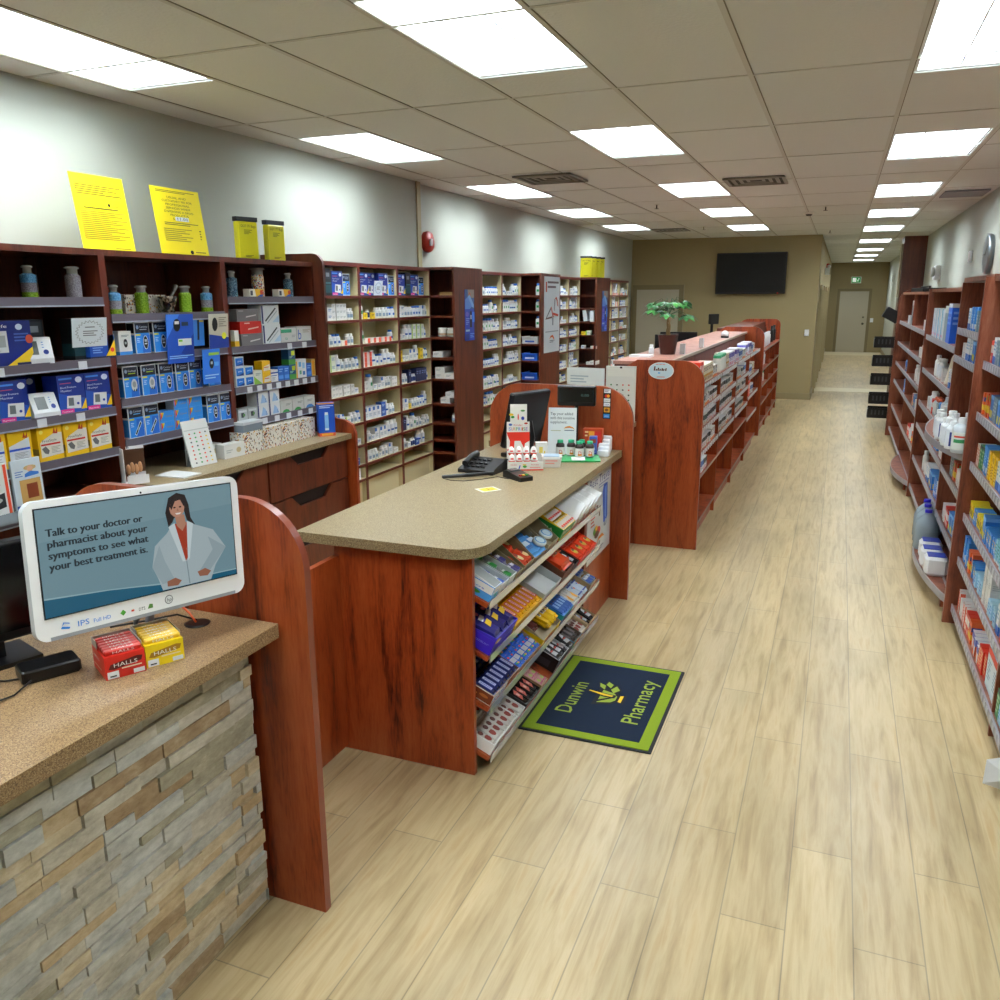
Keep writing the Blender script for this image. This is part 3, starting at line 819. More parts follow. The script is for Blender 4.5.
# staff desk behind the gondola
mb = MB(); mb.box(-2.35, -1.63, 7.0, 12.2, 1.0, 1.04, CHD); o = mb.build('staff_worktop'); tag(o, 'dark staff worktop running behind the gondola ledge', 'worktop')
r = thing('staff_desk', 'dark base of the staff worktop behind the gondola', 'cabinet', (-1.99, 9.6, 0)); MB().box(-.3, .3, -2.5, 2.5, 0, .999, CHD).build('body', r)

# right-hand shelving
RB, RF = 1.27, .78
UZA = [1.58, 1.29, 1.0, .69, .42, .12]
def rshelf(label, y0, y1, zt, zs, xf=RF, side0=True, base=True):
    cx, cy = (RB+xf)/2, (y0+y1)/2
    r = thing('wall_shelving', label, 'shelving', (cx, cy, 0), 0, 'aisle wall shelving bays')
    if side0: MB().box(xf+.004-cx, RB-cx, y0-cy, y0+.02-cy, 0, zt-.03, CH_AISLE_LIGHT).build('side_panel', r)
    MB().box(RB-.012-cx, RB-cx, y0+.02-cy, y1-cy, 0, zt-.03, CHD).build('back_panel', r)
    MB().box(xf-cx, RB-cx, y0-cy, y1-cy, zt-.028, zt, CH_AISLE_LIGHT).build('top_board', r)
    MB().box(xf+.05-cx, xf+.065-cx, y0+.02-cy, y1-cy, 0, .09, CHD).build('kick_board', r)
    for z in zs:
        b = MB().box(xf+.002-cx, RB-.012-cx, y0+.02-cy, y1-cy, z-.02, z, CH_AISLE_LIGHT).build('shelf', r)
        mb = MB(); mb.box(xf-.006-cx, xf+.002-cx, y0+.0-cy, y1-cy, z-.04, z+.006, P('#8f8c92', .35))
        y = y0+.02
        while y < y1-.06:
            mb.box(xf-.008-cx, xf-.006-cx, y-cy, y+.04-cy, z-.034, z, P('#a3a5ad', .3)); y += .075
        mb.build('label_strip', b)
    return r
rshelf('cherry wall shelving bay nearest the camera, full of boxes', 2.55, 3.99, 2.05, UZA)
rshelf('cherry wall shelving bay with yellow packs and red boxes beside the tall divider', 3.99, 5.43, 2.05, UZA)
def gable(label, y, zt, xf, rr_):
    cx = (RB+xf)/2
    r = thing('shelving_divider', label, 'panel', (cx, y, 0))
    MB().prism([(x-cx, z) for x, z in roundpts(xf, RB, 0, zt, rr_, 0, 8)], 1, 0, .028, CHE, cap=CH_AISLE_LIGHT).build('board', r)
gable('tall cherry divider between the nearest full shelves and the bottle shelves', 5.432, 2.045, .735, 0)
rshelf('cherry wall shelving bay behind the tall divider with the curved bottle shelf', 5.462, 6.74, 2.06, [1.72, 1.53, 1.03, .74, .40, .135], side0=False)
gable('cherry divider with square top beside the white and blue large boxes', 6.742, 2.03, .776, 0)
rshelf('cherry wall shelving bay holding large white and blue boxes', 6.772, 8.97, 2.0, [1.58, 1.27, .96, .74, .42, .13], side0=False)
gable('cherry divider beyond the large boxes on the aisle shelving', 8.972, 2.0, .76, .0)
rshelf('cherry wall shelving bay with small bottles, first beyond the large boxes', 9.002, 10.95, 1.98, [1.6, 1.32, 1.05, .8, .45, .13], side0=False)
rshelf('cherry wall shelving bay at the far end beside the black bins', 10.95, 12.97, 1.98, [1.6, 1.32, 1.05, .8, .45, .13])
gable('last cherry divider with rounded top corner at the end of the aisle shelving', 12.975, 2.02, .735, .16)
# curved shelves
def curved(label, y0, y1, z, bulge, legs=False):
    n = 14
    pts = [(0, 0)]+[(-bulge*math.sin(PI*(i/n))**.8 if 0 < i < n else 0, (y1-y0)*i/n) for i in range(1, n)]+[(0, y1-y0)]
    r = thing('curved_shelf', label, 'shelf', (RF-.01, y0, z))
    mb = MB(); mb.prism(pts, 2, -.02, 0, CH_AISLE_LIGHT); mb.build('board', r)
    mb = MB(); arc = pts[:n+1]
    for i in range(n):
        a, b = arc[i], arc[i+1]
        mb.add([(a[0]-.004, a[1], -.042), (b[0]-.004, b[1], -.042), (b[0]-.004, b[1], .006), (a[0]-.004, a[1], .006),
                (a[0]+.002, a[1], -.042), (b[0]+.002, b[1], -.042), (b[0]+.002, b[1], .006), (a[0]+.002, a[1], .006)],
               [(0, 1, 2, 3), (4, 7, 6, 5), (0, 4, 5, 1), (3, 2, 6, 7)], P('#8f8c92', .35))
    mb.build('label_strip', r)
    if legs: MB().box(-.02, .0, .25, .31, -z, -.043, CH).build('leg', r)
curved('curved bow-front shelf crowded with white bottles behind the tall divider', 5.465, 7.2, 1.03, .15)
curved('curved bow-front bottom shelf holding plastic water jugs', 5.465, 7.35, .135, .13, True)
curved('curved bow-front bottom shelf, empty, beyond the large boxes', 9.01, 10.6, .135, .12, True)


# ------------------------------------------------------------------ products: near display shelving
NV = '#132d86'
def bpdec(dark=False):
    return [('p', [(0, 0), (1, 0), (1, .35), (0, .55)], '#1a4fb0'), ('e', .8, .86, .13, .08, '#dfe8f4'), ('l', .06, .83, .55, .93, 1, '#4a90e0'),
            ('t', 'Blood Pressure', .08, .66, .07, '#dfe6f2', .6), ('t', 'Monitor', .08, .57, .08, '#dfe6f2', .42), ('l', .08, .76, .5, .8, 1, '#e0506a'),
            ('p', [(.24, .14), (.78, .1), (.82, .44), (.3, .46)], '#dfe2e4'), ('p', [(.32, .2), (.52, .19), (.53, .4), (.34, .41)], '#6a7274'), ('e', .68, .24, .05, .035, '#1a3c9a'),
            ('p', [(.78, .08), (1, .08), (1, .36)], '#f0c818'), ('r', .02, .02, .5, .12, '#e03090'), ('t', 'Pharmacist', .05, .04, .06, '#ffffff', .4)]
BPX = pack('monitor_box', 'blue blood pressure monitor box', 'box', .155, .10, .185, NV, bpdec())
BPW = pack('monitor_box', 'large navy monitor box with yellow corner', 'box', .20, .12, .20, '#12277c', [('p', [(.3, 0), (1, 0), (1, .4)], '#f0cc20'), ('p', [(.05, .3), (.38, .3), (.38, .78), (.05, .78)], '#dfe4e8'), ('r', .1, .42, .33, .68, '#aab2b4'), ('e', .7, .86, .09, .07, '#cfe0f2'), ('r', .55, 0, 1, .06, '#16204a'), ('t', 'Life', .1, .85, .1, '#ffffff', .3), ('l', .55, .5, .92, .72, 3, '#4a6ac0'), ('e', .93, .58, .1, .1, '#c0482a')])
YEL = pack('meter_box', 'yellow and white glucose meter box', 'box', .135, .075, .165, '#f0c010', [('p', [(.08, .12), (1, .16), (1, .78), (.7, .8), (.2, .62), (.08, .55)], '#eceae2'), ('t', 'FreeStyle', .16, .56, .1, '#555a5c', .6), ('r', .1, .46, .9, .51, '#d02a20'), ('p', [(.12, .38), (.28, .44), (.42, .3), (.36, .2), (.22, .24)], '#6a6c70'), ('l', .5, .2, .88, .4, 5, '#b0b0a8'), ('p', [(.62, .78), (.7, .96), (.74, .8), (.84, .95), (.82, .76)], '#b83a18'), ('e', .15, .86, .08, .06, '#f6e27a')],
            side=[('r', 0, .2, 1, .38, '#8f7a3c')])
YEB = pack('meter_box', 'yellow meter box with blue stripe', 'box', .12, .075, .165, '#f0c010', [('p', [(0, .12), (.9, .16), (.9, .8), (0, .6)], '#dfe6ee'), ('r', .0, .46, .9, .52, '#2a5ad0'), ('l', .2, .2, .8, .4, 5, '#a8b0b8'), ('p', [(.62, .8), (.7, .96), (.74, .82), (.84, .95), (.82, .78)], '#b83a18')])
def glu(kind, acc, desc):
    d = [('r', .04, .03, .96, .97, '#2a8ee8'), ('r', .04, .66, .96, .97, '#0e1830'), ('e', .2, .84, .09, .06, '#8aa0c0'), ('t', 'Contour', .33, .82, .09, '#cfd8e8', .55), ('l', .34, .72, .8, .78, 1, acc),
         ('r', .05, .58, .36, .63, '#e8e020'), ('p', [(.42, .03), (.96, .03), (.96, .6), (.5, .6)], '#1a6ad0'), ('l', .1, .34, .32, .5, 3, '#bfe0ff')]
    if kind == 'oval': d += [('e', .66, .36, .17, .22, '#eef2f4'), ('e', .66, .36, .145, .2, '#16181c'), ('r', .58, .3, .74, .34, '#dfe6ea'), ('r', .58, .38, .74, .46, '#b8c0c6')]
    elif kind == 'grey': d += [('e', .66, .4, .2, .2, '#cfd2d2'), ('e', .66, .42, .12, .1, '#9ca2a2'), ('p', [(.55, .2), (.62, .3), (.66, .2)], '#2a2c30'), ('p', [(.68, .2), (.76, .3), (.8, .2)], '#2a2c30')]
    else: d += [('p', [(.3, .12), (.42, .08), (.84, .46), (.74, .54)], '#e8eef2'), ('p', [(.34, .13), (.42, .11), (.8, .46), (.74, .5)], '#101216'), ('p', [(.5, .26), (.56, .24), (.66, .34), (.6, .36)], '#9098a0')]
    return pack('meter_box', desc, 'box', .105, .055, .168, '#e8edf0', d, side=[('r', .06, .04, .94, .6, '#2a8ee8'), ('r', .06, .66, .94, .96, '#0e1830')])
G1 = glu('oval', '#b0b8c8', 'blue glucose meter box with oval meter')
G2 = glu('grey', '#b8e020', 'blue glucose meter box with grey meter')
G3 = glu('pen', '#60b0f0', 'blue glucose meter box with slanted pen')
G4 = pack('meter_box', 'white glucose meter box with blue base', 'box', .085, .06, .125, '#e9eef0', [('r', 0, 0, 1, .16, '#3a90e0'), ('e', .5, .5, .16, .18, '#202428'), ('r', .42, .46, .58, .56, '#aab4b8'), ('l', .2, .74, .8, .84, 2, '#7a8ea0')])
STP = pack('strip_box', 'small blue test strip box with orange corner', 'box', .11, .06, .058, '#2f8fe6', [('p', [(.05, .15), (.28, .9), (.05, .9)], '#e8502a'), ('p', [(.12, .9), (.3, .9), (.16, .4)], '#f0d030'), ('t', 'Contour', .38, .4, .28, '#a87c50', .5)], side=[('r', 0, 0, 1, 1, '#d8dee2')])
W0, W1, W2 = 'the monitor bay', 'the meter bay', 'the jar bay'
def wh(k, b): return f'{("top", "second", "third", "fourth", "bottom")[k]} shelf of {(W0, W1, W2)[b]}'

def jar(name, desc, r, h, layers, neckr=.55):
    t = thing(name, desc, 'jar')
    GL = P('#b9c0c0', .08, 0, 0, .0, .5)
    mb = MB(); z = 0; zz = [0]
    tot = h*.68
    a = 0
    for f, m in layers:
        z0 = a*tot; z1 = (a+f)*tot; a += f
        mb.lathe([(r*.98, z0), (r*.98, z1)], m, 14)
        if z1 > tot-.001: mb.lathe([(r*.98, z1), (r*.9, z1+h*.03), (r*neckr, h*.75)], m, 14, smooth=False)
    mb.build('filling', t)
    mb = MB(); mb.lathe([(r*neckr, h*.75), (r*neckr, h*.9), (r*neckr*1.35, h*.92), (r*neckr*1.35, h*.96), (r*neckr*.9, h)], P('#8d908c', .12, 0, 0, 0, .6), 14)
    mb.build('neck_and_stopper', t)
    return T(t, 2*r, 2*r, h, desc)
Jb, Jg, Js = marble_dots('blue_beads', ['#4c86b4', '#5c9cc8', '#447cac', '#74acd0'], 380), marble_dots('green_beads', ['#6c9420', '#80a828', '#5c8418', '#94b838'], 380), marble_dots('silver_beads', ['#7c7880', '#8c8a90', '#706c76', '#9c9aa0'], 380)
Jm, Jt = marble_dots('pill_mix', ['#e8e4da', '#d8cdb8', '#c0392b', '#e8b0a0', '#e0c060', '#3a6a9a', '#f2efe6'], 130), marble_dots('teal_beads', ['#4a6a80', '#5c8298', '#3c586c', '#7c9cae'], 190)
J1 = jar('glass_jar', 'glass jar layered with green, silver and blue beads', .036, .15, [(.26, Jg), (.42, Js), (.32, Jb)])
J2 = jar('glass_jar', 'wide glass jar filled with silver beads', .038, .15, [(1, Js)], .7)
J3 = jar('glass_jar', 'glass jar filled with green beads', .036, .15, [(1, Jg)], .7)
J4 = jar('glass_jar', 'glass jar filled with dark teal beads', .034, .16, [(1, Jt)])
J5 = jar('glass_jar', 'tall glass jar filled with mixed coloured pills', .042, .19, [(1, Jm)], .9)
gr = 'decorative glass jars on the display shelving'
z = 1.9555
for T_, x, y, w_ in ((J1, -3.53, 2.68, 'farther left in the monitor bay'), (J1, -3.56, 2.93, 'in the middle of the monitor bay'), (J2, -3.53, 3.155, 'on the top shelf of the monitor bay')):
    T_.put((x, y, z), 0, f'{T_.desc} {w_}', gr)
z = 1.8705
for T_, x, y, w_ in ((J1, -3.53, 3.40, 'at near end of the meter bay'), (J3, -3.56, 3.62, 'behind the mortar, meter bay'), (J3, -3.53, 3.92, 'beside the mortar, meter bay'), (J1, -3.53, 4.1, 'at far end of the meter bay')):
    T_.put((x, y, z), 0, f'{T_.desc} {w_}', gr)
z = 1.9555
for T_, x, y, w_ in ((J4, -3.53, 4.34, 'at near end of the jar bay'), (J5, -3.58, 4.66, 'on the top shelf of the jar bay'), (J4, -3.53, 4.92, 'at far end of the jar bay')):
    T_.put((x, y, z), 0, f'{T_.desc} {w_}', gr)
SYR = pack('small_box', 'small white box with orange and blue print', 'box', .13, .05, .05, '#eceade', [('r', .06, .2, .25, .8, '#444850'), ('p', [(.5, 0), (1, .1), (1, 1), (.4, 1)], '#e8b020'), ('p', [(.5, 0), (1, 0), (1, .5)], '#2a58b8'), ('e', .9, .6, .12, .3, '#d04020')])
SYR.put((-3.50, 4.50, 1.9555), PI/2, 'small white orange and blue box beside the tall pill jar'); SYR.put((-3.50, 4.80, 1.9555), PI/2, 'small white orange and blue box between pill jar and far teal jar')
# mortar and pestle, patterned box
r = thing('mortar_and_pestle', 'dark marble mortar and pestle on the meter bay top shelf', 'mortar', (-3.53, 3.78, 1.8705))
MB().lathe([(.035, 0), (.038, .01), (.03, .02), (.045, .05), (.055, .09), (.05, .092), (.04, .06), (0, .05)], marble_dots('dark_marble', ['#1c1410', '#2c2018', '#3a2c20', '#15100c', '#6a5c4c'], 60), 16).build('mortar', r)
MB().tube([(0, 0, .055), (.0, .05, .115), (.0, .075, .15)], [.014, .011, .016], marble_dots('grey_marble', ['#4a423a', '#5c5248', '#363028'], 80), 8).build('pestle', r)
PB = marble_dots('speckled_print', ['#e2dfd6']*4+['#d8a83c']+['#e2dfd6']*4+['#4a3a30']+['#dedad0']*3+['#a83a2a']+['#e2dfd6']*2+['#6a5a48'], 120, .5)
def printed(name, label, w, d, h, loc, lid=False):
    r = thing(name, label, 'box', loc, PI/2)
    MB().box(-w/2, w/2, -d/2, d/2, 0, h, PB).build('body', r)
    if lid: MB().box(-w/2-.004, w/2+.004, -d/2-.004, d/2+.004, h-.01, h+.012, P('#dcdad0', .5)).build('lid', r)
    return r
printed('patterned_box', 'speckled gift box behind jars on the meter bay top shelf', .3, .06, .1, (-3.62, 3.68, 1.8705))

# bay 0 rows
z1, z2, z3, z4 = 1.6555, 1.4055, 1.1955, .9705
BPW.put((-3.54, 2.74, z1), PI/2, 'large navy monitor box with yellow corner at the near end')
DKB = pack('monitor_box', 'dark clear-fronted monitor box', 'box', .09, .08, .2, '#12161c', [('r', .1, .62, .9, .95, '#2c3238'), ('r', .2, .7, .7, .85, '#7c8288'), ('r', .0, .1, 1, .4, '#1c4a50'), ('r', .1, .44, .9, .5, '#3a6a70')])
DKB.put((-3.60, 2.93, z1), PI/2, 'dark clear-fronted box behind the white monitor on the second shelf'); DKB.put((-3.52, 3.115, z1), PI/2, 'dark clear-fronted box beside the starburst notice')
BPL = pack('monitor_box', 'low blue monitor box with yellow corner', 'box', .16, .10, .115, '#1a4fb0', [('r', 0, 0, 1, .1, '#141c40'), ('p', [(.6, .1), (1, .1), (1, .8)], '#f0cc20'), ('t', 'Lifesource', .1, .6, .17, '#dfe8ff', .5), ('l', .1, .2, .5, .5, 3, '#8ab0e8'), ('e', .87, .36, .08, .1, '#e04030')])
BPL.put((-3.50, 3.215, z1), PI/2, 'low blue monitor box under the starburst notice')
mb = MB(); mb.box(-.105, .105, -.001, .001, 0, .14, P('#dfeaf2', .4))
k = 22; star = []
for i in range(k*2):
    a = PI*i/k; q = 1 if i % 2 else .82; star.append((.5+.42*q*math.cos(a), .5+.42*q*math.sin(a)))
outer = star; decals(mb, .21, .002, .14, [('p', outer, '#3a4046'), ('p', [(.5+(a-.5)*.96, .5+(b-.5)*.96) for a, b in outer], '#dfeaf2'), ('l', .36, .62, .64, .7, 1, '#7a828a'), ('l', .3, .34, .72, .56, 3, '#7a828a')])
o = mb.build('shelf_notice'); tag(o, 'white starburst notice in front of the low blue box', 'notice'); o.location = (-3.435, 3.125, z1+.065); o.rotation_euler = (.12, 0, PI/2)
def bpm(label, loc, rz=PI/2, s=1):
    r = thing('blood_pressure_monitor', label, 'monitor', loc, rz)
    mb = MB(); w, d, h = .12*s, .09*s, .10*s
    prof = [(-d/2, 0), (d/2, 0), (d/2, h*.72), (d/2-.02, h), (-d/2+.035, h), (-d/2, h*.2)]
    mb.prism(prof, 0, -w/2, w/2, P('#dfe3e6', .3)); mb.build('body', r)
    a = Vector((0, -d/2+.035-(-d/2), h-h*.2)); up = Vector((0, .035, h*.8)).normalized(); nrm = Vector((0, -h*.8, .035)).normalized()
    def fp(u, v, k=.001): return tuple(Vector((u, -d/2, h*.2))+up*v+nrm*k)
    L_ = math.hypot(.035, h*.8)
    MB().poly([fp(-w*.32, L_*.18), fp(w*.08, L_*.18), fp(w*.08, L_*.82), fp(-w*.32, L_*.82)], P('#6d7476', .2)).build('display', r)
    mb = MB(); mb.poly([fp(w*.3+.012*math.cos(t*PI/5), L_*.3+.012*math.sin(t*PI/5)) for t in range(10)], P('#223a90', .3))
    for q in range(3): mb.poly([fp(w*.2, L_*(.5+.12*q)), fp(w*.26, L_*(.5+.12*q)), fp(w*.26, L_*(.54+.12*q)), fp(w*.2, L_*(.54+.12*q))], P('#5a90c8'))
    mb.build('button', r)
    MB().tube([(-w/2, .02, .02), (-w/2-.02, .01, .05), (-w/2-.02, -.01, .02), (-w/2-.005, -.03, .004)], .003, P('#8a9096', .4), 6).build('tube', r)
bpm('white blood pressure monitor standing on the second shelf of the monitor bay', (-3.515, 2.87, z1), PI/2-.45, 1.2)
row([(BPX, 2), (BPX, 1, 1, .14), (BPX, 2)], 2.453, 3.25, z2, XF, 1, wh(2, 0), jit=0, gap=.004)
bpm('white blood pressure monitor in front of the blue boxes, third shelf', (-3.50, 2.855, z2), PI/2-.12, 1.1)
row([(YEB, 2), .02, (YEL, 4)], 2.50, 3.25, z3, XF, 1, wh(3, 0), jit=0, gap=.012)
# brochures
def brochure(label, loc, cols, rz=PI/2):
    r = thing('brochure_holder', label, 'brochure holder', loc, rz)
    mb = MB(); G = P('#b8c4cc', .1, 0, 0, .6)
    mb.box(-.078, .078, -.03, .03, 0, .006, G); mb.box(-.078, .078, .02, .024, .006, .16, G); mb.box(-.078, .078, -.03, -.027, .006, .05, G)
    mb.build('holder', r)
    mb = MB(); mb.M = Matrix.Translation((0, .010, .008)) @ Matrix.Rotation(-.03, 4, 'X'); mb.box(-.075, .075, -.006, .006, 0, .26, P(cols[0], .4)); decals(mb, .15, .012, .26, cols[1]); mb.build('leaflet', r)
brochure('leaflet holder with sun hat person and brown bag picture', (-3.402, 2.665, z4), ('#cfdde6', [('e', .62, .84, .22, .045, '#c8a870'), ('e', .62, .82, .1, .06, '#d8a888'), ('p', [(.4, .68), (.9, .7), (.9, .74), (.62, .78), (.42, .74)], '#3a7ad0'), ('r', .2, .22, .92, .64, '#c29a58'), ('r', .42, .3, .8, .56, '#8a3f1e'), ('r', 0, .12, 1, .2, '#2a52a8'), ('l', .08, .68, .36, .8, 3, '#6a90c8')]))
brochure('leaflet holder with orange edged leaflet at the monitor bay near end', (-3.402, 2.495, z4), ('#e8ecec', [('r', .86, .1, .96, .98, '#e8502a'), ('l', .1, .6, .7, .9, 5, '#9aa0a4'), ('p', [(.2, .2), (.8, .25), (.8, .5), (.3, .45)], '#20242a'), ('e', .5, .38, .2, .05, '#b0b4b8')]))

# bay 1 rows
zz1, zz2, zz3 = 1.6605, 1.4355, 1.2205
row([(G4, 1), .02, (G1, 1), .02, (G1, 1)], 3.335, 4.17, zz1, XF, 1, wh(1, 1), jit=0)
row([(G2, 2, 1), (G1, 2, 1), .0, (G1, 1, 1, .02), .01, (G1, 1)], 3.335, 4.17, zz2, XF, 1, wh(2, 1), jit=0, gap=.022)
row([(G1, 6)], 3.37, 4.17, zz2, XF-.07, 1, 'back row, third meter bay shelf', jit=0, gap=.026)
row([(G3, 2), .0, (STP, 1, 2), (STP, 2, 3)], 3.34, 4.17, zz3, XF, 1, wh(3, 1), jit=0, gap=.006)
row([(G1, 2)], 3.945, 4.185, zz3, XF, 1, 'far half, fourth meter shelf', jit=0, gap=.008)
# hanging display cards
def card(label, y, z, w, h, base, dec, x=-3.435, tilt=.06):
    r = thing('display_card', label, 'display card', (x, y, z), (tilt, 0, PI/2))
    mb = MB(); mb.box(-w/2, w/2, -.001, .001, 0, h, P(base, .3)); decals(mb, w, .002, h, dec); mb.build('card', r)
    MB().box(-.006, .006, .0015, .03, h-.02, h-.012, P('#c8ccd0', .3, .5)).build('hook', r)
card('big blue hanging display card with black meter and white label', 3.74, 1.595, .21, .27, '#1c54c0', [('p', [(0, .5), (0, 1), (.5, 1)], '#3a80e8'), ('p', [(.5, .2), (1, .6), (1, .1)], '#12389a'), ('e', .38, .78, .13, .13, '#15171b'), ('r', .3, .8, .46, .86, '#e8e8e8'), ('r', .55, .76, .8, .84, '#2a3848'), ('r', .4, .36, .9, .5, '#e4eef0'), ('r', .42, .44, .56, .48, '#7ac040'), ('l', .06, .08, .94, .16, 2, '#9ad0ff')])
card('smaller bright blue hanging display card with green bar and meter', 3.97, 1.46, .15, .20, '#2f7ce8', [('r', .35, .82, .95, .9, '#9ac840'), ('e', .5, .58, .13, .15, '#141820'), ('r', .45, .56, .56, .64, '#c8d0d8'), ('r', .66, .5, .9, .62, '#60b0f8'), ('l', .1, .1, .9, .26, 2, '#a8d8ff')], x=-3.43)
card('blue display card with lancing pen behind the hanging cards', 3.93, 1.68, .10, .17, '#3a80d0', [('p', [(.4, .2), (.56, .2), (.6, .9), (.44, .9)], '#20242c'), ('r', .6, .8, .95, .86, '#f0d030'), ('l', .1, .9, .5, .97, 1, '#e0f0ff')], x=-3.47)
card('beige and navy display card with black meter and yellow spot', 4.07, 1.66, .17, .2, '#c9c4b4', [('p', [(0, 0), (1, 0), (1, .3), (0, .42)], '#1c3c9a'), ('e', .3, .7, .14, .2, '#15171b'), ('e', .76, .36, .12, .1, '#d8d828'), ('l', .5, .6, .9, .9, 5, '#8a8678')], x=-3.44)
# worktop things under bay 1
r = thing('cardboard_display', 'white open display box with brown product picture on the worktop', 'display box', (-3.42, 3.30, .9995), PI/2-.5)
mb = MB(); mb.box(-.065, .065, .02, .024, 0, .19, WHITE); mb.box(-.065, -.061, -.06, .02, 0, .19, WHITE); mb.box(-.055, .055, -.06, .02, 0, .004, WHITE); mb.box(-.055, .055, -.064, -.06, 0, .045, WHITE); mb.build('carton', r)
MB().box(-.058, .062, .010, .0195, .05, .175, P('#4a2e1c', .4)).build('picture', r)
mb = MB()
for q in range(4): mb.sphere((-.03+.02*q, -.01, .07+.01*(q % 2)), .012, .012, .03, P('#a87850'))
mb.build('sachets', r)
MTL = MB(); MTL.M = Matrix.Rotation(-.25, 4, 'X'); MTL.box(-.095, .095, -.004, .004, 0, .27, P('#d9dbd8', .3))
dd = []
for i in range(4):
    for j in range(8): dd.append(('e', .2+.2*i, .08+.09*j, .035, .018, ['#c83a2a', '#2e9a50', '#e03a2a', '#e8c020'][i] if (i+j) % 5 else '#50545a'))
decals(MTL, .19, .008, .27, dd+[('r', 0, .78, 1, .8, '#b8bcb8')])
r = thing('pill_organizer_pack', 'white leaning blister card with coloured dots on the worktop', 'pill card', (-3.38, 3.79, 1.001), PI/2-.1); MTL.build('card', r)
MB().box(-.09, .09, .045, .05, 0, .16, P('#c0cad0', .1, 0, 0, .6)).build('stand', r)
WBX = pack('small_box', 'plain white carton with small label', 'box', .17, .07, .085, '#e3e4e0', [('e', .7, .5, .12, .2, '#c8b890'), ('l', .1, .3, .4, .6, 2, '#b8bcbc')])
WBX.put((-3.42, 4.07, .9995), PI/2-.1, 'plain white carton on the worktop beside the speckled gift boxes'); WBX.put((-3.52, 3.98, .9995), PI/2-.1, 'plain white carton behind the leaning blister card')
o = MB().box(-.1, .1, -.07, .07, 0, .006, P('#d2d4d4', .4)).build('paper_sheet'); tag(o, 'flat grey paper sheet on the worktop by the blister card', 'paper'); o.location = (-3.33, 3.52, .9995)

# bay 2 rows
u1, u2, u3 = 1.6555, 1.4055, 1.1905
GRY = pack('metal_case_box', 'grey pen case box', 'box', .21, .12, .075, '#77777b', [('p', [(.4, .3), (.88, .45), (.9, .55), (.42, .42)], '#d0d0d0'), ('l', .08, .7, .3, .9, 1, '#a8a8ac')])
RED = pack('metal_case_box', 'red pen case box', 'box', .21, .12, .075, '#c9241c', [('p', [(.35, .3), (.85, .45), (.87, .55), (.37, .42)], '#e8c8b8'), ('l', .2, .7, .45, .9, 1, '#f0d0c8')])
GRY.put((-3.53, 4.42, u1), PI/2, 'grey pen case box at the bottom under the red one'); RED.put((-3.525, 4.41, u1+.0758), PI/2, 'red pen case box between two grey ones'); GRY.put((-3.535, 4.40, u1+.1516), PI/2, 'grey pen case box on top of the red one')
SB = pack('syringe_box', 'pale blue box with syringe picture', 'box', .19, .10, .125, '#dfe6ea', [('r', .04, .04, .12, .96, '#20306a'), ('p', [(.2, .2), (.8, .86), (.84, .8), (.24, .14)], '#2c3440'), ('p', [(.3, .1), (.88, .7), (.9, .66), (.33, .06)], '#a8b4bc'), ('p', [(.6, .1), (1, .1), (1, .5)], '#b8d4ea')])
SB.put((-3.52, 4.625, u1), PI/2, 'pale box with syringe picture, lower of the stack of two'); SB.put((-3.52, 4.62, u1+.1258), PI/2, 'pale box with syringe picture, upper of the stack of two')
TB = pack('small_box', 'narrow white and yellow box', 'box', .04, .05, .10, '#e6e4dc', [('r', 0, 0, 1, .35, '#e8b828')]); TB.put((-3.48, 4.255, u1), PI/2, 'narrow white and yellow box beside the grey case boxes')
GB_ = pack('dressing_box', 'white dressing box with green band', 'box', .17, .1, .095, '#dfe2e0', [('r', 0, .68, .7, .92, '#3aa880'), ('t', 'ta', .25, .2, .3, '#4aa890', .16), ('l', .7, .3, .95, .5, 2, '#a8acb0')])
BB_ = pack('dressing_box', 'white dressing box with blue letter', 'box', .17, .1, .1, '#dfe2e0', [('t', 'b', .05, .15, .95, '#2a68c8', .24), ('l', .4, .55, .9, .8, 3, '#b0a890')])
GB_.put((-3.52, 4.81, u1), PI/2, 'white dressing box with green band on the second shelf'); BB_.put((-3.52, 4.99, u1), PI/2, 'white dressing box with blue letter b on the second shelf')
BL = pack('medicine_box', 'small blue and white pill box', 'box', .085, .06, .062, '#e2e8ee', [('r', .08, .12, .92, .88, '#1f7ad8'), ('p', [(.08, .12), (.92, .12), (.92, .4)], '#0e3a8a'), ('t', 'pe', .3, .5, .25, '#e8f2ff', .4)])
YL = pack('medicine_box', 'small yellow and white test strip box', 'box', .085, .06, .072, '#f0c018', [('p', [(.15, .1), (.95, .15), (.95, .7), (.2, .5)], '#ece8dc'), ('r', .2, .4, .8, .46, '#d04028')])
GR = pack('medicine_box', 'small white and green box', 'box', .085, .06, .09, '#e4e8dc', [('p', [(0, 0), (1, 0), (.5, .3), (0, .6)], '#8cc048'), ('l', .2, .6, .8, .8, 2, '#90a0a0')])
BW = pack('medicine_box', 'small white box with blue stripes', 'box', .075, .06, .08, '#e4e8ec', [('r', 0, .7, 1, .82, '#2050a8'), ('r', .0, .5, .8, .56, '#2050a8'), ('l', .1, .1, .6, .4, 3, '#a0a8b4')])
B2 = pack('medicine_box', 'small mid blue box', 'box', .06, .06, .095, '#2f70cc', [('l', .15, .55, .85, .85, 2, '#9cc4f4'), ('r', .1, .15, .9, .4, '#5a9ae8')])
GY = pack('medicine_box', 'green, navy and yellow box', 'box', .075, .06, .10, '#1f4f7c', [('r', .4, .6, .9, .9, '#c8d020'), ('r', 0, 0, 1, .35, '#4a9a40'), ('l', .1, .4, .6, .55, 2, '#b0d8c0')])
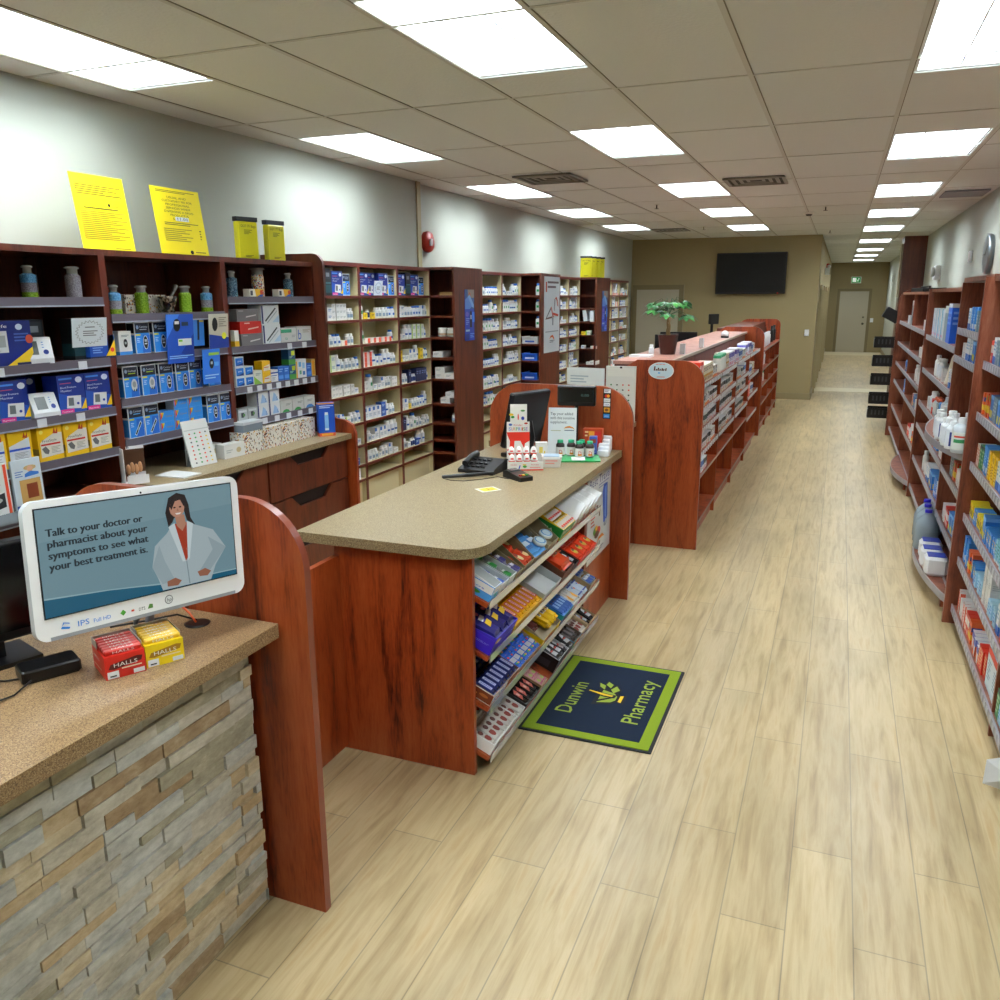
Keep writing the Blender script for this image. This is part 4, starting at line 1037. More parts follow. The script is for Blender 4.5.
WP = pack('medicine_box', 'white box with coloured squares and yellow edge', 'box', .12, .06, .13, '#e2e6e8', [('r', 0, 0, .12, .9, '#e8b828'), ('r', .25, .6, .5, .85, '#6ab0e0'), ('r', .6, .5, .85, .8, '#9ac8e8'), ('r', .3, .2, .5, .4, '#70b090'), ('r', .62, .15, .85, .35, '#4a80c0')])
YP = pack('medicine_box', 'tall yellow and beige box', 'box', .065, .06, .12, '#e0c068', [('r', .1, .1, .5, .9, '#e8a820'), ('l', .55, .3, .9, .8, 4, '#a09068')])
row([(BL, 1, 3), (BL, 1, 2), (GR, 1), (YL, 1, 2), (BW, 1), (B2, 2), (GY, 1, 2), (WP, 1), (B2, 1), (YP, 1)], 4.225, 5.11, u2, XF, 1, wh(2, 2), jit=0, gap=.003)
LN = pack('lancet_box', 'clear box of grey lancets', 'box', .09, .07, .075, '#b8bcbe', [('r', .3, .3, .6, .7, '#3a3c42'), ('e', .6, .5, .12, .14, '#5a8a50'), ('r', .1, .75, .9, .9, '#d8dadc')])
BS = pack('medicine_box', 'white and blue pen needle box', 'box', .115, .08, .082, '#e2e6ea', [('r', 0, 0, .12, 1, '#20306a'), ('p', [(.3, .1), (.9, .1), (.7, .6), (.5, .8)], '#a0c4e8'), ('t', '5', .7, .15, .4, '#5a80b8', .14)])
WG = pack('medicine_box', 'white box with green wave', 'box', .13, .08, .082, '#d4d6d0', [('p', [(.1, 0), (.25, .2), (.45, .26), (.65, .2), (.8, 0)], '#3aa050'), ('l', .45, .5, .9, .7, 2, '#8a9088')])
WB = pack('medicine_box', 'white box with blue wave', 'box', .13, .08, .082, '#d4d6d0', [('p', [(.1, 0), (.25, .2), (.45, .3), (.7, .26), (.95, 0)], '#4a88c8'), ('l', .3, .5, .8, .7, 2, '#8a9088')])
row([(LN, 2), (BS, 2, 2), .003, (WG, 2), (WB, 1)], 4.22, 5.11, u3, XF, 1, wh(3, 2), jit=0, gap=.006)
for i in range(4): printed('patterned_box', f'white gift box with scattered pill print, {ORD[i]} along the worktop row', .19, .1, .135, (-3.43, 4.205+.095+.196*i-.06, .9995))
r = thing('plastic_container', 'clear plastic container with pale lid on the nearest gift box', 'container', (-3.43, 4.25, 1.1355), PI/2)
MB().box(-.095, .095, -.05, .05, 0, .045, P('#9aa8b4', .15, 0, 0, .3)).build('body', r); MB().box(-.1, .1, -.055, .055, .0455, .062, P('#ccd2d6', .3)).build('lid', r)
TW = pack('thermometer_box', 'blue and orange box', 'box', .115, .05, .235, '#1a50b8', [('r', 0, 0, 1, .1, '#e8643a'), ('r', .15, .02, .85, .08, '#f0b040'), ('r', 0, .96, 1, 1, '#f0a030'), ('l', .06, .82, .94, .92, 2, '#d8e8ff'), ('p', [(.36, .22), (.6, .22), (.6, .68), (.36, .68)], '#8ac0f0'), ('r', .38, .64, .58, .72, '#dfe8ee'), ('r', .36, .18, .6, .24, '#e8eef2')])
TW.put((-3.31, 4.96, .9995), .85, 'tall blue and orange box standing on the worktop corner')
# yellow papers and bags on top
def yp(label, y0, y1, h, dec, x=-3.60):
    mb = MB(); w = y1-y0; mb.M = Matrix.Rotation(-.13, 4, 'X'); mb.box(-w/2, w/2, -.0015, .0015, 0, h, P('#f4e012', .5)); decals(mb, w, .003, h, dec)
    o = mb.build('notice_sheet'); tag(o, label, 'notice'); o.location = (x, (y0+y1)/2, 2.1905); o.rotation_euler = (0, 0, PI/2)
TC = '#6a5a10'
yp('yellow notice of dense paragraphs leaning on the wall, nearest one', 3.31, 3.655, .385, [('t', 'NOTICE TO PATIENTS', .28, .9, .05, '#4a4210', .5), ('l', .06, .72, .92, .86, 5, TC), ('t', 'pharmacy', .72, .6, .035, TC, .22), ('e', .64, .62, .025, .022, '#222210'), ('l', .15, .54, .8, .57, 1, '#4a4210'), ('l', .06, .14, .94, .52, 15, '#a89418'), ('l', .6, .03, .9, .05, 1, TC)])
yp('yellow notice sheet showing a printed price of $ 11.00', 3.85, 4.24, .38, [('l', .1, .92, .9, .96, 2, TC)]+
   [('t', t_, .5-w_/2, .845-.052*i, .045, '#4a4210', w_) for i, (t_, w_) in enumerate((('USUAL AND', .4), ('CUSTOMARY FEE FOR', .62), ('PROFESSIONAL', .5), ('SERVICES WHEN', .5), ('DISPENSING A DRUG', .6), ('PRODUCT IS', .38)))]+
   [('r', .4, .52, .68, .58, '#e8eef4'), ('t', '11.00', .42, .53, .06, '#223060', .24), ('t', '$', .35, .53, .05, TC, .03), ('l', .16, .44, .86, .49, 2, TC), ('l', .12, .2, .7, .4, 7, '#a89418'), ('l', .86, .24, .9, .4, 4, TC), ('e', .62, .06, .035, .03, '#222210'), ('l', .7, .04, .92, .07, 1, TC)])
def ybag(loc, label, w=.15, h=.25, rz=PI/2, grp=None):
    r = thing('yellow_bag', label, 'bag', loc, rz, grp)
    mb = MB(); d = .05
    mb.box(-w/2, w/2, -d/2, d/2, 0, h-.02, P('#d6cf10', .35), .008); decals(mb, w, d, h, [('t', 'GOT IT? Bags', .14, .78, .09, '#2a3020', .74), ('l', .3, .6, .7, .72, 4, '#6a6a10'), ('l', .3, .04, .7, .1, 2, '#6a6a10'), ('r', .02, .02, .06, .9, '#e8e020')]); mb.build('body', r)
    MB().box(-w/2-.004, w/2+.004, -.02, .02, h-.019, h+.008, P('#20242c', .4)).build('clip', r)
ybag((-3.56, 4.55, 2.1905), 'glossy yellow bag with black clip, near one beside the price notice', .15, .25, PI/2-.3)
ybag((-3.56, 4.84, 2.1905), 'glossy yellow bag with black clip, far one beside the end gable', .15, .25, PI/2-.2)
for i in range(4): ybag((-3.6+.02*i, 12.5+.17*i, 2.2255), f'yellow bag with black clip on top of the far stack, {ORD[i]} of four', .17, .3, .35, 'yellow bags on the far dispensary stack')

# ------------------------------------------------------------------ dispensary stock
def pb(desc, r_, h_, cap, lb, ex=None, body='#e6e9ea'): return bottle('pill_bottle', desc, r_, h_, body, cap, lb, extra=ex, n=8)
BT = [pb('white pill bottle with blue cap', .026, .095, '#2a6ac8', '#dfe6ee', [(.25, .45, -2.2, -.9, '#3a6ab8')]),
      pb('white pill bottle with white cap', .026, .09, '#e8eaea', '#d8dde0', [(.2, .5, -2.4, -.7, '#8aa0b8')]),
      pb('tall white bottle with white cap', .032, .13, '#eceeee', '#dfe6ee', [(.3, .42, -2.4, -.7, '#2a5aa8')]),
      pb('small white bottle with navy label', .022, .075, '#e8eaea', '#26386a'),
      pb('tall white bottle with blue cap', .034, .14, '#2a6ac8', '#e4e8ea', [(.3, .5, -2.0, -1.1, '#2e9a60')])]
MX_ = [pack('medicine_carton', 'white medicine carton with blue print', 'box', .06, .07, .05, '#e4e7e8', [('l', .1, .3, .8, .75, 2, '#5a80b8')]),
       pack('medicine_carton', 'white medicine carton with grey print', 'box', .05, .08, .042, '#dfe1e0', [('l', .1, .3, .8, .7, 2, '#9aa0a4')]),
       pack('medicine_carton', 'upright white carton with blue corner', 'box', .07, .08, .10, '#e2e6ea', [('r', 0, .7, .5, 1, '#3a70c0'), ('l', .1, .2, .8, .5, 3, '#8aa0b8')]),
       pack('medicine_carton', 'white and lime medicine carton', 'box', .075, .07, .065, '#e2e8da', [('r', 0, 0, .2, 1, '#9ac840'), ('l', .3, .3, .9, .7, 3, '#7a98c0')]),
       pack('medicine_carton', 'white carton with orange end', 'box', .085, .07, .04, '#e8e0da', [('r', .55, 0, 1, 1, '#e8563a')]),
       pack('medicine_carton', 'bright blue medicine carton', 'box', .07, .06, .06, '#2a58b0', [('l', .1, .3, .8, .7, 2, '#c0d8f0')]),
       pack('medicine_carton', 'yellow medicine carton', 'box', .06, .06, .05, '#e8c828', [('l', .1, .3, .8, .7, 2, '#6a5a18')]),
       pack('medicine_carton', 'navy medicine carton', 'box', .05, .07, .12, '#15204e', [('l', .1, .5, .8, .8, 2, '#8090c0')])]
B0, B1, B2_, B3, B4 = BT; M0, M1, M2, M3, M4, M5, M6, M7 = MX_
def sh(i, b): return f'{ORD[i]} shelf, {b} dispensary bay'
near = {
 'first': [[(G1, 1), .03, (DKB, 1), (BPX, 1), (G1, 1)], [(M0, 1, 3), .03, (M0, 2, 2), (M1, 4, 3)], [.06, (B1, 3), (B0, 2), (M4, 1, 1), (B1, 2), (M6, 1)], [(M3, 3, 2), .01, (B2_, 1), (B1, 2), (B1, 2), (B0, 1)], [(M1, 1, 5), (M1, 6, 2), .01, (M1, 2, 2)],
           [.16, (B1, 1), (M2, 1), (B0, 1), (M3, 1), (B1, 2)], [.16, (B2_, 1), (B1, 1), (M1, 3, 1), (M0, 2)], [.16, (M5, 5)], [.16, (M2, 5)]],
 'second': [[(BPX, 1), .01, (BPX, 1, 1, .04), .0, (BPX, 1), (G1, 1)], [(B4, 1), (M6, 1), (B3, 1), (M6, 1), .02, (B1, 4), (B0, 2)], [(B4, 1), (M4, 5)], [(M4, 1, 3), (M4, 1, 3), (B2_, 1), (B0, 2), (B2_, 2), (B1, 3)], [(M1, 2, 2), (B4, 1), (M0, 2), (M2, 1), (B1, 2), (M1, 3, 2)],
            [(M2, 3), (M2, 1, 1), (M5, 1, 2), (B2_, 1), (B1, 2)], [(B1, 2), (M0, 1), (M2, 3), (B2_, 3), (B1, 2)], [(B1, 4), (M0, 1, 1), (B1, 2), (M2, 1), (M1, 2)], []],
 'third': [[(BPX, 1), (DKB, 1), (BPX, 1), (G1, 1)], [(M0, 2, 2), (B1, 3), (B0, 3), (M2, 1)], [(M0, 2), (B2_, 2), (M3, 3, 2), (B0, 1)], [(M6, 1, 2), (M0, 2), (M2, 2), (B2_, 1), (M6, 1, 2), (B1, 1)], [(B1, 3), (M7, 1), (B3, 2), (M7, 4)],
           [(M2, 2), (M6, 1), (B1, 3), (B0, 2), (B2_, 1)], [(M7, 1), (M7, 1), (B2_, 1), (B1, 1), (B4, 1), (B1, 2)], [(B1, 2), (M0, 1), (B3, 2), (M5, 1), (B2_, 2)], []],
}
rx = random.Random(21)
for nm, a, b in DB:
    for i, zz in enumerate(ZS):
        ex = [(rx.choice([B0, B1, B1, M0, M1, B2_]), rx.choice([1, 2, 2])) for _ in range(3)] if near[nm][i] and 0 < i < 7 else []
        row(near[nm][i]+ex, a+.02, b-.02, zz+.0005, XD, 1, sh(i, nm), jit=.012, gap=.004)
# starburst sheet at the top of the second bay
mb = MB(); mb.box(-.07, .07, -.001, .001, 0, .12, P('#dfeaf2', .4)); decals(mb, .14, .002, .12, [('p', outer, '#7a98c0'), ('p', [(.5+(a-.5)*.9, .5+(b-.5)*.9) for a, b in outer], '#dfeaf2'), ('l', .3, .34, .72, .6, 3, '#7a828a')])
o = mb.build('shelf_notice'); tag(o, 'small white notice on the top shelf of the second dispensary bay', 'notice'); o.location = (-3.64, 6.33, 1.966); o.rotation_euler = (.1, 0, PI/2)
rng = random.Random(5)
def fill(bays, pool, n0=9, lines=8):
    for nm, a, b in bays:
        for i, zz in enumerate(ZS[:lines]):
            sp = []; w_ = 0
            while w_ < (b-a)*rng.uniform(.72, .95):
                t = rng.choice(pool); k = rng.choice([1, 1, 2, 3])
                st = 1 if t in BT else rng.choice([1, 1, 2])
                sp.append((t, k, st)); w_ += (t.w+.004)*k
            row(sp, a+.022, b-.02, zz+.0005, XD, 1, sh(i, nm), jit=.012, gap=.004)
fill(DB2[1:], [B0, B0, B2_, B4, B4, B1, M0], lines=7)
fill(DB3[1:], [B0, B0, B4, B2_, M0, M2], lines=7)
fill(DB4[2:], [B0, B4, M0, M2, B2_, M4], lines=7)
# stack contents
SW = pack('carton', 'flat white carton', 'box', .10, .2, .055, '#e0e2e0', [('l', .1, .3, .6, .7, 2, '#a0a8b0')])
JARW = bottle('cream_jar', 'squat white jar with brown band', .045, .085, '#e4e2da', '#e8e8e2', '#b89a78', (.2, .4), .75, .044)
def bin_(label, loc, c, t_):
    r = thing('storage_tray', label, 'tray', loc); w, d, h = .21, .28, .09; m = P(c, .35); mb = MB()
    q = [(-w/2, h), (-w/2+.012, 0), (w/2-.012, 0), (w/2, h)]
    mb.prism([(x, z) for x, z in q], 1, -d/2, -d/2+.006, m); mb.box(-w/2+.01, w/2-.01, -d/2+.006, d/2, 0, .006, m)
    mb.box(-w/2+.004, -w/2+.01, -d/2+.006, d/2, .006, h, m); mb.box(w/2-.01, w/2-.004, -d/2+.006, d/2, .006, h, m); mb.box(-w/2, w/2, -d/2-.012, -d/2, h-.012, h, m)
    mb.build('tub', r)
    mb = MB(); mb.box(-.06, .06, -d/2-.004, -d/2-.001, .02, .04, P('#c8d8f0' if c != '#d8dce0' else '#2a5ab0')); mb.build('label', r)
s1 = -3.53
for i, (k, xx, zz) in enumerate(((JARW, -3.58, 1.575), (JARW, -3.48, 1.575))): k.put((xx, 7.45, zz+.0005), 0, lab('squat white jar with brown band', 'the nearest dark stack third shelf'))
for xx, zz, lv in ((-3.58, 1.175, 0), (-3.58, 1.175, 1), (-3.475, 1.175, 0), (-3.53, .935, 0), (-3.475, .935, 1), (-3.6, 1.38, 0)):
    SW.put((xx, 7.47, zz+.0005+.056*lv), 0, lab('flat white carton', 'the nearest dark stack'))
o = MB().box(-.07, .07, -.08, .08, 0, .03, P('#8a6a3a', .5)).build('carton'); tag(o, 'flat brown carton on the top shelf of the nearest dark stack', 'box'); o.location = (-3.5, 7.46, 1.9655)
B1.put((-3.455, 7.42, .7455), 0, 'lone white pill bottle low in the nearest dark stack')
for i, (zz, c, nm) in enumerate(((1.38, '#d8dce0', 'white'), (1.175, '#1f5fd0', 'upper blue'), (.935, '#1f5fd0', 'lower blue'))): bin_(f'{nm} plastic tray in the dark stack beside the bird poster', (-3.55, 10.01, zz+.0005), c, '')
for zz in (1.965, 1.775, 1.575): B4.put((-3.455, 9.92, zz+.0005), 0, lab('tall white bottle', 'the bird poster stack'))
BN = pack('ring_binder', 'white ring binder', 'binder', .06, .2, .165, '#dfe8ee', [])
BN.put((-3.565, 12.5, 1.5855), (0, -.15, 0), 'white ring binder leaning in the far dark stack'); BN.put((-3.47, 12.5, 1.5755), 0, 'white ring binder standing upright in the far dark stack')
for i, t in enumerate((M6, M3, M4, M0, M1, SW, M0)):
    t.put((-3.6+.08*(i % 3), 12.44 if t is not SW else 12.5, [1.38, 1.38, 1.175, 1.175, .935, .935, .745][i]+.0005), 0, f'{t.desc} in the far dark stack, {("fourth", "fourth", "fifth", "fifth", "sixth", "sixth", "seventh")[i]} shelf, {ORD[i]}')

# ------------------------------------------------------------------ plant and things on the gondola ledge
r = thing('potted_plant', 'small money tree in a brown pot on the pinkish ledge', 'plant', (-1.36, 7.3, 1.4605))
MB().lathe([(.065, 0), (.088, .16), (.093, .165), (.083, .165), (.078, .15), (0, .148)], P('#4a2016', .35), 8).build('pot', r)
tr = MB()
for q in range(3):
    tr.tube([(.012*math.cos(q*2.1+t*.9), .012*math.sin(q*2.1+t*.9), .145+t*.032) for t in range(7)], [.011-.001*t for t in range(7)], P('#8a7048', .8), 6)
st = tr.build('trunk', r)
mb = MB(); LG = [P('#2a6a30', .4), P('#3c8436', .4), P('#1c4c24', .4)]
rg = random.Random(3)
for q in range(17):
    a = q*2.4; rr_ = rg.uniform(.04, .2); hz = rg.uniform(.40, .5)-rr_*.4
    c = Vector((rr_*math.cos(a), rr_*math.sin(a), hz))
    mb.tube([(0, 0, .33), (c.x*.5, c.y*.5, hz+.03), tuple(c)], .0022, LG[2], 5)
    for j in range(5):
        b = a+(j-2)*.75; L_ = rg.uniform(.08, .12); m = rg.choice(LG)
        d = Vector((math.cos(b), math.sin(b), -.35)); s_ = Vector((-math.sin(b), math.cos(b), 0))*.024
        p = [c, c+d*L_*.35+s_*.7, c+d*L_*.65+s_, c+d*L_-Vector((0, 0, .012)), c+d*L_*.65-s_, c+d*L_*.35-s_*.7]
        mid = c+d*L_*.55+Vector((0, 0, .008))
        n = len(p); mb.add([tuple(v) for v in p]+[tuple(mid)], [(i, (i+1) % n, n) for i in range(n)], m)
mb.build('foliage', r)
WS = pack('small_box', 'white box', 'box', .05, .04, .09, '#dfe2e4', [])
for (x, y, l) in ((-1.24, 7.35, 'grey upright card holder on the ledge beside the plant'), (-1.23, 8.35, 'small white stand on the ledge front edge')): WS.put((x, y, 1.4605), PI/2, l)
o = MB().box(-.09, .09, -.06, .06, 0, .02, WHITE).build('paper_stack'); tag(o, 'low white paper stack on the ledge behind the end panel', 'paper'); o.location = (-1.50, 6.9, 1.4605)
o = bottle('sanitizer_bottle', 'white bottle on the ledge beside the plant pot', .022, .09, '#e6e8e8', '#e8e8e8').put((-1.46, 7.1, 1.4605), 0, 'small white bottle on the ledge beside the plant pot')
r = thing('dome_camera', 'small white and black camera ball on the pinkish ledge', 'camera', (-1.26, 10.4, 1.4605)); MB().lathe([(.05, 0), (.045, .02)], BLACK, 12).build('base', r); mb = MB(); mb.sphere((0, 0, .045), .045, .045, .04, WHITE); mb.build('dome', r)
r = thing('computer_monitor', 'black computer monitor seen over the ledge behind the plant', 'monitor', (-1.95, 11.2, 1.041), .25)
MB().box(-.24, .24, -.02, .02, .1, .45, BLACK, .006).build('housing', r); MB().box(-.03, .03, .02, .05, .01, .3, BLACK).build('neck', r); MB().box(-.1, .1, -.05, .09, 0, .012, BLACK).build('base', r)
r = thing('computer_monitor', 'second black monitor seen at an angle over the ledge', 'monitor', (-1.98, 10.55, 1.041), 1.1)
MB().box(-.22, .22, -.02, .02, .1, .45, BLACK, .006).build('housing', r); MB().box(-.03, .03, .02, .05, .01, .3, P('#8a8e92', .3)).build('neck', r); MB().box(-.1, .1, -.05, .09, 0, .012, BLACK).build('base', r)
r = thing('computer_monitor', 'small black screen over the second gondola end panel', 'monitor', (-1.78, 13.2, .0), 1.0)
MB().box(-.1, .1, -.02, .02, 1.53, 1.68, BLACK, .006).build('housing', r); MB().box(-.02, .02, .02, .04, .01, 1.6, BLACK).build('pole', r); MB().box(-.1, .1, -.05, .09, 0, .012, BLACK).build('base', r)

# ------------------------------------------------------------------ gondola stock
GD = [pack('supplement_box', 'white carton with dark green print and painted shade', 'box', .07, .12, .09, '#d2d4cc', [('r', 0, .45, 1, .9, '#0f3336'), ('r', .5, .02, .95, .25, '#e8a030'), ('l', .1, .1, .5, .35, 2, '#6a4a50')]),  # dark upper bands: print together with painted shadow from the shelf lips above
      pack('supplement_box', 'white carton with navy print and painted shade', 'box', .065, .12, .095, '#d6d9da', [('r', 0, .5, 1, .95, '#10161e'), ('r', .1, .05, .5, .25, '#e05040'), ('l', .5, .2, .95, .45, 2, '#405060')]),
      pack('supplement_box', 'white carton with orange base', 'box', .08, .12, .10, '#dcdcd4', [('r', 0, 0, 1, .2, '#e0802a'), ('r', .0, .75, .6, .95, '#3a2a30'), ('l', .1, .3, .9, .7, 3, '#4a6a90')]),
      pack('supplement_box', 'white carton with black print and painted shade', 'box', .075, .12, .09, '#d8dada', [('r', .0, .55, 1, .95, '#15181c'), ('r', .6, .05, .95, .3, '#c8a030'), ('l', .1, .15, .8, .45, 2, '#a0406a')]),
      pack('supplement_box', 'tall red and white carton', 'box', .09, .12, .175, '#dd3a22', [('r', .1, .5, .8, .85, '#e8e8e4'), ('r', .3, .1, .7, .4, '#e8a898')]),
      pack('supplement_box', 'cream carton with gold band', 'box', .085, .12, .14, '#dcd4bc', [('r', 0, .3, 1, .45, '#c08a30'), ('r', 0, .1, .6, .28, '#8a4a2a'), ('l', .1, .6, .9, .85, 3, '#5a4a30')]),
      pack('supplement_box', 'lilac and white carton', 'box', .06, .1, .14, '#e0dfe8', [('r', 0, .6, 1, .9, '#6a64b8'), ('r', .1, .1, .8, .3, '#d0506a'), ('l', .1, .35, .9, .55, 2, '#30304a')]),
      pack('supplement_box', 'blue and white tall carton', 'box', .06, .1, .12, '#dfe4e8', [('r', 0, .4, 1, .8, '#2a60a8'), ('l', .1, .1, .8, .3, 2, '#505a60')])]
rg = random.Random(8)
def gsh(i, b): return f'{("top", "second", "third", "fourth", "fifth", "bottom")[i]} shelf, {ORD[b]} gondola bay'
def grow(b, i, sp, zs=GZ, y0=6.46, st=1.28, jit=.01):
    a = [6.45, 7.74, 9.02, 10.32][b]; e = [7.71, 8.99, 10.29, 11.59][b]
    row(sp, a, e, zs[i]+.0005, GXF, 1, gsh(i, b), jit=jit, gap=.003)
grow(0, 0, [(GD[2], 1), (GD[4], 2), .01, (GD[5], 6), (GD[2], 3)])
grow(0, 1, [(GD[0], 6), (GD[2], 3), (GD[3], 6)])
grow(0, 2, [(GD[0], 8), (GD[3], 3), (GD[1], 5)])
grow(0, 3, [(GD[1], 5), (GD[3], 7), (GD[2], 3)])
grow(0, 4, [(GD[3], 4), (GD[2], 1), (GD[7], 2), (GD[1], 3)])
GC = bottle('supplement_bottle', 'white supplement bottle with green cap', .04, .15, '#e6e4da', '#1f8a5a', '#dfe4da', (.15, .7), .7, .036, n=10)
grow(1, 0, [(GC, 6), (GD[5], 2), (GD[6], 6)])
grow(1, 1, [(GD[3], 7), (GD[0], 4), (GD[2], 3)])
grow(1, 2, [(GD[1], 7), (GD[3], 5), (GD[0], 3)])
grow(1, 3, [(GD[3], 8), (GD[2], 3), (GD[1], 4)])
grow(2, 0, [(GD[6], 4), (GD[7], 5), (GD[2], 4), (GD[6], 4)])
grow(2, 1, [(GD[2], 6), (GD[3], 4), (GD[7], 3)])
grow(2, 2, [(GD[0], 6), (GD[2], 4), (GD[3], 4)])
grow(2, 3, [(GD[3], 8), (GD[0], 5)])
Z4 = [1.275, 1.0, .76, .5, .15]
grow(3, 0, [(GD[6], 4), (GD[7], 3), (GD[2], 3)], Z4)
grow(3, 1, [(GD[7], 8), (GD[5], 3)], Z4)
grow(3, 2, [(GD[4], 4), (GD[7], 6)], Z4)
JUG = bottle('water_jug', 'translucent plastic water jug', .075, .26, '#b9c6ce', '#e4e8ea', None, neck=.28, capr=.022, n=14)
JUG.put((-1.03, 6.53, .1505), 0, 'grey translucent jug on the gondola bottom shelf behind the oval sign panel')
# tall things on the far gondola
TLW = bottle('lotion_bottle', 'tall white lotion bottle', .03, .2, '#e4e6e6', '#e8eaea', n=10)
DK = bottle('spray_bottle', 'dark spray bottle', .03, .26, '#23262a', '#14161a', n=10)
y = 12.5
for i in range(9): TLW.put((-1.03, 12.5+.2*i, 1.2005), 0, lab('tall white lotion bottle', 'the far gondola top shelf'))
for i in range(2): DK.put((-1.03, 14.7+.5*i, 1.2005), 0, lab('dark spray bottle', 'the far gondola top shelf'))
for i in range(7): TLW.put((-1.03, 12.6+.24*i, .9405), 0, lab('tall white lotion bottle', 'the far gondola second shelf'))
for i in range(4): GC.put((-1.03, 12.55+.3*i, .7005), 0, lab('white bottle with green cap', 'the far gondola third shelf'))

# ------------------------------------------------------------------ front counter things
r = thing('desktop_computer', 'white all-in-one computer showing a pharmacist message on screen', 'computer', (-1.649, 1.592, 1.303), (-.075, .06, 1.307))
W_, H_ = .587, .34
def rrect(w, h, rd, n=6, cx=0, cz=0):
    p = []
    for (sx, sz, a0) in ((1, 1, 0), (-1, 1, 1), (-1, -1, 2), (1, -1, 3)):
        for i in range(n+1):
            a = (a0+i/n)*PI/2; p.append((cx+sx*(w/2-rd)+rd*math.cos(a), cz+sz*(h/2-rd)+rd*math.sin(a)))
    return p
mb = MB(); mb.prism(rrect(W_, H_, .03), 1, -.012, .008, P('#c9cdd0', .35), cap=P('#fbfcfc', .2)); mb.prism(rrect(W_-.06, H_-.06, .03), 1, .008, .03, P('#8a8e92', .35)); mb.build('housing', r)
MB().box(-.26, .26, -.0125, .0, -.1701, -.161, P('#9a9ea2', .4)).build('chin_edge', r)
sw, shh = .535, .262; sx0, sz0 = -.2675, -.112
MB().box(sx0-.003, sx0+sw+.003, -.0135, -.0118, sz0-.003, sz0+shh+.003, P('#0c0e10', .3)).build('screen_border', r)
mb = MB(); mb.M = Matrix.Translation((sx0+sw/2, 0, sz0))
def SC(h): return h
dd = [('r', 0, 0, 1, 1, '#6f8f9a'), ('p', [(0, .7), (1, .78), (1, 1), (0, 1)], '#7796a0'), ('p', [(0, 0), (1, 0), (1, .05), (.6, .06), (.3, .13), (0, .17)], '#0e5a78'), ('p', [(0, .17), (.3, .13), (.6, .06), (1, .05), (1, .06), (.6, .075), (.3, .14), (0, .185)], '#8fb0b8')]
for i, (t_, w_) in enumerate((('Talk to your doctor or', .455), ('pharmacist about your', .475), ('symptoms to see what', .475), ('your best treatment is.', .465))):
    for o_ in (0, .0018, .0036): dd.append(('t', t_, .035+o_, .745-.105*i, .1, '#222c34', w_))
wd = [('p', [(.70, .60), (.73, .68), (.82, .66), (.93, .56), (.99, .36), (.93, .2), (.9, .06), (.66, .06), (.64, .2), (.62, .3), (.64, .5)], '#a3b3b8'),
       ('p', [(.62, .3), (.66, .12), (.72, .14), (.68, .34), (.66, .5)], '#93a5ab'), ('p', [(.99, .36), (.9, .16), (.84, .16), (.92, .36), (.9, .5)], '#90a2a8'),
       ('p', [(.74, .68), (.8, .68), (.795, .34), (.78, .3)], '#a3371e'), ('p', [(.71, .66), (.74, .69), (.78, .3), (.765, .3)], '#c2cfd2'), ('p', [(.80, .69), (.83, .66), (.80, .32), (.79, .3)], '#c2cfd2'),
       ('p', [(.745, .76), (.79, .76), (.795, .66), (.775, .6), (.75, .66)], '#b07f68'), ('p', [(.70, .8), (.72, .94), (.76, .98), (.80, .95), (.815, .85), (.82, .72), (.84, .64), (.80, .7), (.79, .8), (.74, .74), (.73, .7), (.71, .66)], '#231a1c'),
       ('e', .757, .83, .034, .088, '#b88770'), ('p', [(.722, .86), (.74, .93), (.77, .94), (.795, .88), (.79, .84), (.775, .91), (.75, .9), (.73, .82)], '#231a1c'),
       ('e', .745, .84, .006, .008, '#2a1c1a'), ('e', .772, .84, .006, .008, '#2a1c1a'), ('p', [(.745, .785), (.775, .785), (.768, .77), (.752, .77)], '#e8e0dc'), ('p', [(.758, .83), (.765, .805), (.754, .805)], '#9a6c58'),
       ('p', [(.68, .14), (.72, .16), (.75, .12), (.73, .08), (.68, .09)], '#94604a'), ('p', [(.83, .17), (.87, .19), (.9, .15), (.88, .11), (.84, .12)], '#94604a'), ('p', [(.779, .3), (.783, .3), (.79, .07), (.785, .07)], '#7a8c92')]
def wt(u, v): return (.675+(u-.757)*1.14, (v-.5)*1.06+.475)
for q_ in wd:
    if q_[0] == 'p': dd.append(('p', [(wt(*p_)) for p_ in q_[1]], q_[2]))
    else: dd.append(('e',)+wt(q_[1], q_[2])+(q_[3]*1.22, q_[4]*1.06, q_[5]))
def scr_decals():
    m2 = MB(); m2.M = mb.M
    decals(m2, sw, .028, shh, dd)
    return m2
m2 = scr_decals()
# the screen gives off its own light
for i, m in enumerate(list(m2.mats)):
    c = m.node_tree.nodes['Principled BSDF'].inputs['Base Color'].default_value
    k = ('scr', tuple(c))
    if k not in _pal:
        n_ = bpy.data.materials.new('screen_glow'); n_.use_nodes = True; b_ = n_.node_tree.nodes['Principled BSDF']
        b_.inputs['Base Color'].default_value = (.01, .01, .01, 1); b_.inputs['Roughness'].default_value = .25
        b_.inputs['Emission Color'].default_value = c; b_.inputs['Emission Strength'].default_value = .92
        _pal[k] = n_
    m2.mats[i] = _pal[k]
m2.build('screen', r)
mb = MB(); mb.sphere((0, -.0125, .158), .003, .002, .003, BLACK, 8, 4); mb.build('webcam', r)
mb = MB(); zz = -.15
q = -.0128
def lt(t_, x, s_, c_, w_=None): mb.text(t_, (x, q, zz), (1, 0, 0), (0, 0, 1), s_, P(c_), w=w_)
lt('IPS', -.195, .02, '#2a88e0', .03); lt('Full HD', -.155, .014, '#2a88e0', .045); lt('DTS', -.035, .012, '#303438', .018)
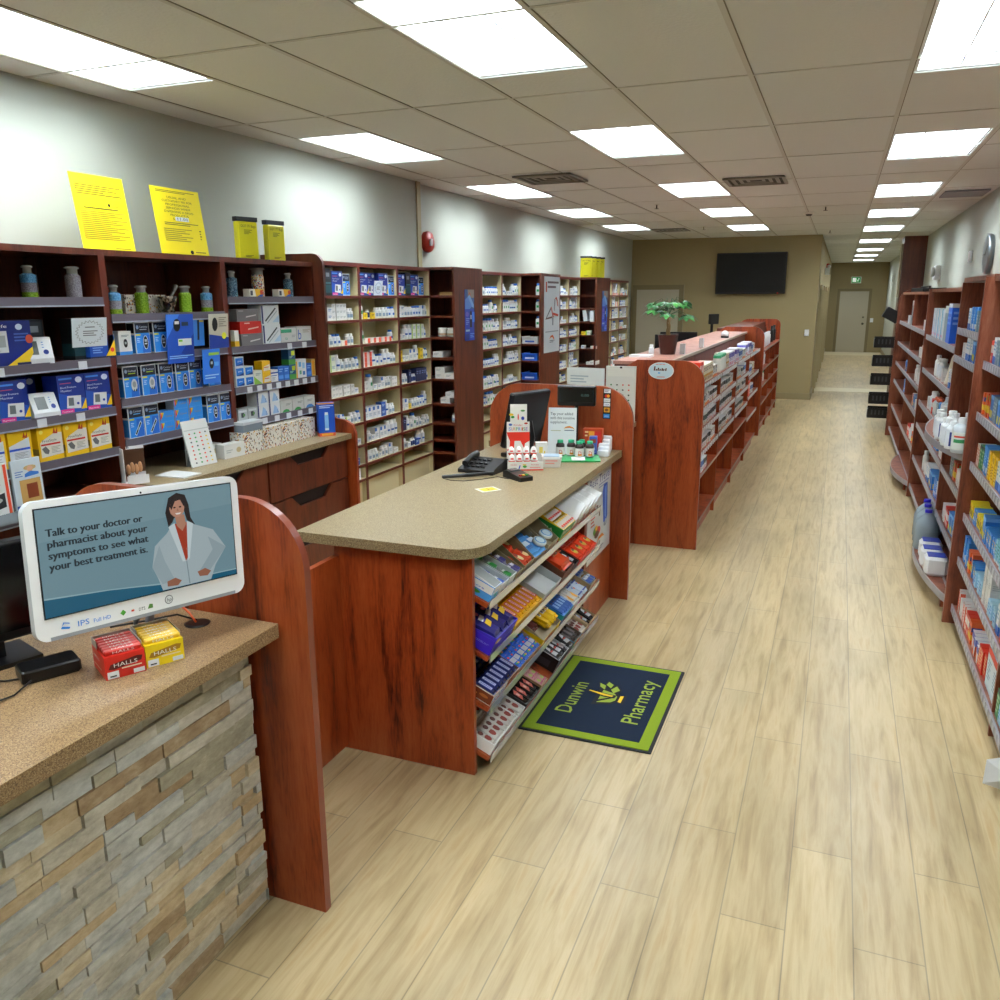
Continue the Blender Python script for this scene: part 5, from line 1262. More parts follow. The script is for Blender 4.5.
mb.poly([(-.235, q, zz+.004), (-.215, q, zz+.0), (-.212, q, zz+.004), (-.232, q, zz+.009)], P('#2a88e0')); mb.poly([(-.232, q, zz+.009), (-.226, q, zz+.016), (-.212, q, zz+.012), (-.214, q, zz+.015), (-.228, q, zz+.019)], P('#2a88e0'))
mb.poly([(-.085, q, zz+.006), (-.077, q, zz-.002), (-.069, q, zz+.006), (-.077, q, zz+.014)], P('#4aa030')); mb.poly([(-.055, q, zz+.003), (-.047, q, zz+.003), (-.047, q, zz+.008), (-.055, q, zz+.008)], P('#d04a30'))
mb.poly([(-.01, q, zz), (.005, q, zz), (.005, q, zz+.01), (-.004, q, zz+.012)], P('#5a8a40'))
c_ = [(.052+.012*math.cos(t*PI/10), q, zz+.011+.012*math.sin(t*PI/10)) for t in range(20)]; c2_ = [(.052+.0102*math.cos(t*PI/10), q-.0003, zz+.011+.0102*math.sin(t*PI/10)) for t in range(20)]
mb.poly(c_, P('#5c6064')); mb.poly(c2_, P('#e8eaea')); mb.text('hp', (.0445, q-.0006, zz+.006), (1, 0, .0), (.2, 0, 1), .014, P('#5c6064'), w=.015)
mb.build('badges', r)
mb = MB(); mb.M = Euler((-.075, .06, 1.307)).to_matrix().to_4x4().inverted()
mb.tube([(-.04, .01, -.14), (-.09, .04, -.20), (-.12, .04, -.297)], .014, P('#a8acb0', .3, .6), 8); mb.tube([(-.06, .09, -.12), (-.1, .1, -.20), (-.11, .09, -.297)], .012, P('#8c8c98', .3, .6), 8)
mb.box(-.2, -.09, .0, .15, -.302, -.292, P('#b0b4b8', .3, .5), .003); mb.build('stand', r)
r = thing('computer_monitor', 'black monitor half hidden behind the white computer', 'monitor', (-2.03, 1.40, 1.0005), 1.25)
MB().box(-.25, .25, -.02, .02, .06, .33, BLACK, .006).build('housing', r); MB().box(-.235, .235, -.0215, -.0202, .085, .318, P('#040405', .15)).build('screen', r); MB().box(-.04, .04, .0, .05, .01, .2, BLACK).build('neck', r); MB().box(-.11, .11, -.06, .1, 0, .012, BLACK).build('base', r)
r = thing('base_unit', 'small black power box on the counter under the white computer', 'power box', (-1.84, 1.42, 1.0005), 1.1)
MB().box(-.07, .07, -.04, .04, 0, .035, BLACK, .005).build('housing', r)
MB().tube([(-.05, -.04, .01), (-.1, -.09, .005), (-.16, -.10, .003), (-.24, -.05, .003), (-.3, .02, .003)], .0025, BLACK, 6).build('cable', r)
mb = MB(); mb.lathe([(.036, 0), (.038, .003), (.03, .005), (0, .004)], P('#0a0a0a', .4), 20); o = mb.build('cable_grommet'); tag(o, 'round black cable grommet in the brown countertop', 'grommet'); o.location = (-1.715, 1.83, 1.0005)
def cable(label, pts, rad, c): o = MB().tube(pts, rad, P(c, .4), 6).build('cable'); tag(o, label, 'cable')
cable('orange cable dropping into the round grommet', [(-1.86, 1.84, 1.10), (-1.80, 1.84, 1.06), (-1.74, 1.83, 1.03), (-1.715, 1.825, 1.008)], .0035, '#e0521a')
cable('black cable running to the round grommet', [(-1.9, 1.68, 1.02), (-1.82, 1.74, 1.03), (-1.76, 1.80, 1.035), (-1.725, 1.84, 1.008)], .003, '#0c0c0e')
cable('thin black cable lying on the counter left of the screen', [(-2.0, 1.30, 1.004), (-1.93, 1.33, 1.004), (-1.90, 1.34, 1.004), (-1.86, 1.38, 1.004)], .0022, '#0c0c0e')
def lozenge(label, loc, rz, c, c2, dk):
    r = thing('lozenge_box', label, 'box', loc, rz)
    w, d, h = .099, .12, .062
    mb = MB(); m = P(c, .35)
    mb.box(-w/2, w/2, -d/2, d/2, 0, h, m)
    decals(mb, w, d, h, [('p', [(.08, .44), (.22, .4), (.9, .56), (.94, .76), (.8, .8), (.14, .64)], dk), ('t', 'HALLS', .2, .5, .24, '#f4f4ee', .6), ('l', .4, .3, .9, .42, 1, '#f0e0c0'), ('r', .04, .03, .32, .34, '#e8ecee'), ('r', .1, .1, .26, .16, '#303438'), ('r', .68, .05, .96, .24, '#e8ecee')])
    decals(mb, w, d, h, [('t', 'HALLS', .1, .6, .2, '#f4f4ee', .5), ('l', .1, .2, .7, .3, 1, '#f0e0c0')], 'left')
    mb.build('carton', r)
    mb = MB()
    mb.box(-w/2, -w/2+.0015, d/2-.05, d/2, h, h+.022, P('#b8b4a8', .6)); mb.box(w/2-.0015, w/2, -d/2+.02, d/2, h, h+.016, P('#b8b4a8', .6)); mb.box(-w/2+.002, w/2-.002, d/2-.002, d/2, h, h+.02, P('#b8b4a8', .6))
    mb.build('flap', r)
    for i in range(6):
        mb = MB(); y = -d/2+.008+i*.017; mb.box(-w/2+.003, w/2-.003, y, y+.015, h+.0005, h+.013+.0008*i, P(c2, .3), .003)
        mb.text('HALLS', (-w/2+.022, y-.0004, h+.0025), (1, 0, 0), (0, 0, 1), .009, P('#f4f4ee'), w=.055); mb.text('HALLS', (-w/2+.022, y+.002, h+.0142+.0008*i), (1, 0, 0), (0, 1, 0), .011, P('#f4f4ee'), w=.055)
        mb.build('lozenge_stick', r)
A = Vector((-1.635, 1.48, 1.0005)); dr = Vector((math.cos(1.06), math.sin(1.06), 0)); bk = Vector((-math.sin(1.06), math.cos(1.06), 0))
p_ = A+bk*.065+dr*.0; lozenge('red open box of lozenge sticks under the white computer', tuple(p_), 1.06, '#d8281c', '#c8281c', '#5a140e')
p_ = A+bk*.075+dr*.103; lozenge('yellow open box of lozenge sticks beside the red one', tuple(p_), 1.06, '#f0d010', '#e8b818', '#a87808')

# ------------------------------------------------------------------ checkout counter things
def onc(x, y): return (x, y, 1.0005)
r = thing('desk_telephone', 'black desk telephone unit with sloping keypad on the checkout counter', 'telephone', onc(-1.79, 4.22), -.1)
mb = MB(); mb.prism([(-.10, 0), (.09, 0), (.09, .06), (.05, .065), (-.10, .02)], 0, -.11, .11, P('#060608', .55)); mb.build('housing', r)
mb = MB(); nk = Vector((0, -.4, .92))
for i in range(4):
    for j in range(3): mb.box(-.07+.03*i, -.05+.03*i, -.07+.04*j, -.05+.04*j, .030+.010*j, .037+.0125*j, P('#101114', .4))
mb.build('keypad', r)
mb = MB(); mb.tube([(-.08, -.07, .045), (-.08, .0, .075), (-.08, .07, .08)], [.02, .015, .02], P('#101114', .3), 8); mb.build('handset', r)
r = thing('scanner_pen', 'black stylus with coiled cord lying on the checkout counter', 'stylus', onc(-1.80, 4.02), -.15)
MB().tube([(-.1, -.1, .012), (0, 0, .014), (.1, .11, .016)], [.008, .011, .009], P('#16181c', .3), 8).build('body', r)
MB().tube([(-.09, -.1, .004), (-.03, -.12, .004), (.04, -.1, .004), (.1, -.02, .004), (.14, .08, .004), (.22, .06, .004)], .002, BLACK, 6).build('cord', r)
r = thing('card_reader', 'black handheld card reader with coloured keys in front of the egg display', 'card reader', onc(-1.535, 4.085), .95)
mb = MB(); mb.prism([(-.085, 0), (.085, 0), (.085, .035), (.05, .042), (-.085, .022)], 0, -.04, .04, P('#111215', .3)); mb.build('housing', r)
MB().box(-.03, .03, .02, .07, .038, .0435, P('#3a4044', .2)).build('screen', r)
mb = MB()
for i, c_ in enumerate(('#c02820', '#d8b020', '#2a9a3a')): mb.box(-.025+.02*i, -.013+.02*i, -.06, -.045, .026, .032, P(c_))
mb.build('keys', r)
mb = MB(); mb.box(-.055, .055, -.045, .045, 0, .0008, P('#dfe0dc', .4)); mb.box(-.038, .042, -.032, .032, .0008, .0014, P('#e8c410', .4)); mb.M = Matrix.Rotation(0, 4, 'Z'); mb.text('L', (-.01, -.02, .0018), (1, 0, 0), (0, 1, 0), .05, P('#4a3a10'), w=.03)
o = mb.build('counter_sticker'); tag(o, 'white and yellow sticker on the beige checkout countertop', 'sticker'); o.location = onc(-1.585, 3.79); o.rotation_euler = (0, 0, .9)
# chocolate egg display
r = thing('egg_display', 'white and red cardboard display of chocolate surprise eggs', 'display box', onc(-1.60, 4.37), .42)
w, d = .20, .15
mb = MB(); Wc = P('#eceae2', .4)
mb.prism([(-w/2, 0), (w/2-.07, 0), (w/2-.07, .26), (w/2-.085, .26), (w/2-.085, .36), (-w/2+.02, .36), (-w/2+.02, .26), (-w/2, .26)], 1, d/2-.045, d/2-.04, Wc)
mb.box(-w/2, w/2, -d/2, -d/2+.003, 0, .05, Wc); mb.box(-w/2, -w/2+.003, -d/2+.003, d/2-.05, 0, .055, Wc); mb.box(w/2-.003, w/2, -d/2+.003, d/2-.04, 0, .075, Wc); mb.box(-w/2+.003, w/2-.003, -d/2+.003, d/2-.05, 0, .003, Wc)
mb.M = Matrix.Translation((0, 0, 0)); decals(mb, w, d, .05, [('r', 0, 0, 1, .14, '#e0301c'), ('t', 'Kinder', .08, .6, .2, '#d8281c', .18), ('p', [(.3, .2), (.34, .2), (.36, .6), (.33, .6)], '#2a4ab8'), ('e', .48, .45, .06, .14, '#3a9a40'), ('r', .42, .6, .52, .72, '#e8c020'), ('t', 'Kinder', .66, .6, .2, '#d8281c', .22), ('l', .62, .2, .92, .4, 1, '#e8988a')])
mb.M = Matrix.Translation((-.035, d/2-.045, 0))
decals(mb, .13, 0, .36, [('p', [(0, .28), (.12, .3), (.14, .42), (.02, .52), (0, .56), (1, .56), (1, .42), (.8, .38), (.76, .3), (.6, .42), (.34, .42), (.3, .2), (.22, .16)], '#e0301c'),
   ('t', 'Kinder', .3, .66, .04, '#d8483a', .4)]+[('t', ch, .08+.105*i, .585, .075, c_, .1) for i, (ch, c_) in enumerate(zip('SURPRISE', ('#2a6ad0', '#d83a20', '#e0a818', '#3a9a40', '#2a6ad0', '#d0603a', '#3a9a40', '#8a4ab0')))]+
   [('e', .2, .84, .1, .02, '#e8c020'), ('e', .26, .8, .08, .02, '#3a9a40'), ('e', .5, .8, .03, .05, '#d8381c'), ('e', .7, .78, .07, .03, '#2a4ab8'), ('e', .7, .9, .1, .015, '#5a9a50'), ('e', .16, .68, .08, .02, '#4a6ab8'), ('e', .84, .7, .08, .015, '#b83a20'), ('e', .14, .12, .06, .04, '#c89a50'), ('e', .12, .22, .05, .03, '#c89a50')])
mb.build('carton', r)
EG = MB(); EG.lathe([(.001, 0), (.012, .003), (.019, .014), (.0195, .024), (.014, .042), (.007, .052), (0, .054)], P('#f0eee8', .3), 12); EG.lathe([(.0125, .0029), (.0194, .0138), (.0197, .018)], P('#e0401c', .3), 12)
EG.poly([(-.009, -.0198, .026), (.009, -.0198, .026), (.008, -.018, .034), (-.008, -.018, .034)], P('#d8483a'))
EGo = EG.build('chocolate_egg'); tag(EGo, 'egg', 'egg'); EGG = T(EGo, .04, .04, .054, 'white and red chocolate egg')
cz, sz = math.cos(.42), math.sin(.42)
for j in range(2):
    for i in range(4):
        lx, ly = -.075+.042*i, -.045+.05*j
        EGG.put((-1.60+lx*cz-ly*sz, 4.37+lx*sz+ly*cz, 1.0005+.035+.035*j), .42, f'white and red chocolate egg in the {("front", "back")[j]} row of the display, {ORD[i]} along', 'chocolate eggs in the display')
o = MB().box(-.08, .08, -.05, .02, .0, .033, P('#c9c4ba', .3)).build('egg_riser'); tag(o, 'pale tray insert under the front chocolate eggs', 'tray'); o.location = (-1.60, 4.37, 1.004); o.rotation_euler = (0, 0, .42)
o = MB().box(-.04, .085, -.01, .045, .0, .068, P('#c9c4ba', .3)).build('egg_riser'); tag(o, 'pale tray insert under the back chocolate eggs', 'tray'); o.location = (-1.612, 4.385, 1.004); o.rotation_euler = (0, 0, .42)
bpy.data.objects.remove(o)
# clear tub, tray of vitamin bottles, sign
r = thing('sample_tub', 'pale tub with pink print between egg display and bottle tray', 'tub', onc(-1.475, 4.48), .3)
mb = MB(); mb.prism([(-.05, 0), (.05, 0), (.06, .06), (-.06, .06)], 1, -.05, .05, P('#d8d2c8', .3)); decals(mb, .1, .1, .06, [('l', .15, .2, .85, .7, 2, '#e89a90'), ('p', [(0, .8), (1, .8), (1, 1), (0, 1)], '#f0f0ee')]); mb.build('tub', r)
MB().box(-.045, .045, -.04, .04, .0605, .064, P('#a8c0d8', .3)).build('contents', r)
o = pack('small_box', 'white and yellow carton', 'box', .07, .05, .12, '#e2e0d8', [('r', .3, .5, .6, .8, '#e8d060'), ('r', .7, 0, .8, .6, '#e0c030')]).put(onc(-1.565, 4.56), .4, 'white and yellow carton standing behind the egg display')
r = thing('counter_sign', 'white standing sign about a supplement behind the brown bottles', 'sign', onc(-1.535, 4.86), .2)
mb = MB(); w, h = .175, .285; mb.M = Matrix.Rotation(-.12, 4, 'X'); mb.box(-w/2, w/2, -.0015, .0015, 0, h, P('#eef4f4', .3))
decals(mb, w, .003, h, [('t', 'Tap your added', .07, .84, .085, '#4a5864', .8), ('t', 'with this sensitive', .07, .75, .085, '#4a5864', .86), ('t', 'supplement.', .07, .66, .085, '#4a5864', .6), ('p', [(.55, .54), (.62, .59), (.75, .61), (.88, .58), (.95, .53), (.86, .56), (.74, .58), (.62, .56)], '#e8a02a'), ('p', [(.6, .555), (.74, .585), (.88, .56), (.74, .57)], '#d8382a'), ('l', .58, .48, .92, .52, 1, '#6a7884'), ('l', .1, .48, .45, .51, 1, '#b8b890')]); mb.build('sheet', r)
MB().box(-.06, .06, .0, .06, 0, .003, P('#cfd8dc', .2)).build('foot', r)
r = thing('bottle_tray', 'green cardboard tray holding brown vitamin bottles', 'tray', onc(-1.385, 4.70), .38)
mb = MB(); Gn = P('#1f9a50', .4)
mb.box(-.13, .13, -.02, .07, 0, .02, Gn); mb.prism([(-.07, 0), (-.02, 0), (-.02, .02), (-.07, .008)], 0, -.13, .13, Gn)
mb.add([(-.04, -.0715, .012), (.04, -.0715, .012), (.04, -.025, .0232), (-.04, -.025, .0232)], [(0, 1, 2, 3)], P('#eef0ee')); mb.build('tray', r)
VB = bottle('vitamin_bottle', 'vitamin', .026, .095, '#241410', '#1a9a6a', '#e4e2dc', (.05, .56), .55, .018, n=14, parts=True, extra=[(.1, .22, -2.0, -1.1, '#e0a030')])
mbv = VB.root
cz, sz = math.cos(.38), math.sin(.38)
def vit(lx, ly, lb, big=False):
    o = VB.put((-1.385+lx*cz-ly*sz, 4.70+lx*sz+ly*cz, 1.0005+.0205), .38, lb, 'brown vitamin bottles on the green tray')
md = MB(); md.text('D', (-.010, -.0272, .014), (1, 0, 0), (0, 0, 1), .034, P('#c8281c'), w=.02); md.build('letter', mbv)
vit(-.1, .045, 'brown vitamin bottle with green cap at the near back corner of the tray'); vit(-.035, .045, 'brown vitamin bottle with green cap, middle of the back row'); vit(.03, .045, 'brown vitamin bottle with green cap at the far end of the back row')
vit(.01, -.005, 'brown vitamin bottle with green cap, nearer one in the front row'); vit(.072, -.005, 'brown vitamin bottle with green cap, farther one in the front row')
BXB = pack('medicine_box', 'blue supplement box', 'box', .045, .06, .12, '#3c5cb0', [('r', .1, .7, .9, .9, '#8a3a20'), ('e', .5, .4, .3, .12, '#b8c8e8'), ('l', .1, .1, .9, .25, 2, '#9ab0e0')])
BXB.put(onc(-1.335, 4.865), .2, 'blue supplement box behind the vitamin bottles')
o = pack('medicine_box', 'orange', 'box', .12, .06, .15, '#b8421c', [('r', .3, .3, .6, .9, '#e8a030'), ('r', .6, .3, .95, .9, '#c8281c'), ('l', .1, .6, .28, .9, 2, '#f0d0a0')]).put(onc(-1.37, 4.99), .1, 'orange and red box behind the blue supplement box')
for i in range(5):
    mb = MB(); mb.box(-.035, .035, -.05, .05, 0, .05-.0*i, WHITE, .006)
    o = mb.build('tissue_pack'); tag(o, f'white packet in the stepped pile beside the orange box, {ORD[i]} from the top', 'packet', 'white packets on the checkout counter')
    o.location = (-1.285+.008*i-.02, 5.055-.0-.045*i+.0, 1.0005+(0 if i > 3 else 0)); o.scale = (1, .42, 2.9-.48*i)
    for v in o.data.vertices: v.co = Vector((v.co.x, v.co.y*.42, v.co.z*(1.9-.3*i)))
    o.scale = (1, 1, 1)
# register
r = thing('register_monitor', 'black register touch monitor seen from behind, tilted back', 'monitor', onc(-1.755, 4.72), -1.95)
mb = MB(); mb.M = Matrix.Translation((0, 0, .07)) @ Matrix.Rotation(-.25, 4, 'X'); mb.box(-.17, .17, -.02, .02, 0, .34, P('#0b0c0f', .3), .008); mb.build('housing', r)
mb = MB(); mb.tube([(0, .06, .02), (0, .09, .12), (0, .07, .22)], [.03, .022, .02], BLACK, 8); mb.build('neck', r)
MB().box(-.11, .11, -.07, .12, 0, .025, BLACK, .006).build('base', r)
mb = MB(); mb.M = Matrix.Translation((0, 0, .07)) @ Matrix.Rotation(-.25, 4, 'X'); mb.box(.03, .06, .0205, .028, .1, .12, P('#2040c0', .3)); mb.build('plug', r)
r = thing('customer_display', 'black pole customer display above the checkout counter', 'display', onc(-1.485, 5.0), .12)
MB().box(-.05, .05, -.05, .05, 0, .015, BLACK, .004).build('base', r); MB().tube([(0, 0, .015), (0, 0, .29)], .012, BLACK, 8).build('pole', r)
mb = MB(); mb.box(-.12, .12, -.02, .02, .285, .41, P('#0a0b0d', .3), .006); decals_m = mb; 0
mb.build('housing', r)
mb = MB(); mb.box(-.105, .105, -.0215, -.0202, .31, .395, P('#0d1514', .2)); mb.text('0.00', (.03, -.0222, .345), (1, 0, 0), (0, 0, 1), .022, P('#3a5a58'), w=.05); mb.build('screen', r)
# folders behind the panel
r = thing('pill_planner_board', 'tall white pill organiser card with coloured dots behind the panel', 'pill card', (-1.52, 6.30, 1.0005), .05)
mb = MB(); mb.box(-.115, .115, -.012, .004, 0, .43, P('#dfe3de', .35))
decals(mb, .23, .024, .43, [('r', .06, .82, .94, .97, '#e8ebe4'), ('r', .46, .96, .54, .995, '#222222')]+[('e', .18+.2*i, .22+.09*j, .03, .014, ['#c83a2a', '#2e7a40', '#3a3a3a', '#e05a4a'][(i+j) % 4]) for i in range(4) for j in range(6)]); mb.build('card', r)
r = thing('folded_leaflet', 'large white folded leaflet standing behind the card sticker panel', 'leaflet', (-1.80, 6.27, 1.0005), -.12)
mb = MB(); mb.box(-.15, .15, -.002, .002, 0, .41, P('#e4ecec', .4)); decals(mb, .3, .004, .41, [('l', .1, .7, .6, .86, 3, '#a8bcc8'), ('l', .3, .4, .7, .5, 2, '#b8c8d0')]); mb.build('sheet', r)
MB().box(-.15, .15, .03, .034, 0, .41, P('#dfe6e6', .4)).build('back_sheet', r)

# ------------------------------------------------------------------ candy shelves
ROT = (TILT, 0, PI/2)
def tray(label, k, y0, w, d, h, c, front=None, dec=None, hb=None, ly=.0):
    """open carton on slanted tier k; front decals"""
    r = thing('candy_carton', label, 'carton', slant(k, y0+w/2, ly+.004, .0006), ROT)
    m = P(c, .5); mb = MB(); hb = hb or h; t = .003
    mb.box(-w/2, w/2, 0, d, 0, .002, m); mb.box(-w/2, w/2, 0, t, .002, h, m); mb.box(-w/2, w/2, d-t, d, .002, hb, m)
    for s_ in (-1, 1):
        x = s_*w/2
        mb.prism([(t, .002), (d-t, .002), (d-t, hb), (t, h)], 0, min(x, x-s_*t), max(x, x-s_*t), m)
    if front:
        mb.box(-w/2-.0008, w/2+.0008, -.001, -.0001, 0, h, P(front, .4))
        mb.box(-w/2-.0010, -w/2-.0003, 0, d, 0, min(h, hb), P(front, .4))
    if dec: mb.M = Matrix.Translation((0, .0, 0)); decals(mb, w, .0024, h, dec)
    mb.build('carton', r)
    if dec:
        mb = MB(); mb.M = Matrix.Translation((0, d/2, 0)); decals(mb, w+.003, d, h*.95, [q_ for q_ in dec if q_[0] != 'l'], 'left'); mb.build('side_print', r)
    return r
def candyT(name, desc, w, l, h, c, dec, cat='candy'):
    """bar lying with its length up the slope, wrapped with crimped ends"""
    mb = MB(); m = P(c, .25); n = 6; vs = []
    L = [(-.5, .98, .06), (-.44, .9, .15), (-.38, 1, 1), (.38, 1, 1), (.44, .9, .15), (.5, .98, .06)]
    for (t, a, b) in L:
        for q_ in range(8):
            an = 2*PI*(q_+.5)/8; cx_ = math.cos(an); cz_ = math.sin(an)
            vs.append((max(-.5, min(.5, cx_*.62))*w*a, t*l+l/2, h/2+max(-.5, min(.5, cz_*.62))*h*b))
    fs = [(i*8+q_, i*8+(q_+1) % 8, i*8+8+(q_+1) % 8, i*8+8+q_) for i in range(5) for q_ in range(8)]
    mb.add(vs, fs, m); mb.add(vs, [tuple(range(8)), tuple(range(40, 48))], m)
    mb.M = Matrix.Translation((0, l/2, h*.56-h))
    decals(mb, w*.9, l*.74, h+h*.5-.0, dec, 'top')
    o = mb.build(name); tag(o, desc, cat); return T(o, w, l, h, desc)
def cput(t, k, lx, ly, lz, label, group, dr=(0, 0, 0)):
    return t.put(slant(k, lx, ly+.006, lz+.003), (ROT[0]+dr[0], dr[1], ROT[2]+dr[2]), label, group)
def grid(t, k, y0, ly0, nx, ny, nz, px, py, pz, where, z0=0, jitter=0, flip=False):
    for c_ in range(nz):
        for b in range(ny):
            for a in range(nx):
                jr = random.uniform(-jitter, jitter)
                cput(t, k, y0+px*(a+.5), ly0+py*b, z0+pz*c_, lab(t.desc, where), f'candy in {where}', (0, 0, jr))
sn = dict(t='BAR')
CB_N = candyT('candy_bar', 'navy wrapped candy bar', .036, .11, .022, '#1c2258', [('r', .12, .1, .88, .9, '#3a4a9a'), ('p', [(.3, .12), (.7, .12), (.7, .88), (.3, .88)], '#c8cce4'), ('r', .42, .16, .58, .84, '#2a3a9a')])
CB_Y = candyT('candy_bar', 'yellow and red wrapped candy bar', .04, .125, .022, '#f0b010', [('r', .1, .06, .9, .94, '#c83418'), ('r', .3, .12, .7, .88, '#f0e0c8'), ('r', .42, .2, .58, .8, '#c83418')])
CB_M = candyT('candy_bar', 'blue and silver candy packet', .045, .09, .02, '#3a6ad0', [('r', 0, .3, 1, .7, '#b8bcc8'), ('e', .3, .85, .2, .08, '#e84030'), ('e', .7, .15, .2, .08, '#e8a020'), ('e', .7, .85, .2, .08, '#2a90e0'), ('e', .3, .15, .2, .08, '#30a048')])
CB_MY = candyT('candy_bar', 'yellow candy packet', .034, .16, .022, '#f4c40c', [('r', .1, .35, .9, .6, '#e8e0c0'), ('r', .25, .4, .75, .55, '#5a2a14')])
CB_MB = candyT('candy_bar', 'brown candy packet', .034, .16, .022, '#5a2416', [('r', .1, .35, .9, .6, '#e8dcd0'), ('r', .25, .62, .75, .9, '#c83020')])
CB_K = candyT('candy_bar', 'white and red wrapped candy bar', .042, .12, .018, '#d8d4cc', [('e', .5, .3, .4, .22, '#8a2e20'), ('e', .5, .7, .36, .15, '#5a2a20'), ('r', .1, .45, .9, .55, '#c8c0b8')])
CB_R = candyT('candy_bar', 'black and red wrapped candy bar', .036, .12, .02, '#1c1212', [('p', [(.1, .1), (.9, .3), (.9, .9), (.1, .7)], '#c05040'), ('r', .3, .4, .7, .6, '#e0a898')])
CB_LB = candyT('candy_bar', 'light blue wrapped candy bar', .03, .12, .02, '#3a70c8', [('r', .1, .3, .9, .7, '#80b0e8'), ('r', .1, .75, .9, .9, '#1a3a80')])
CB_O = candyT('candy_cup', 'orange peanut cup packet', .075, .105, .022, '#f03c18', [('e', .5, .5, .34, .3, '#e8a020'), ('p', [(.3, .6), (.5, .8), (.8, .7), (.6, .55)], '#6a2414'), ('r', .3, .38, .7, .55, '#d8c020')])
CB_S = candyT('candy_bar', 'black and silver wrapped candy', .05, .12, .022, '#24242a', [('r', .1, .1, .9, .4, '#b8bac0'), ('p', [(.2, .5), (.8, .6), (.7, .9), (.3, .8)], '#c8cad0'), ('r', .2, .42, .8, .5, '#b83024')])
GUM_B = candyT('gum_packet', 'blue and silver gum packet', .036, .07, .03, '#a8b4bc', [('p', [(0, 0), (1, 0), (1, .5), (0, .8)], '#2a5ab8'), ('r', .1, .6, .9, .9, '#d8e0e4')])
GUM_G = candyT('gum_packet', 'green and silver gum packet', .036, .07, .03, '#a8b4ac', [('p', [(0, 0), (1, .1), (1, .6), (0, .8)], '#2a9a38'), ('r', .1, .7, .9, .9, '#d8e4dc')])
GUM_P = candyT('gum_packet', 'violet and silver gum packet', .036, .07, .03, '#9a98b4', [('p', [(0, 0), (1, 0), (1, .6), (0, .5)], '#3a3484'), ('r', .1, .6, .9, .9, '#d8d8e4')])
GUM_O = candyT('candy_bag', 'orange and white candy bag', .055, .10, .035, '#d8482a', [('e', .5, .4, .35, .28, '#f0d8a0'), ('p', [(.2, .5), (.8, .6), (.6, .95)], '#8a2418')])
LOZ = candyT('lozenge_stick', 'red and white lozenge stick', .024, .065, .02, '#e8e4dc', [('r', 0, 0, 1, .25, '#d83a20'), ('r', 0, .75, 1, 1, '#e8c020')])
TIN = MB(); TIN.lathe([(.042, 0), (.045, .003), (.045, .012), (.042, .016), (0, .016)], P('#dfe8e8', .25), 20, sx=1, sy=.75); TIN.lathe([(.036, .0163), (0, .0166)], P('#3a90c8', .3), 18, sx=1, sy=.75); TIN.lathe([(.028, .0168), (0, .0172)], P('#cfe4ea', .3), 18, sx=1, sy=.75)
tn = TIN.build('mint_tin'); tag(tn, 'tin', 'tin'); TINT = T(tn, .09, .07, .016, 'oval mint tin')
# tier 0 (top)
tray('white and blue carton at the near end of the top candy shelf', 0, 0, .075, .19, .07, '#e4e8e8', '#4a9ae0', [('r', 0, .5, 1, 1, '#eceeee'), ('t', 'Mentos', .1, .6, .2, '#3a6ad0', .7), ('e', .6, .3, .15, .12, '#3a9a40')], .09)
tray('white gum carton with blue packets on the top candy shelf', 0, .09, .085, .30, .05, '#dfe4e6')
grid(GUM_B, 0, .093, .0, 2, 4, 1, .038, .072, 0, 'the blue gum carton')
tray('white gum carton with green packets on the top candy shelf', 0, .185, .085, .30, .05, '#dfe4e6')
grid(GUM_G, 0, .188, .0, 2, 4, 1, .038, .072, 0, 'the green gum carton')
tray('kraft gum carton with violet packets on the top candy shelf', 0, .28, .085, .30, .035, '#9a8a68', hb=.07)
grid(GUM_P, 0, .283, .0, 2, 4, 1, .038, .072, 0, 'the violet gum carton')
tray('kraft carton of orange candy bags on the top candy shelf', 0, .38, .13, .24, .04, '#8a7a58', hb=.10)
grid(GUM_O, 0, .385, .0, 2, 2, 1, .058, .1, 0, 'the orange bag carton', .01, .2)
tray('kraft carton with blue packs on the top candy shelf', 0, .53, .16, .26, .03, '#8a7a5c', hb=.12)
BPK = candyT('candy_bag', 'light blue candy pack', .07, .13, .03, '#5aa0e0', [('r', .1, .5, .9, .8, '#cfe4f4'), ('l', .1, .2, .9, .4, 2, '#2a60b0')])
grid(BPK, 0, .535, .0, 2, 2, 1, .075, .12, 0, 'the kraft carton of blue packs', .012, .2)
for i, (lx, ly, c_) in enumerate(((.665, .04, 0), (.78, .05, 1))):
    cput(TINT, 0, lx, ly, .045, ('light blue oval mint tin on the top candy shelf', 'white oval mint tin with green ring on the top candy shelf')[i], 'oval mint tins')
tray('kraft carton under the white oval tin', 0, .71, .15, .26, .04, '#9a8c6c', hb=.11)
tray('green and yellow carton of lozenge sticks on the top candy shelf', 0, .90, .20, .17, .07, '#e8c020', '#1f8a3a', [('p', [(0, 0), (1, 0), (1, .35), (0, .15)], '#e8c020'), ('t', 'RICOLA', .1, .55, .3, '#e8f0e0', .6), ('r', 0, .0, 1, .1, '#d8481c')], .09)
grid(LOZ, 0, .905, .0, 7, 2, 1, .0275, .075, 0, 'the green and yellow carton', .055)
mbn = ['nearest', 'second', 'third', 'farthest']
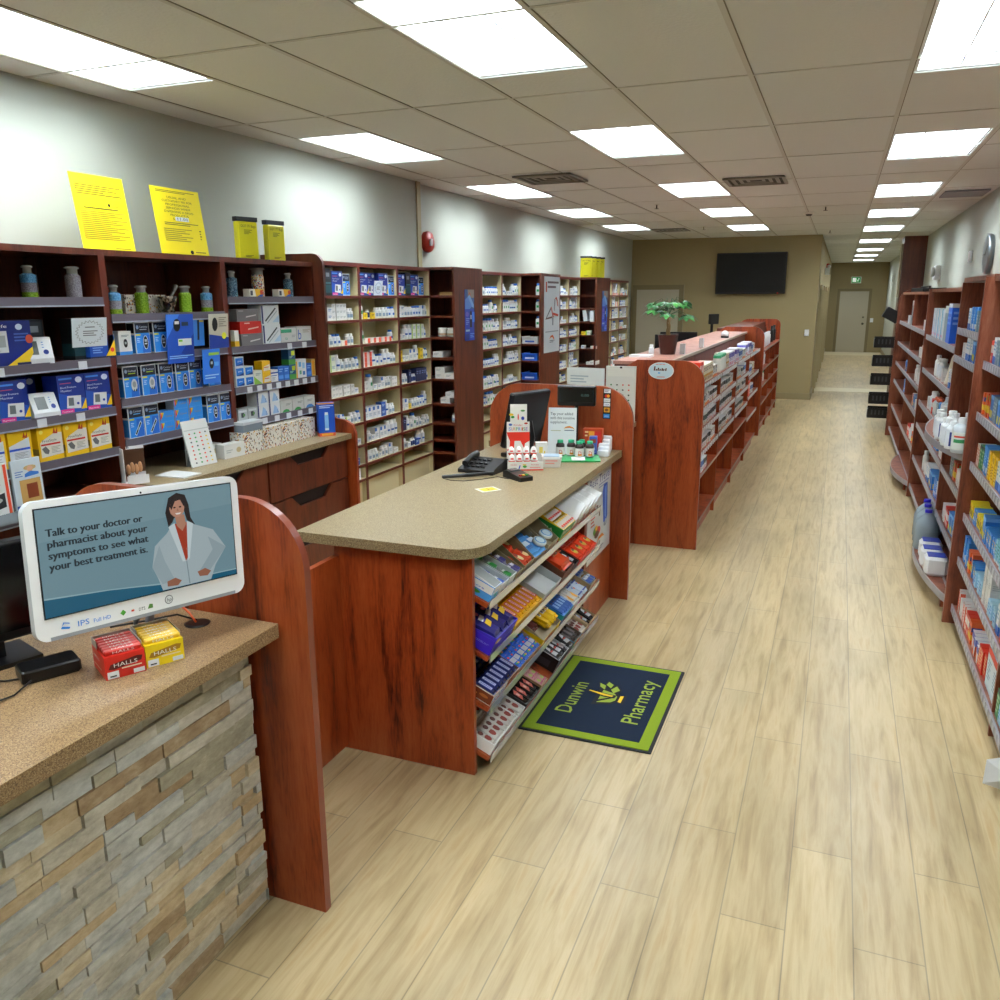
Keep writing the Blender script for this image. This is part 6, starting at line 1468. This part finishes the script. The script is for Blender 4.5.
for i in range(4):
    y = 1.15+.115*i
    r = thing('white_carton', f'white tent shaped carton at the far end of the top candy shelf, {mbn[i]}', 'carton', slant(0, y+.05, .01, .0006), ROT, 'white cartons on the top candy shelf')
    mb = MB(); mb.prism([(-.046, 0), (.046, 0), (.046, .125-.006*i), (.034, .125-.006*i), (-.046, .05)], 1, .0, .17+.01*i, P('#e6e8e8', .35)); mb.build('carton', r)
    mb = MB(); mb.M = Matrix.Translation((0, 0, 0)); mb.poly([(-.04, -.001, .005), (.045, -.001, .005), (.045, -.001, .03), (-.04, -.001, .02)], P('#c8a080')); mb.poly([(0, -.0012, .03), (.02, -.0012, .03), (.02, -.0012, .045), (0, -.0012, .045)], P('#c03a2a')); mb.build('print', r)
# tier 1
tray('violet blue carton of yellow print candy bags at the near end', 1, 0, .24, .20, .085, '#3a2ac0', '#3a1fc4', [('t', '"CADBURY"', .55, .45, .14, '#9aa8f0', .36), ('e', .12, .75, .1, .14, '#f0c020'), ('e', .2, .68, .1, .1, '#e8e0e0')], .07)
BGV = candyT('candy_bag', 'violet candy bag with yellow letters', .07, .17, .05, '#2a2878', [('p', [(.1, .2), (.8, .3), (.9, .5), (.2, .45)], '#f0c828'), ('p', [(.2, .5), (.9, .6), (.8, .75), (.1, .68)], '#e8e4e8'), ('e', .6, .85, .2, .08, '#e06a8a')])
grid(BGV, 1, .01, .0, 3, 1, 1, .074, .1, 0, 'the violet carton', .05, .15)
tray('yellow carton of wafer bars on the second candy shelf', 1, .27, .36, .27, .03, '#f0c820', '#f0c820', [('l', .05, .2, .95, .8, 1, '#d88010')], .04)
grid(CB_Y, 1, .275, .005, 8, 2, 1, .044, .13, 0, 'the yellow carton', .012)
r = tray('empty white plastic tray on the second candy shelf', 1, .66, .26, .27, .04, '#d4d8d8', hb=.05)
tray('brown carton holding the orange bag of candy', 1, .94, .17, .24, .06, '#6a3a24', hb=.09)
BGO = candyT('candy_bag', 'large orange candy bag with colourful dots', .14, .2, .06, '#e84a20', [('r', 0, .35, 1, 1, '#d84a2a')]+[('e', .15+.12*(i % 7), .4+.09*(i//7)+.03*(i % 2), .04, .03, ['#f0c020', '#c02a20', '#3a9a40', '#b8c0c8', '#f08020'][i % 5]) for i in range(42)])
cput(BGO, 1, 1.03, .01, .03, 'large orange candy bag with colourful dots standing in its carton', 'orange candy bag')
tray('dark carton of silver wrapped candy on the second candy shelf', 1, 1.12, .11, .22, .04, '#4a3a34', hb=.05)
grid(CB_S, 1, 1.122, .0, 2, 2, 1, .053, .1, 0, 'the dark carton, second candy shelf', .01, .3)
tray('orange carton of peanut cups on the second candy shelf', 1, 1.25, .33, .24, .04, '#f03c18', '#f03c18', [], .05)
grid(CB_O, 1, 1.255, .0, 4, 2, 1, .081, .112, 0, 'the orange carton', .02)
# tier 2
tray('white and brown carton of navy bars with big letters', 2, 0, .29, .27, .055, '#6a3a28', '#e8e4e0', [('r', 0, .1, .55, .9, '#e4e6ee'), ('t', 'SNICKERS', -.0, .25, .6, '#2a3ab0', .5), ('r', .55, .1, 1, 1, '#7a3418'), ('e', .68, .5, .06, .12, '#d89a50'), ('e', .85, .6, .08, .14, '#b86a30'), ('e', .6, .3, .05, .12, '#e0a858')], .06)
grid(CB_N, 2, .005, .0, 7, 2, 2, .040, .125, .022, 'the navy bar carton', .012)
tray('kraft carton of blue and silver candy packets', 2, .32, .30, .27, .025, '#a88a60', hb=.06)
grid(CB_M, 2, .325, .0, 6, 3, 1, .049, .088, 0, 'the blue and silver packet carton', .01, .12)
tray('yellow edged carton of yellow and brown candy packets', 2, .65, .27, .27, .035, '#b8a888', '#f4d00c', [('r', .1, .2, .6, .8, '#d83a20'), ('t', 'M&M', .15, .25, .5, '#f8f0d0', .3)], .09)
grid(CB_MB, 2, .655, .06, 3, 1, 1, .037, .1, 0, 'the yellow edged carton', .02, .15); grid(CB_MY, 2, .775, .02, 4, 1, 2, .036, .1, .022, 'the yellow edged carton', .02, .2)
tray('light blue carton of light blue bars on the third candy shelf', 2, .95, .17, .20, .05, '#2a80c8', '#2a80c8', [('r', .0, .5, 1, 1, '#1a9aa0'), ('t', 'BOUNTY', .3, .1, .4, '#c8482a', .6)], .06)
grid(CB_LB, 2, .955, .0, 5, 1, 1, .033, .1, 0, 'the light blue carton', .04)
tray('white and gold carton of white bars on the third candy shelf', 2, 1.13, .14, .26, .04, '#e4e2da', None, None, .04)
CB_WG = candyT('candy_bar', 'white and gold chocolate bar', .06, .12, .02, '#e4e2dc', [('p', [(.6, 0), (1, 0), (1, .6), (.5, .3)], '#e8a820'), ('r', .1, .6, .5, .9, '#b8b8b4')])
grid(CB_WG, 2, 1.135, .0, 2, 2, 1, .065, .125, 0, 'the white and gold carton', .02)
CB_WB = candyT('candy_bar', 'white box bar with navy edges', .08, .11, .03, '#c9d8e4', [('r', 0, 0, 1, .1, '#1a3aa0'), ('r', 0, .9, 1, 1, '#1a3aa0'), ('e', .7, .6, .12, .1, '#e06a3a'), ('e', .5, .7, .1, .08, '#3a80c8')])
grid(CB_WB, 2, 1.285, .0, 2, 2, 1, .086, .12, 0, 'far half of the third candy shelf', 0)
tray('kraft carton of blue packets at the far end of the third candy shelf', 2, 1.465, .135, .27, .045, '#b89a70', hb=.06)
grid(GUM_B, 2, 1.47, .0, 3, 3, 1, .042, .08, 0, 'the far kraft carton', .015, .3)
# tier 3
tray('white carton with red print holding white and red bars, lowest shelf', 3, 0, .27, .27, .055, '#e8eaea', '#eceeee', [('e', .3, .6, .14, .16, '#c8402c'), ('e', .5, .45, .16, .14, '#b85a40'), ('e', .3, .6, .1, .11, '#eceeee')], .05)
grid(CB_K, 3, .005, .0, 6, 2, 1, .044, .125, 0, 'the white and red carton', .03, .1)
tray('white carton of white and red bars beside the black one', 3, .28, .12, .27, .03, '#e8eaea', hb=.03)
grid(CB_K, 3, .283, .0, 2, 2, 1, .055, .125, 0, 'the small white carton, lowest shelf', .01, .1)
tray('black carton of black and red bars on the lowest candy shelf', 3, .42, .19, .27, .03, '#1a1414', hb=.04)
grid(CB_R, 3, .423, .0, 4, 2, 1, .046, .125, 0, 'the black carton', .01, .1)
tray('kraft carton of pink and green candies on the lowest candy shelf', 3, .63, .09, .25, .03, '#b8946a')
PKC = candyT('wrapped_candy', 'pink and green wrapped candy', .04, .05, .02, '#d8a0a0', [('e', .5, .5, .3, .3, '#a8c060'), ('r', 0, 0, 1, .2, '#c05a7a')])
grid(PKC, 3, .633, .0, 2, 5, 1, .042, .048, 0, 'the pink and green carton', .01)
tray('black carton with grey front panel on the lowest candy shelf', 3, .84, .17, .24, .08, '#c8c8cc', '#0c0c10', [('r', .15, .2, .85, .7, '#3a3640')], .09)
grid(CB_S, 3, .845, .0, 3, 2, 1, .054, .1, 0, 'the black fronted carton', .06, .3)
tray('dark carton of black wrapped bars on the lowest candy shelf', 3, 1.02, .12, .26, .05, '#3a3028', '#1c1816', [], .07)
grid(CB_S, 3, 1.023, .0, 2, 2, 1, .056, .12, 0, 'the dark carton, lowest shelf', .03, .3)
tray('dark carton with rainbow front on the lowest candy shelf', 3, 1.15, .14, .26, .05, '#5a4838', '#3aa0d0', [('r', .0, 0, .3, 1, '#60b040'), ('r', .3, 0, .6, 1, '#e8a020'), ('r', .6, 0, .8, 1, '#d84020')], .06)
DKC = candyT('candy_bar', 'dark brown wrapped bar', .04, .12, .02, '#2c2424', [('r', .2, .2, .8, .8, '#5a5054')])
grid(DKC, 3, 1.153, .0, 3, 2, 1, .045, .125, 0, 'the rainbow fronted carton', .02)
tray('tan carton of white and red bars at the lowest shelf far end', 3, 1.30, .14, .27, .04, '#cdb48a', hb=.05)
grid(CB_K, 3, 1.303, .0, 3, 2, 1, .044, .12, 0, 'the nearer tan carton', .01, .3)
tray('tan carton of silver wrapped bars at the lowest shelf far end', 3, 1.45, .15, .27, .04, '#cdb48a', hb=.05)
grid(CB_S, 3, 1.455, .0, 2, 2, 1, .07, .12, 0, 'the farther tan carton', .01, .3)

# ------------------------------------------------------------------ floor mat
r = thing('floor_mat', 'navy floor mat with green border, mortar logo and Dunwin Pharmacy lettering', 'mat', (-.92, 3.71, 0))
mb = MB(); mb.box(-.312, .312, -.437, .437, .0005, .006, P('#12141c', .8), .003); mb.build('rubber_edge', r)
GNm = mat_fuzzy('green_pile', '#6f8420', '#889c2e'); NVm = mat_fuzzy('navy_pile', '#141b28', '#2a3446', 420)
mb = MB(); mb.box(-.296, .296, -.421, .421, .006, .009, GNm); mb.build('border', r)
mb = MB(); mb.box(-.245, .245, -.37, .37, .009, .0095, NVm); mb.build('field', r)
mb = MB(); z_ = .0105; LGc = P('#8a9c34', .9)
for o_ in (0, .0025): mb.text('Dunwin', (-.125+o_, -.225, z_+o_*.1), (0, 1, 0), (-1, 0, 0), .115, LGc, w=.34)
mb.build('lettering', r); mb = MB()
for o_ in (0, .0025): mb.text('Pharmacy', (.20+o_, -.225, z_+o_*.1), (0, 1, 0), (-1, 0, 0), .115, LGc, w=.48)
mb.build('lettering', r)
mb = MB()
def mp(pts, z, m):
    q = 1.14 if m is K else 1
    cx_, cy_ = sum(a for a, b in pts)/len(pts), sum(b for a, b in pts)/len(pts)
    mb.poly([(-(cy_+(b-cy_)*q), cx_+(a-cx_)*q, z+(z-.0095)*1.5) for a, b in pts], m)   # a along +Y, b towards -X
K = P('#0a0c10', .9); Y_ = P('#d8b020', .9)
mp([(-.085, .045), (.085, .045), (.06, -.035), (.03, -.055), (.045, -.085), (-.045, -.085), (-.03, -.055), (-.06, -.035)], .0098, K)
mp([(-.07, .035), (.07, .035), (.048, -.03), (.02, -.048), (-.02, -.048), (-.048, -.03)], .0102, LGc)
mp([(-.032, -.062), (.032, -.062), (.036, -.078), (-.036, -.078)], .0102, Y_)
mp([(.03, .105), (.048, .105), (.03, .0), (.03, -.035), (.0, -.03), (.0, .02)], .0106, K); mp([(.035, .1), (.044, .1), (.024, .0), (.022, -.028), (.006, -.024), (.008, .02)], .011, Y_)
mp([(-.06, .03), (.0, -.035), (.01, -.03), (-.04, .03)], .0108, K)
for q in ([(.05, -.02), (.085, .0), (.13, -.02), (.09, -.045)], [(.10, .005), (.13, .035), (.165, .03), (.14, .0)], [(.075, .03), (.10, .06), (.14, .07), (.12, .035)]):
    c_ = (sum(a for a, b in q)/4, sum(b for a, b in q)/4)
    mp([(c_[0]+(a-c_[0])*1.3, c_[1]+(b-c_[1])*1.3) for a, b in q], .0098, K); mp(q, .0103, LGc)
mb.build('mortar_logo', r)

# ------------------------------------------------------------------ aisle wall stock (faces the aisle)
def A(name, desc, w, d, h, c, dec, side=None): return pack('product_box', desc, 'box', w, d, h, c, dec, side if side is not None else [q for q in dec])
RX = {k: v for k, v in dict(
 rw=A('b', 'red and white product box', .06, .09, .12, '#d8382a', [('r', 0, .45, 1, .8, '#e8e0dc'), ('r', .1, .1, .7, .3, '#f0c8b0')]),
 wb=A('b', 'white and blue product box', .055, .09, .14, '#e4e8ea', [('r', 0, 0, 1, .3, '#2a6ac0'), ('l', .1, .45, .9, .85, 3, '#8ab0d0')]),
 yr=A('b', 'yellow and red product box', .04, .10, .13, '#c84a24', [('r', 0, .2, 1, .5, '#e0c030'), ('r', .1, .7, .8, .9, '#6a9a40')]),
 bl=A('b', 'blue product box', .045, .10, .13, '#2f78c8', [('r', .1, .1, .9, .4, '#d0c040'), ('r', 0, .85, 1, 1, '#80b8e8')]),
 gy=A('b', 'grey blue product box', .06, .09, .13, '#6f8898', [('l', .1, .2, .9, .8, 4, '#a8b8c0')]),
 og=A('b', 'orange product box', .04, .10, .12, '#e0622a', [('r', 0, .2, 1, .45, '#e8c840'), ('r', 0, .6, .5, .8, '#3a50a0')]),
 gr=A('b', 'green product box', .06, .09, .13, '#2f8a4a', [('l', .1, .1, .9, .8, 4, '#a8c8a0'), ('r', 0, .86, 1, 1, '#2a3038')]),
 lb=A('b', 'bright blue product box', .06, .1, .15, '#3a90e0', [('r', 0, .1, .5, .3, '#e0e8f0'), ('l', .2, .4, .9, .7, 3, '#a0d0f8')]),
 ye=A('b', 'bright yellow product box', .06, .10, .15, '#e8bc10', [('l', .1, .1, .9, .6, 5, '#a87808'), ('r', .2, .7, .8, .9, '#b89010')]),
 wh=A('b', 'white product box', .06, .08, .10, '#e2e3e2', [('l', .1, .1, .7, .4, 3, '#b0b4b8')]),
 wr=A('b', 'white and red product box', .045, .09, .12, '#e6e2de', [('r', 0, 0, .3, 1, '#e06040'), ('l', .4, .2, .9, .8, 4, '#c89080')]),
 yc=A('b', 'yellow mixed print box', .035, .09, .09, '#e8d020', [('e', .5, .5, .3, .2, '#3a3a20'), ('r', 0, 0, 1, .2, '#9aa0b8'), ('e', .3, .8, .2, .1, '#e07020')]),
 sb=A('b', 'sky blue and gold box', .035, .09, .09, '#3a8ad8', [('l', .1, .2, .9, .8, 3, '#d0b050'), ('r', .2, .3, .6, .5, '#cfe4f4')]),
 tq=A('b', 'pale turquoise box', .045, .09, .11, '#8ac8dc', [('l', .1, .2, .9, .8, 4, '#2f9a80'), ('r', .0, .0, 1, .1, '#e8f0f0')]),
 lt=A('b', 'pale blue box', .05, .09, .08, '#a8d4ec', [('l', .1, .2, .9, .8, 3, '#4a90d0')]),
 rb=A('b', 'red patterned box', .06, .1, .12, '#d83424', [('l', .1, .1, .9, .9, 6, '#e8c890')]),
 pu=A('b', 'purple topped white box', .05, .1, .09, '#e2e2e4', [('r', 0, .6, 1, 1, '#7a80c8'), ('p', [(0, 0), (.5, 0), (.2, .6), (0, .6)], '#e06a3a')]),
 bw=A('b', 'large red and pale blue box', .15, .12, .20, '#cfe2ec', [('r', 0, .82, 1, 1, '#d83424'), ('l', .2, .2, .7, .7, 6, '#7aa0b8')], [('r', 0, .82, 1, 1, '#d83424'), ('l', .2, .2, .7, .7, 6, '#7aa0b8')]),
 LW=A('b', 'large white box with pink mark', .11, .12, .25, '#e6e8ec', [('r', .0, .0, .15, 1, '#8ac0dc'), ('e', .2, .12, .12, .05, '#e83a9a')]),
 LB=A('b', 'large bright blue box', .12, .13, .30, '#1c62d8', [('r', .0, .9, 1, 1, '#e0e4ea'), ('l', .1, .4, .9, .8, 3, '#7aa8f0')]),
 lg=A('b', 'large grey box', .10, .13, .28, '#8fa0a8', [('r', 0, .8, 1, 1, '#d8dcd8')]),
).items()}
BTr = dict(w=bottle('lotion_bottle', 'white lotion bottle', .035, .16, '#e6e8e8', '#e8eaea', '#dfe6ee', n=12, extra=[(.2, .4, 2.2, 4.2, '#2a4aa0')]),
 s=bottle('lotion_bottle', 'slim white bottle', .025, .17, '#e6e8e8', '#d8dadc', n=12),
 p=bottle('medicine_bottle', 'pink liquid bottle with white cap', .03, .18, '#d88a94', '#d8dce0', '#e8e0e4', (.12, .55), .5, .018, n=12, extra=[(.2, .35, 2.2, 4.2, '#b02a4a')]),
 b=bottle('mouthwash_bottle', 'white bottle with navy label', .04, .17, '#e2e6ea', '#e6eaec', '#dfe6f0', (.1, .7), .5, .02, n=12, extra=[(.12, .62, 2.6, 3.6, '#2a3a8a')]),
 g=bottle('medicine_bottle', 'large clear bottle with green and red label', .05, .21, '#c8d4da', '#dfe4e6', '#dfe8e4', (.1, .6), .45, .022, n=14, extra=[(.3, .4, 2.2, 4.0, '#3a9a60'), (.45, .5, 2.2, 4.0, '#d84a3a')]),
 r=bottle('medicine_bottle', 'orange capped clear bottle', .035, .15, '#b8c8d0', '#d85a2a', '#dfe2e0', n=12))
MX_R, MX_B = RX, BTr
def rr2(sp): return [((RX.get(s[0]) or BTr.get(s[0])),)+tuple(s[1:]) if isinstance(s, tuple) else s for s in sp]
def rrow(i, y0, y1, z, sp, nm, group=None): row(rr2(sp), y0, y1, z+.0005, RF, -1, nm, group, jit=.01, gap=.004)
ns = ('top', 'second', 'third', 'fourth', 'fifth', 'bottom')
def rn(i, w_): return f'{ns[i]} shelf, {w_} aisle bay'
Nn = 'nearest'
rrow(0, 4.72, 5.42, 1.58, [('wb', 4), ('wb', 2), ('gy', 2), ('wb', 2), ('rw', 3)], rn(0, Nn))
rrow(1, 4.55, 5.42, 1.29, [('og', 6), ('bl', 3), ('gy', 2), ('bl', 2), ('yr', 3), ('og', 2), ('yr', 2)], rn(1, Nn))
rrow(2, 4.35, 5.42, 1.0, [('wh', 3), ('wb', 3), ('ye', 4), ('lb', 3), ('gr', 2), ('wr', 2), ('rw', 2)], rn(2, Nn))
rrow(3, 4.05, 5.42, .69, [('tq', 9), ('sb', 8), ('bl', 2), ('yc', 5), ('sb', 3), ('yc', 6)], rn(3, Nn))
rrow(4, 3.85, 5.42, .42, [('rb', 4), ('wb', 2), .03, ('lt', 4), ('wh', 3, 2), .04, ('lt', 4), ('sb', 4), ('og', 3), ('lb', 3)], rn(4, Nn))
rrow(5, 3.6, 5.42, .12, [('tq', 3), ('lt', 3), ('gr', 1), .03, ('bw', 2), .02, ('rb', 3), ('pu', 5, 1), ('og', 2), ('rw', 2), ('wr', 3), ('wh', 2, 1), ('wr', 2)], rn(5, Nn))
Nm = 'bow-front'
rrow(0, 5.5, 6.72, 1.72, [('wb', 6), ('gy', 3), ('lb', 4), ('wb', 3)], rn(0, Nm))
rrow(1, 5.5, 6.72, 1.53, [('wr', 2), ('wb', 6), ('bl', 3), ('wb', 4), ('wh', 3)], rn(1, Nm))
rrow(3, 5.5, 6.72, .74, [('gr', 1), ('bl', 2), ('wb', 4), ('wh', 3), ('yr', 3), ('gy', 3)], rn(3, Nm))
rrow(4, 5.5, 6.72, .40, [('wb', 5), ('lb', 3), ('bl', 4), ('rw', 3), ('wh', 3)], rn(4, Nm))
# bottles on the curved shelf
rg = random.Random(2); cs = [('g', .73, 5.57), ('b', .70, 5.70), ('b', .69, 5.82), ('w', .69, 5.94), ('w', .78, 5.95), ('b', .68, 6.07), ('w', .68, 6.20), ('s', .76, 6.10), ('w', .69, 6.34), ('w', .76, 6.30), ('s', .72, 6.48), ('p', .82, 5.85), ('p', .82, 6.05), ('g', .84, 5.62)]
for k, x, y in cs: BTr[k].put((x, y, 1.0305), PI/2, lab(BTr[k].desc, 'the curved bow-front shelf'), 'bottles on the curved shelf')
for i, (y, x) in enumerate(((6.95, .74), (6.78, .73), (6.60, .72))):
    r = thing('water_jug', f'translucent plastic water jug with blue cap, {("farthest", "middle", "nearest")[i]} of three', 'jug', (x, y, .1355), 0, 'water jugs on the curved bottom shelf')
    mb = MB(); mb.lathe([(.075, 0), (.082, .01), (.082, .17), (.07, .21), (.03, .255), (.022, .26), (.022, .275)], P('#a9bac4', .2, 0, 0, .3), 16); mb.build('body', r)
    MB().lathe([(.025, .272), (.025, .292), (.022, .295)], P('#2a1fc0', .35), 12).build('cap', r)
    MB().tube([(.05, 0, .24), (.085, 0, .22), (.09, 0, .16), (.08, 0, .11)], .008, P('#a9bac4', .2, 0, 0, .3), 6).build('handle', r)
for i, (y, x) in enumerate(((6.36, .73), (6.16, .72), (5.98, .73))):
    r = thing('cotton_pack', f'white pack with navy top on the curved bottom shelf, {("farthest", "middle", "nearest")[i]}', 'pack', (x, y, .1355), 0, 'white packs on the curved bottom shelf')
    MB().box(-.07, .07, -.07, .07, 0, .13, P('#e8eaec', .4), .02).build('pack', r); MB().box(-.055, .055, -.055, .055, .1305, .135, P('#16309a', .4), .002).build('label', r)
    if i == 0: pass
N2 = 'large box'
rrow(0, 6.8, 8.95, 1.58, [.55, ('LB', 2), ('lg', 2), ('LW', 8)], rn(0, N2))
CONE = MB(); CONE.lathe([(.055, 0), (.05, .02), (.02, .2), (.012, .22), (0, .222)], P('#d8cdb8', .4), 14); cn = CONE.build('lotion_bottle'); tag(cn, 'c', 'bottle'); T(cn, .1, .1, .22, 'cone').put((.85, 7.35, 1.2705), 0, 'beige cone shaped bottle on the second shelf of the large box bay')
rrow(1, 7.5, 8.95, 1.27, [('wh', 2), .1, ('w', 3), .1, ('s', 3)], rn(1, N2))
rrow(1, 6.8, 7.2, 1.27, [('wr', 2), ('wb', 3)], 'second shelf near end, large box aisle bay')
rrow(2, 6.8, 8.95, .96, [('wr', 2), ('og', 3), .05, ('g', 3), ('lb', 2), ('gy', 2), ('r', 4), ('rw', 2), ('w', 3), ('wh', 2)], rn(2, N2))
rrow(3, 6.8, 8.95, .74, [('wr', 3), ('wh', 3), .2, ('lb', 3), ('yr', 2), ('p', 1), ('w', 3), .1, ('s', 3)], rn(3, N2))
rrow(4, 6.8, 8.95, .42, [('wb', 4), ('lb', 3), .1, ('bl', 5), ('wb', 4), ('wh', 4), .1, ('s', 2)], rn(4, N2))
N3 = 'small bottle'
rrow(0, 9.05, 10.9, 1.6, [('wb', 2), ('w', 2), ('s', 1), ('wh', 4)], rn(0, N3))
rrow(1, 9.05, 10.9, 1.32, [('w', 3), ('rw', 2), ('s', 3), ('wh', 4)], rn(1, N3))
rrow(2, 9.05, 10.9, 1.05, [('w', 5), ('s', 4), ('wh', 3), .1, ('s', 2)], rn(2, N3))
rrow(3, 9.05, 10.9, .8, [('wb', 5), ('wh', 4), ('bl', 4), ('wr', 4)], rn(3, N3))
rrow(4, 9.05, 10.9, .45, [('w', 4), ('og', 5), ('w', 4), ('rw', 5)], rn(4, N3))
N4 = 'far end'
rrow(0, 10.98, 12.9, 1.6, [('gy', 2), ('lg', 2), .3, ('wh', 3)], rn(0, N4))
rrow(2, 10.98, 12.9, 1.05, [('w', 3), ('bl', 3), ('wh', 2)], rn(2, N4))
rrow(3, 10.98, 12.9, .8, [('wb', 4), ('lb', 2)], rn(3, N4))
r = thing('display_screen', 'dark device lying on top of the far aisle shelving', 'device', (1.0, 11.9, 1.9805), .2)
MB().box(-.14, .14, -.25, .25, 0, .05, P('#17181a', .4), .01).build('housing', r); MB().tube([(-.05, -.2, .06), (.02, 0, .07), (-.03, .2, .06)], .012, BLACK, 6).build('cable', r)
# black bins at the end of the shelving
mb = MB(); mb.box(-.02, .02, -.25, .25, 0, 1.5, CHD); r = thing('bin_rack', 'dark cherry rack carrying black bins past the last divider', 'rack', (.82, 13.6, 0)); mb.build('upright', r); MB().box(-.02, .45, -.27, -.25, 0, 1.3, CHD).build('side_board', r)
for i, z in enumerate((.17, .38, .66, .93, 1.2)):
    r = thing('black_bin', f'black plastic magazine bin on the dark rack, {ORD[i]} from the floor', 'bin', (.645, 13.62, z), 0, 'black bins on the rack')
    m = P('#08080a', .35); mb = MB(); mb.box(-.15, .15, -.13, .13, 0, .008, m); mb.box(-.15, -.142, -.13, .13, .008, .13, m); mb.box(.142, .15, -.13, .13, .008, .17, m); mb.box(-.142, .142, -.13, -.122, .008, .15, m); mb.box(-.142, .142, .122, .13, .008, .15, m); mb.build('bin', r)
    mb = MB(); 
    for q in range(4): mb.box(-.10+.05*q, -.08+.05*q, -.131, -.1301, .05, .12, P('#3a3c40', .4))
    mb.build('slots', r)
r = thing('label_printer', 'tilted black and white device on top of the bin rack', 'device', (.70, 13.6, 1.57), 0)
mb = MB(); mb.M = Matrix.Rotation(.5, 4, 'Y'); mb.box(-.16, .06, -.12, .12, .0, .16, P('#101114', .35), .01); mb.build('housing', r); mb = MB(); mb.M = Matrix.Rotation(.3, 4, 'Y'); mb.box(.04, .2, -.11, .11, .0, .19, P('#d8dadc', .4), .01); mb.build('paper_cover', r)
o = MB().box(-.003, .003, -.1, .1, 0, .36, P('#dfe0e2', .5)).build('hanging_paper'); tag(o, 'white paper hanging beside the black bins', 'paper'); o.location = (.792, 13.36, .55)
# bag hanging near the camera
r = thing('white_bag', 'crumpled white plastic packet hanging off the lowest shelf lip', 'packet', (.735, 3.50, .0), .4)
mb = MB(); mb.add([(-.05, 0, .04), (.03, -.03, .02), (.10, .01, .05), (.09, .02, .15), (.02, -.02, .17), (-.04, .01, .14), (.02, -.06, .09), (.02, .04, .1)], [(0, 1, 6), (1, 2, 6), (2, 3, 6), (3, 4, 6), (4, 5, 6), (5, 0, 6), (1, 0, 7), (2, 1, 7), (3, 2, 7), (4, 3, 7), (5, 4, 7), (0, 5, 7)], P('#e4e8ea', .35)); mb.build('packet', r)
mb = MB(); mb.poly([(-.0, -.058, .08), (.03, -.062, .07), (.035, -.062, .1), (.0, -.058, .11)], P('#3a2a3a')); mb.build('print', r)
# camera
cam = bpy.data.cameras.new('camera'); cam.sensor_width = 36; cam.lens = 831.*36/1000; cam.clip_end = 100
co = bpy.data.objects.new('camera', cam); COL.objects.link(co)
Mx = Matrix(((0.92860008, -0.08371568, 0.36151566), (0.37104931, 0.2224126, -0.90158474), (-0.00492886, 0.9713518, 0.23759501)))
co.matrix_world = Matrix.Translation((0, 0, 1.95)) @ Mx.to_4x4()
S.camera = co
S.view_settings.view_transform = 'Standard'; S.view_settings.look = 'None'; S.view_settings.exposure = -.28; S.view_settings.gamma = 1
w = bpy.data.worlds.new('world'); S.world = w; w.use_nodes = True
w.node_tree.nodes['Background'].inputs[0].default_value = (.8, .85, 1, 1); w.node_tree.nodes['Background'].inputs[1].default_value = .05
fixlabels()
